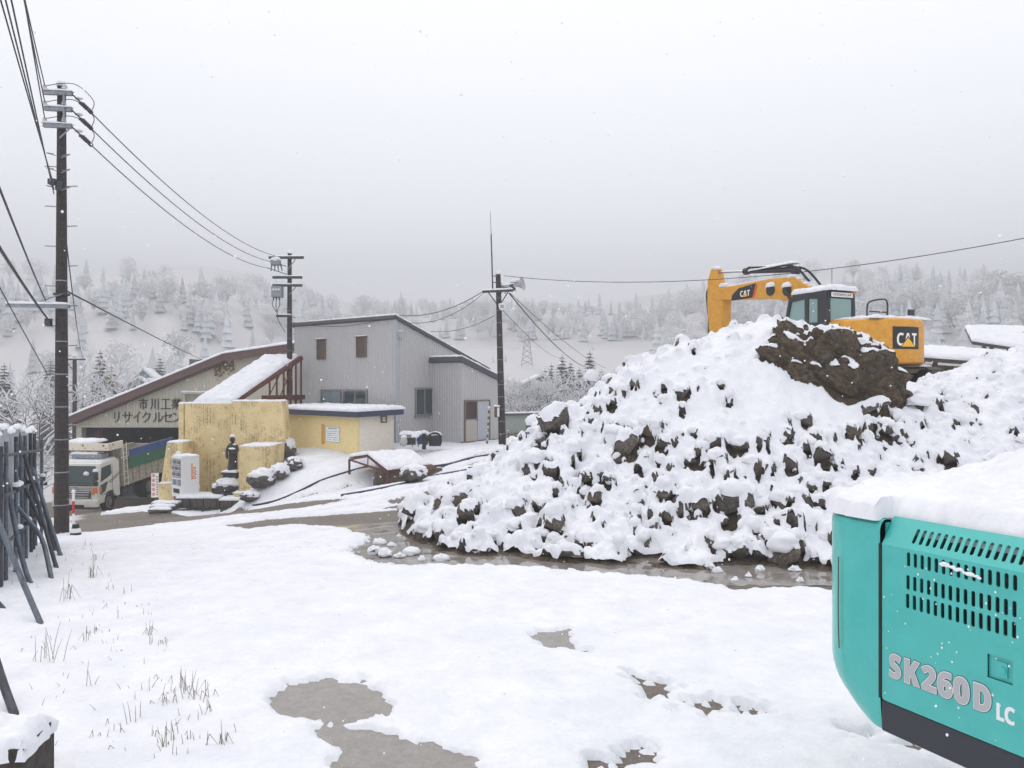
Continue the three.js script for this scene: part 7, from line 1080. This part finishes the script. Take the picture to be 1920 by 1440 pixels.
function conifer(name, label, base, h, seed, m = needles, sn = 0.35) {
  const q = rng(seed), t = thing(name, label, 'tree', base, 0, 'conifers across the valley'), gr = [], wh = [];
  part('trunk', [bar(V(0, -0.3, 0), V(0, h, 0), h * 0.018, 6, 0.02)], bark, t);
  const layers = 30; for (let l = 0; l < layers; l++) { const f = l / layers, y = h * (0.1 + 0.9 * f), R0 = h * 0.3 * Math.pow(1 - f, 0.8) + 0.15, n = 14; for (let k = 0; k < n; k++) { const az = k / n * 6.28 + q() * 0.6, L = R0 * rr(0.6, 1.15, q), dx = Math.cos(az), dz = Math.sin(az), w = L * 0.26 + 0.05, tipY = y - L * rr(0.15, 0.45, q); const a = V(0, y, 0), e = V(dx * L, tipY, dz * L), m1 = V(dx * L * 0.55 - dz * w, lerp(y, tipY, 0.5) - 0.08, dz * L * 0.55 + dx * w), m2 = V(dx * L * 0.55 + dz * w, lerp(y, tipY, 0.5) - 0.08, dz * L * 0.55 - dx * w); gr.push(flat(quad(a, m1, e, m2))); if (q() < sn) { const up = V(0, 0.05 + 0.01 * h, 0), s = 0.8; wh.push(flat(quad(a.clone().lerp(e, 0.25).add(up), m1.clone().lerp(e, 0.2).lerp(a, 0.1).add(up), e.clone().multiply(V(0.97, 1, 0.97)).add(up), m2.clone().lerp(e, 0.2).lerp(a, 0.1).add(up)))); } } }
  part('crown', gr, m, t); part('snow_on_branches', wh, snowSoft, t); return t;
}
const gAt = (px, d, dy = 0) => { const x = (px - 960) / F * d; return V(x, ground(x, d) + dy, -d); };
const tallTo = (b, py, d) => EYE + (720 - py) / F * d - b.y;
// left: snowed-up bushes behind the fence, trees beyond the hall
[[10, 24, 775, 31, 'nearest snow-laden bush behind the left fence'], [44, 50, 775, 32, 'snow-laden bush between the fence and the near pole'], [-25, 20, 760, 34, 'snow-laden bush cut by the left picture edge']].forEach(([px, d, py, s, l]) => { const b = gAt(px, d); bareTree('snowy_bush', l, b, tallTo(b, py, d) * 0.62, s, { stems: 6, depth: 4, first: 5, sn: 0.03, r: 0.045, up: 0.3, cat: 'bush' }); });
[[68, 58, 702, 41, 'spreading bare tree left of the near pole'], [25, 66, 715, 42, 'bare tree low at the left edge'], [170, 75, 690, 43, 'bare tree just right of the near pole'], [225, 80, 712, 44, 'small bare tree above the low end of the hall roof']].forEach(([px, d, py, s, l]) => { const b = gAt(px, d); bareTree('bare_tree', l, b, tallTo(b, py, d) * 1.05, s, { depth: 5, first: 6, sn: 0.035, r: 0.11 }); });
{ let b = gAt(188, 92); conifer('fir_tree', 'dark fir right of the distant pole', b, tallTo(b, 655, 92), 51); b = gAt(208, 84); conifer('larch_tree', 'tan larch behind the low end of the hall roof', b, tallTo(b, 682, 84), 52, larch, 0.3); b = gAt(8, 100); conifer('fir_tree', 'hazy fir at the left edge above the bushes', b, tallTo(b, 680, 100), 53); b = gAt(95, 110); conifer('fir_tree', 'hazy fir behind the near pole', b, tallTo(b, 672, 110), 54); b = gAt(300, 120); conifer('fir_tree', 'hazy fir above the hall roof slope', b, tallTo(b, 668, 120), 55); }
// centre: shrubs behind the green wall and a clump of conifers across the valley
[[965, 52, 690, 61, 'bare snowy shrub right behind the loudspeaker pole'], [1000, 50, 712, 62, 'bare snowy shrub above the green wall'], [1040, 56, 735, 63, 'low bare shrub above the concrete tank'], [1078, 54, 738, 64, 'bare shrub left of the snow-hung mirror'], [935, 60, 720, 65, 'bare shrub half hidden by the loudspeaker pole']].forEach(([px, d, py, s, l]) => { const b = gAt(px, d); bareTree('bare_shrub', l, b, tallTo(b, py, d) * 0.95, s, { stems: 3, depth: 5, first: 4, sn: 0.016, r: 0.07, up: 0.06, cat: 'shrub' }); });
[[1022, 96, 690, 'leftmost conifer of the clump across the valley'], [1034, 100, 680, 'second conifer of the clump across the valley'], [1054, 98, 664, 'pointed conifer in the middle of the clump'], [1070, 104, 676, 'rounded conifer in the middle of the clump'], [1086, 100, 688, 'low conifer right of the middle of the clump'], [1106, 96, 656, 'tallest darkest conifer at the right of the clump'], [1128, 104, 692, 'conifer behind the heap shoulder'], [1160, 110, 690, 'rightmost conifer showing over the heap shoulder']].forEach(([px, d, py, l], k) => { const b = gAt(px, d); conifer('fir_tree', l, b, tallTo(b, py, d), 70 + k); });
[[1046, 88, 715, 81, 'pale bare tree before the conifer clump'], [1092, 86, 712, 82, 'pale bare tree under the darkest conifer'], [1140, 92, 708, 83, 'pale bare tree beside the heap shoulder']].forEach(([px, d, py, s, l]) => { const b = gAt(px, d); bareTree('bare_tree', l, b, tallTo(b, py, d), s, { depth: 5, first: 6, sn: 0.05, r: 0.12 }); });
{ // woods on the hillsides, far and uncountable
  const q = rng(90), cone = [], dec = [];
  const mk = (tiers, w) => { const g = []; for (let k = 0; k < tiers; k++) { const f = k / tiers, c = new THREE.ConeGeometry(w * (1 - f * 0.8), 1.1 / tiers * 1.5, 7, 1, true); const p = c.attributes.position; for (let i = 0; i < p.count; i++) { const s = 1 + 0.25 * n3(p.getX(i) * 5 + k, p.getZ(i) * 5, k); p.setX(i, p.getX(i) * s); p.setZ(i, p.getZ(i) * s); } c.translate(0, 0.12 + f * 0.86 + 0.1, 0); g.push(flat(c)); } g.push(flat(at(new THREE.CylinderGeometry(0.015, 0.025, 0.3, 5), 0, 0.1, 0))); return mergeGeometries(g); };
  const mk2 = () => { const g = []; for (let k = 0; k < 26; k++) { const a = q() * 6.28, e = rr(0.1, 1.2, q), L = rr(0.3, 0.62, q); g.push(flat(bar(V(0, rr(0.2, 0.5, q), 0), V(Math.cos(a) * Math.cos(e) * L * 0.8, 0.4 + Math.sin(e) * L, Math.sin(a) * Math.cos(e) * L * 0.8), 0.02, 3, 0.006))); } for (let k = 0; k < 170; k++) { const a = q() * 6.28, e = rr(-0.1, 1.4, q), L = rr(0.25, 0.5, q), c = V(Math.cos(a) * Math.cos(e) * L * 0.85, 0.5 + Math.sin(e) * L, Math.sin(a) * Math.cos(e) * L * 0.85), f = new THREE.TetrahedronGeometry(0.022 + q() * 0.025); f.rotateX(q() * 3); f.translate(c.x, c.y, c.z); g.push(flat(f)); } return mergeGeometries(g); };
  const kinds = [mk(5, 0.2), mk(4, 0.24), mk2()], lists = [[], [], []];
  for (let k = 0; k < 30000; k++) {
    const d = 130 + 330 * Math.pow(q(), 0.8), x = rr(-0.75, 0.75, q) * d, px = 960 + F * x / d, h = ground(x, d), py = 720 - F * (h - EYE) / d;
    const c = (x + 0.02 * d) / (0.55 * d + 40), field = px > 780 && px < 1230 && py > 640;
    let dens = field ? 0.02 : sstep(14, 24, h) + 0.3 * sstep(0.15, 0.4, Math.abs(c)); dens *= 0.3 + 0.7 * sstep(-0.25, 0.25, fbm(x * 0.013, d * 0.013, 3)); if (!field) dens *= 1 - sstep(22, 52, h + 8 * fbm(x * 0.012 + 9, d * 0.012, 2));
    if (d < 170 && !field && q() < 0.6) continue;
    if (px < 820) dens *= 0.6;
    if (q() > dens * 0.22) continue;
    const kind = q() < 0.4 ? 2 : q() < 0.5 ? 0 : 1, s = field ? rr(1.2, 2.6, q) : rr(6, 12.5, q);
    lists[kind].push([M4().compose(V(x, h - 0.3, -d), new THREE.Quaternion().setFromAxisAngle(V(0, 1, 0), q() * 6.28), V(s * rr(0.8, 1.2, q), s, s * rr(0.8, 1.2, q))), kind === 2 ? [0.76, 0.755, 0.76] : [0.66, 0.68, 0.7], rr(0.85, 1.25, q)]);  // frost tones lightened further, painting haze into the tree colours
  }
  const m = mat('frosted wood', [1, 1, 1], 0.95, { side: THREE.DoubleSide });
  kinds.forEach((g, k) => { const im = new THREE.InstancedMesh(g, m, lists[k].length); lists[k].forEach(([mm, c, v], i) => { im.setMatrixAt(i, mm); im.setColorAt(i, new THREE.Color().setRGB(c[0] * v, c[1] * v, c[2] * v)); }); im.name = numbered('hillside_woods'); tag(im, ['slender frosted, haze-paled conifers covering the misty hillsides', 'broad frosted, haze-paled conifers covering the misty hillsides', 'bare frosted, haze-paled broadleaf woods covering the misty hillsides'][k], 'woods', null, 'stuff'); finish(im); scene.add(im); });
}
{ // far houses and a pylon
  const house = (px, py, d, w, h, label, wall, turn = 0.3) => { const c = P(px, py, d), gy = ground(c.x, d), o = thing('far_house', label, 'house', V(c.x, gy - 0.2, -d), turn, 'far houses'); const H = Math.max(2.5, c.y - gy), wl = mat('far wall ' + px, wall, 0.9); part('wall', [box(w, H, w * 0.75, 0, H / 2, 0)], wl, o); const g = extrude([[-w * 0.48, 0], [w * 0.48, 0], [0, h]], w * 0.7); g.translate(0, H, -w * 0.35); part('gable', [g], wl, o); for (const s of [-1, 1]) { const a = Math.atan2(h, w / 2), L = Math.hypot(h, w / 2) + 0.4, r = box(L, 0.25, w * 0.85, 0, 0, 0); r.rotateZ(-s * a); r.translate(s * (w / 4 + 0.1), H + h / 2 + 0.02, 0); part('roof', [r], snow, o); } for (let k = 0; k < 2; k++) { part('window', [box(0.9, 0.9, 0.06, -w * 0.2 + k * w * 0.4, H * 0.62, w * 0.375 + 0.03)], glassDark, o); } };
  house(262, 722, 96, 3.6, 1.1, 'far house with white roof above the middle of the hall roof', [0.3, 0.29, 0.28]); house(292, 724, 98, 3.2, 1, 'small far house right of the white roofed one', [0.32, 0.33, 0.33], -0.4); house(276, 712, 108, 3.8, 1.6, 'far tall house with green-grey wall behind the other roofs', [0.2, 0.3, 0.29], 0.1); house(182, 780, 70, 2.6, 0.9, 'small shed with white roof beside the distant pole', [0.4, 0.4, 0.4], 0.5); house(1010, 716, 112, 5, 1.1, 'low far house under the conifer clump', [0.25, 0.25, 0.26], 0.2); house(1150, 738, 104, 5, 1.1, 'far roof showing just above the heap shoulder', [0.25, 0.25, 0.25], 0.2);
  const D = 240, b = gAt(988, D), H = tallTo(b, 622, D), o = thing('pylon', 'faint lattice pylon on the snowy fields', 'pylon', b), pm = mat('pylon steel', [0.3, 0.31, 0.32], 0.6), w = (f) => lerp(1.8, 0.4, f);
  for (const [sx, sz] of [[-1, -1], [1, -1], [-1, 1], [1, 1]]) part('leg', [bar(V(sx * w(0), -0.5, sz * w(0)), V(sx * w(1), H, sz * w(1)), 0.09, 5)], pm, o);
  for (let k = 0; k < 6; k++) for (const s of [-1, 1]) part('brace', [bar(V(-w(k / 6), H * k / 6, s * w(k / 6)), V(w((k + 1) / 6), H * (k + 1) / 6, s * w((k + 1) / 6)), 0.06, 4), bar(V(w(k / 6), H * k / 6, s * w(k / 6)), V(-w((k + 1) / 6), H * (k + 1) / 6, s * w((k + 1) / 6)), 0.06, 4)], pm, o);
  for (const f of [0.72, 0.85, 0.98]) part('arm', [bar(V(-2.4, H * f, 0), V(2.4, H * f, 0), 0.06, 5)], pm, o);
}
{ // falling flakes
  const q = rng(101), g = new THREE.IcosahedronGeometry(1, 1), n = 2600, im = new THREE.InstancedMesh(g, mat('flake', [0.9, 0.9, 0.92], 0.9), n);
  for (let k = 0; k < n; k++) { const d = 2.2 + 30 * q(), x = rr(-0.72, 0.72, q) * d, y = Math.max(ground(x, d) + 0.2, EYE + rr(-0.5, 0.52, q) * d), s = rr(0.003, 0.0085, q) * (d < 6 ? 0.6 : 1); im.setMatrixAt(k, M4().compose(V(x, y, -d), new THREE.Quaternion().setFromEuler(new THREE.Euler(q() * 3, q() * 3, q() * 3)), V(s, s * rr(0.8, 1.5, q), s))); }
  im.name = 'falling_snow'; tag(im, 'snowflakes falling through the air', 'snowflakes', null, 'stuff'); finish(im); scene.add(im);
}
renderer.render(scene, camera);
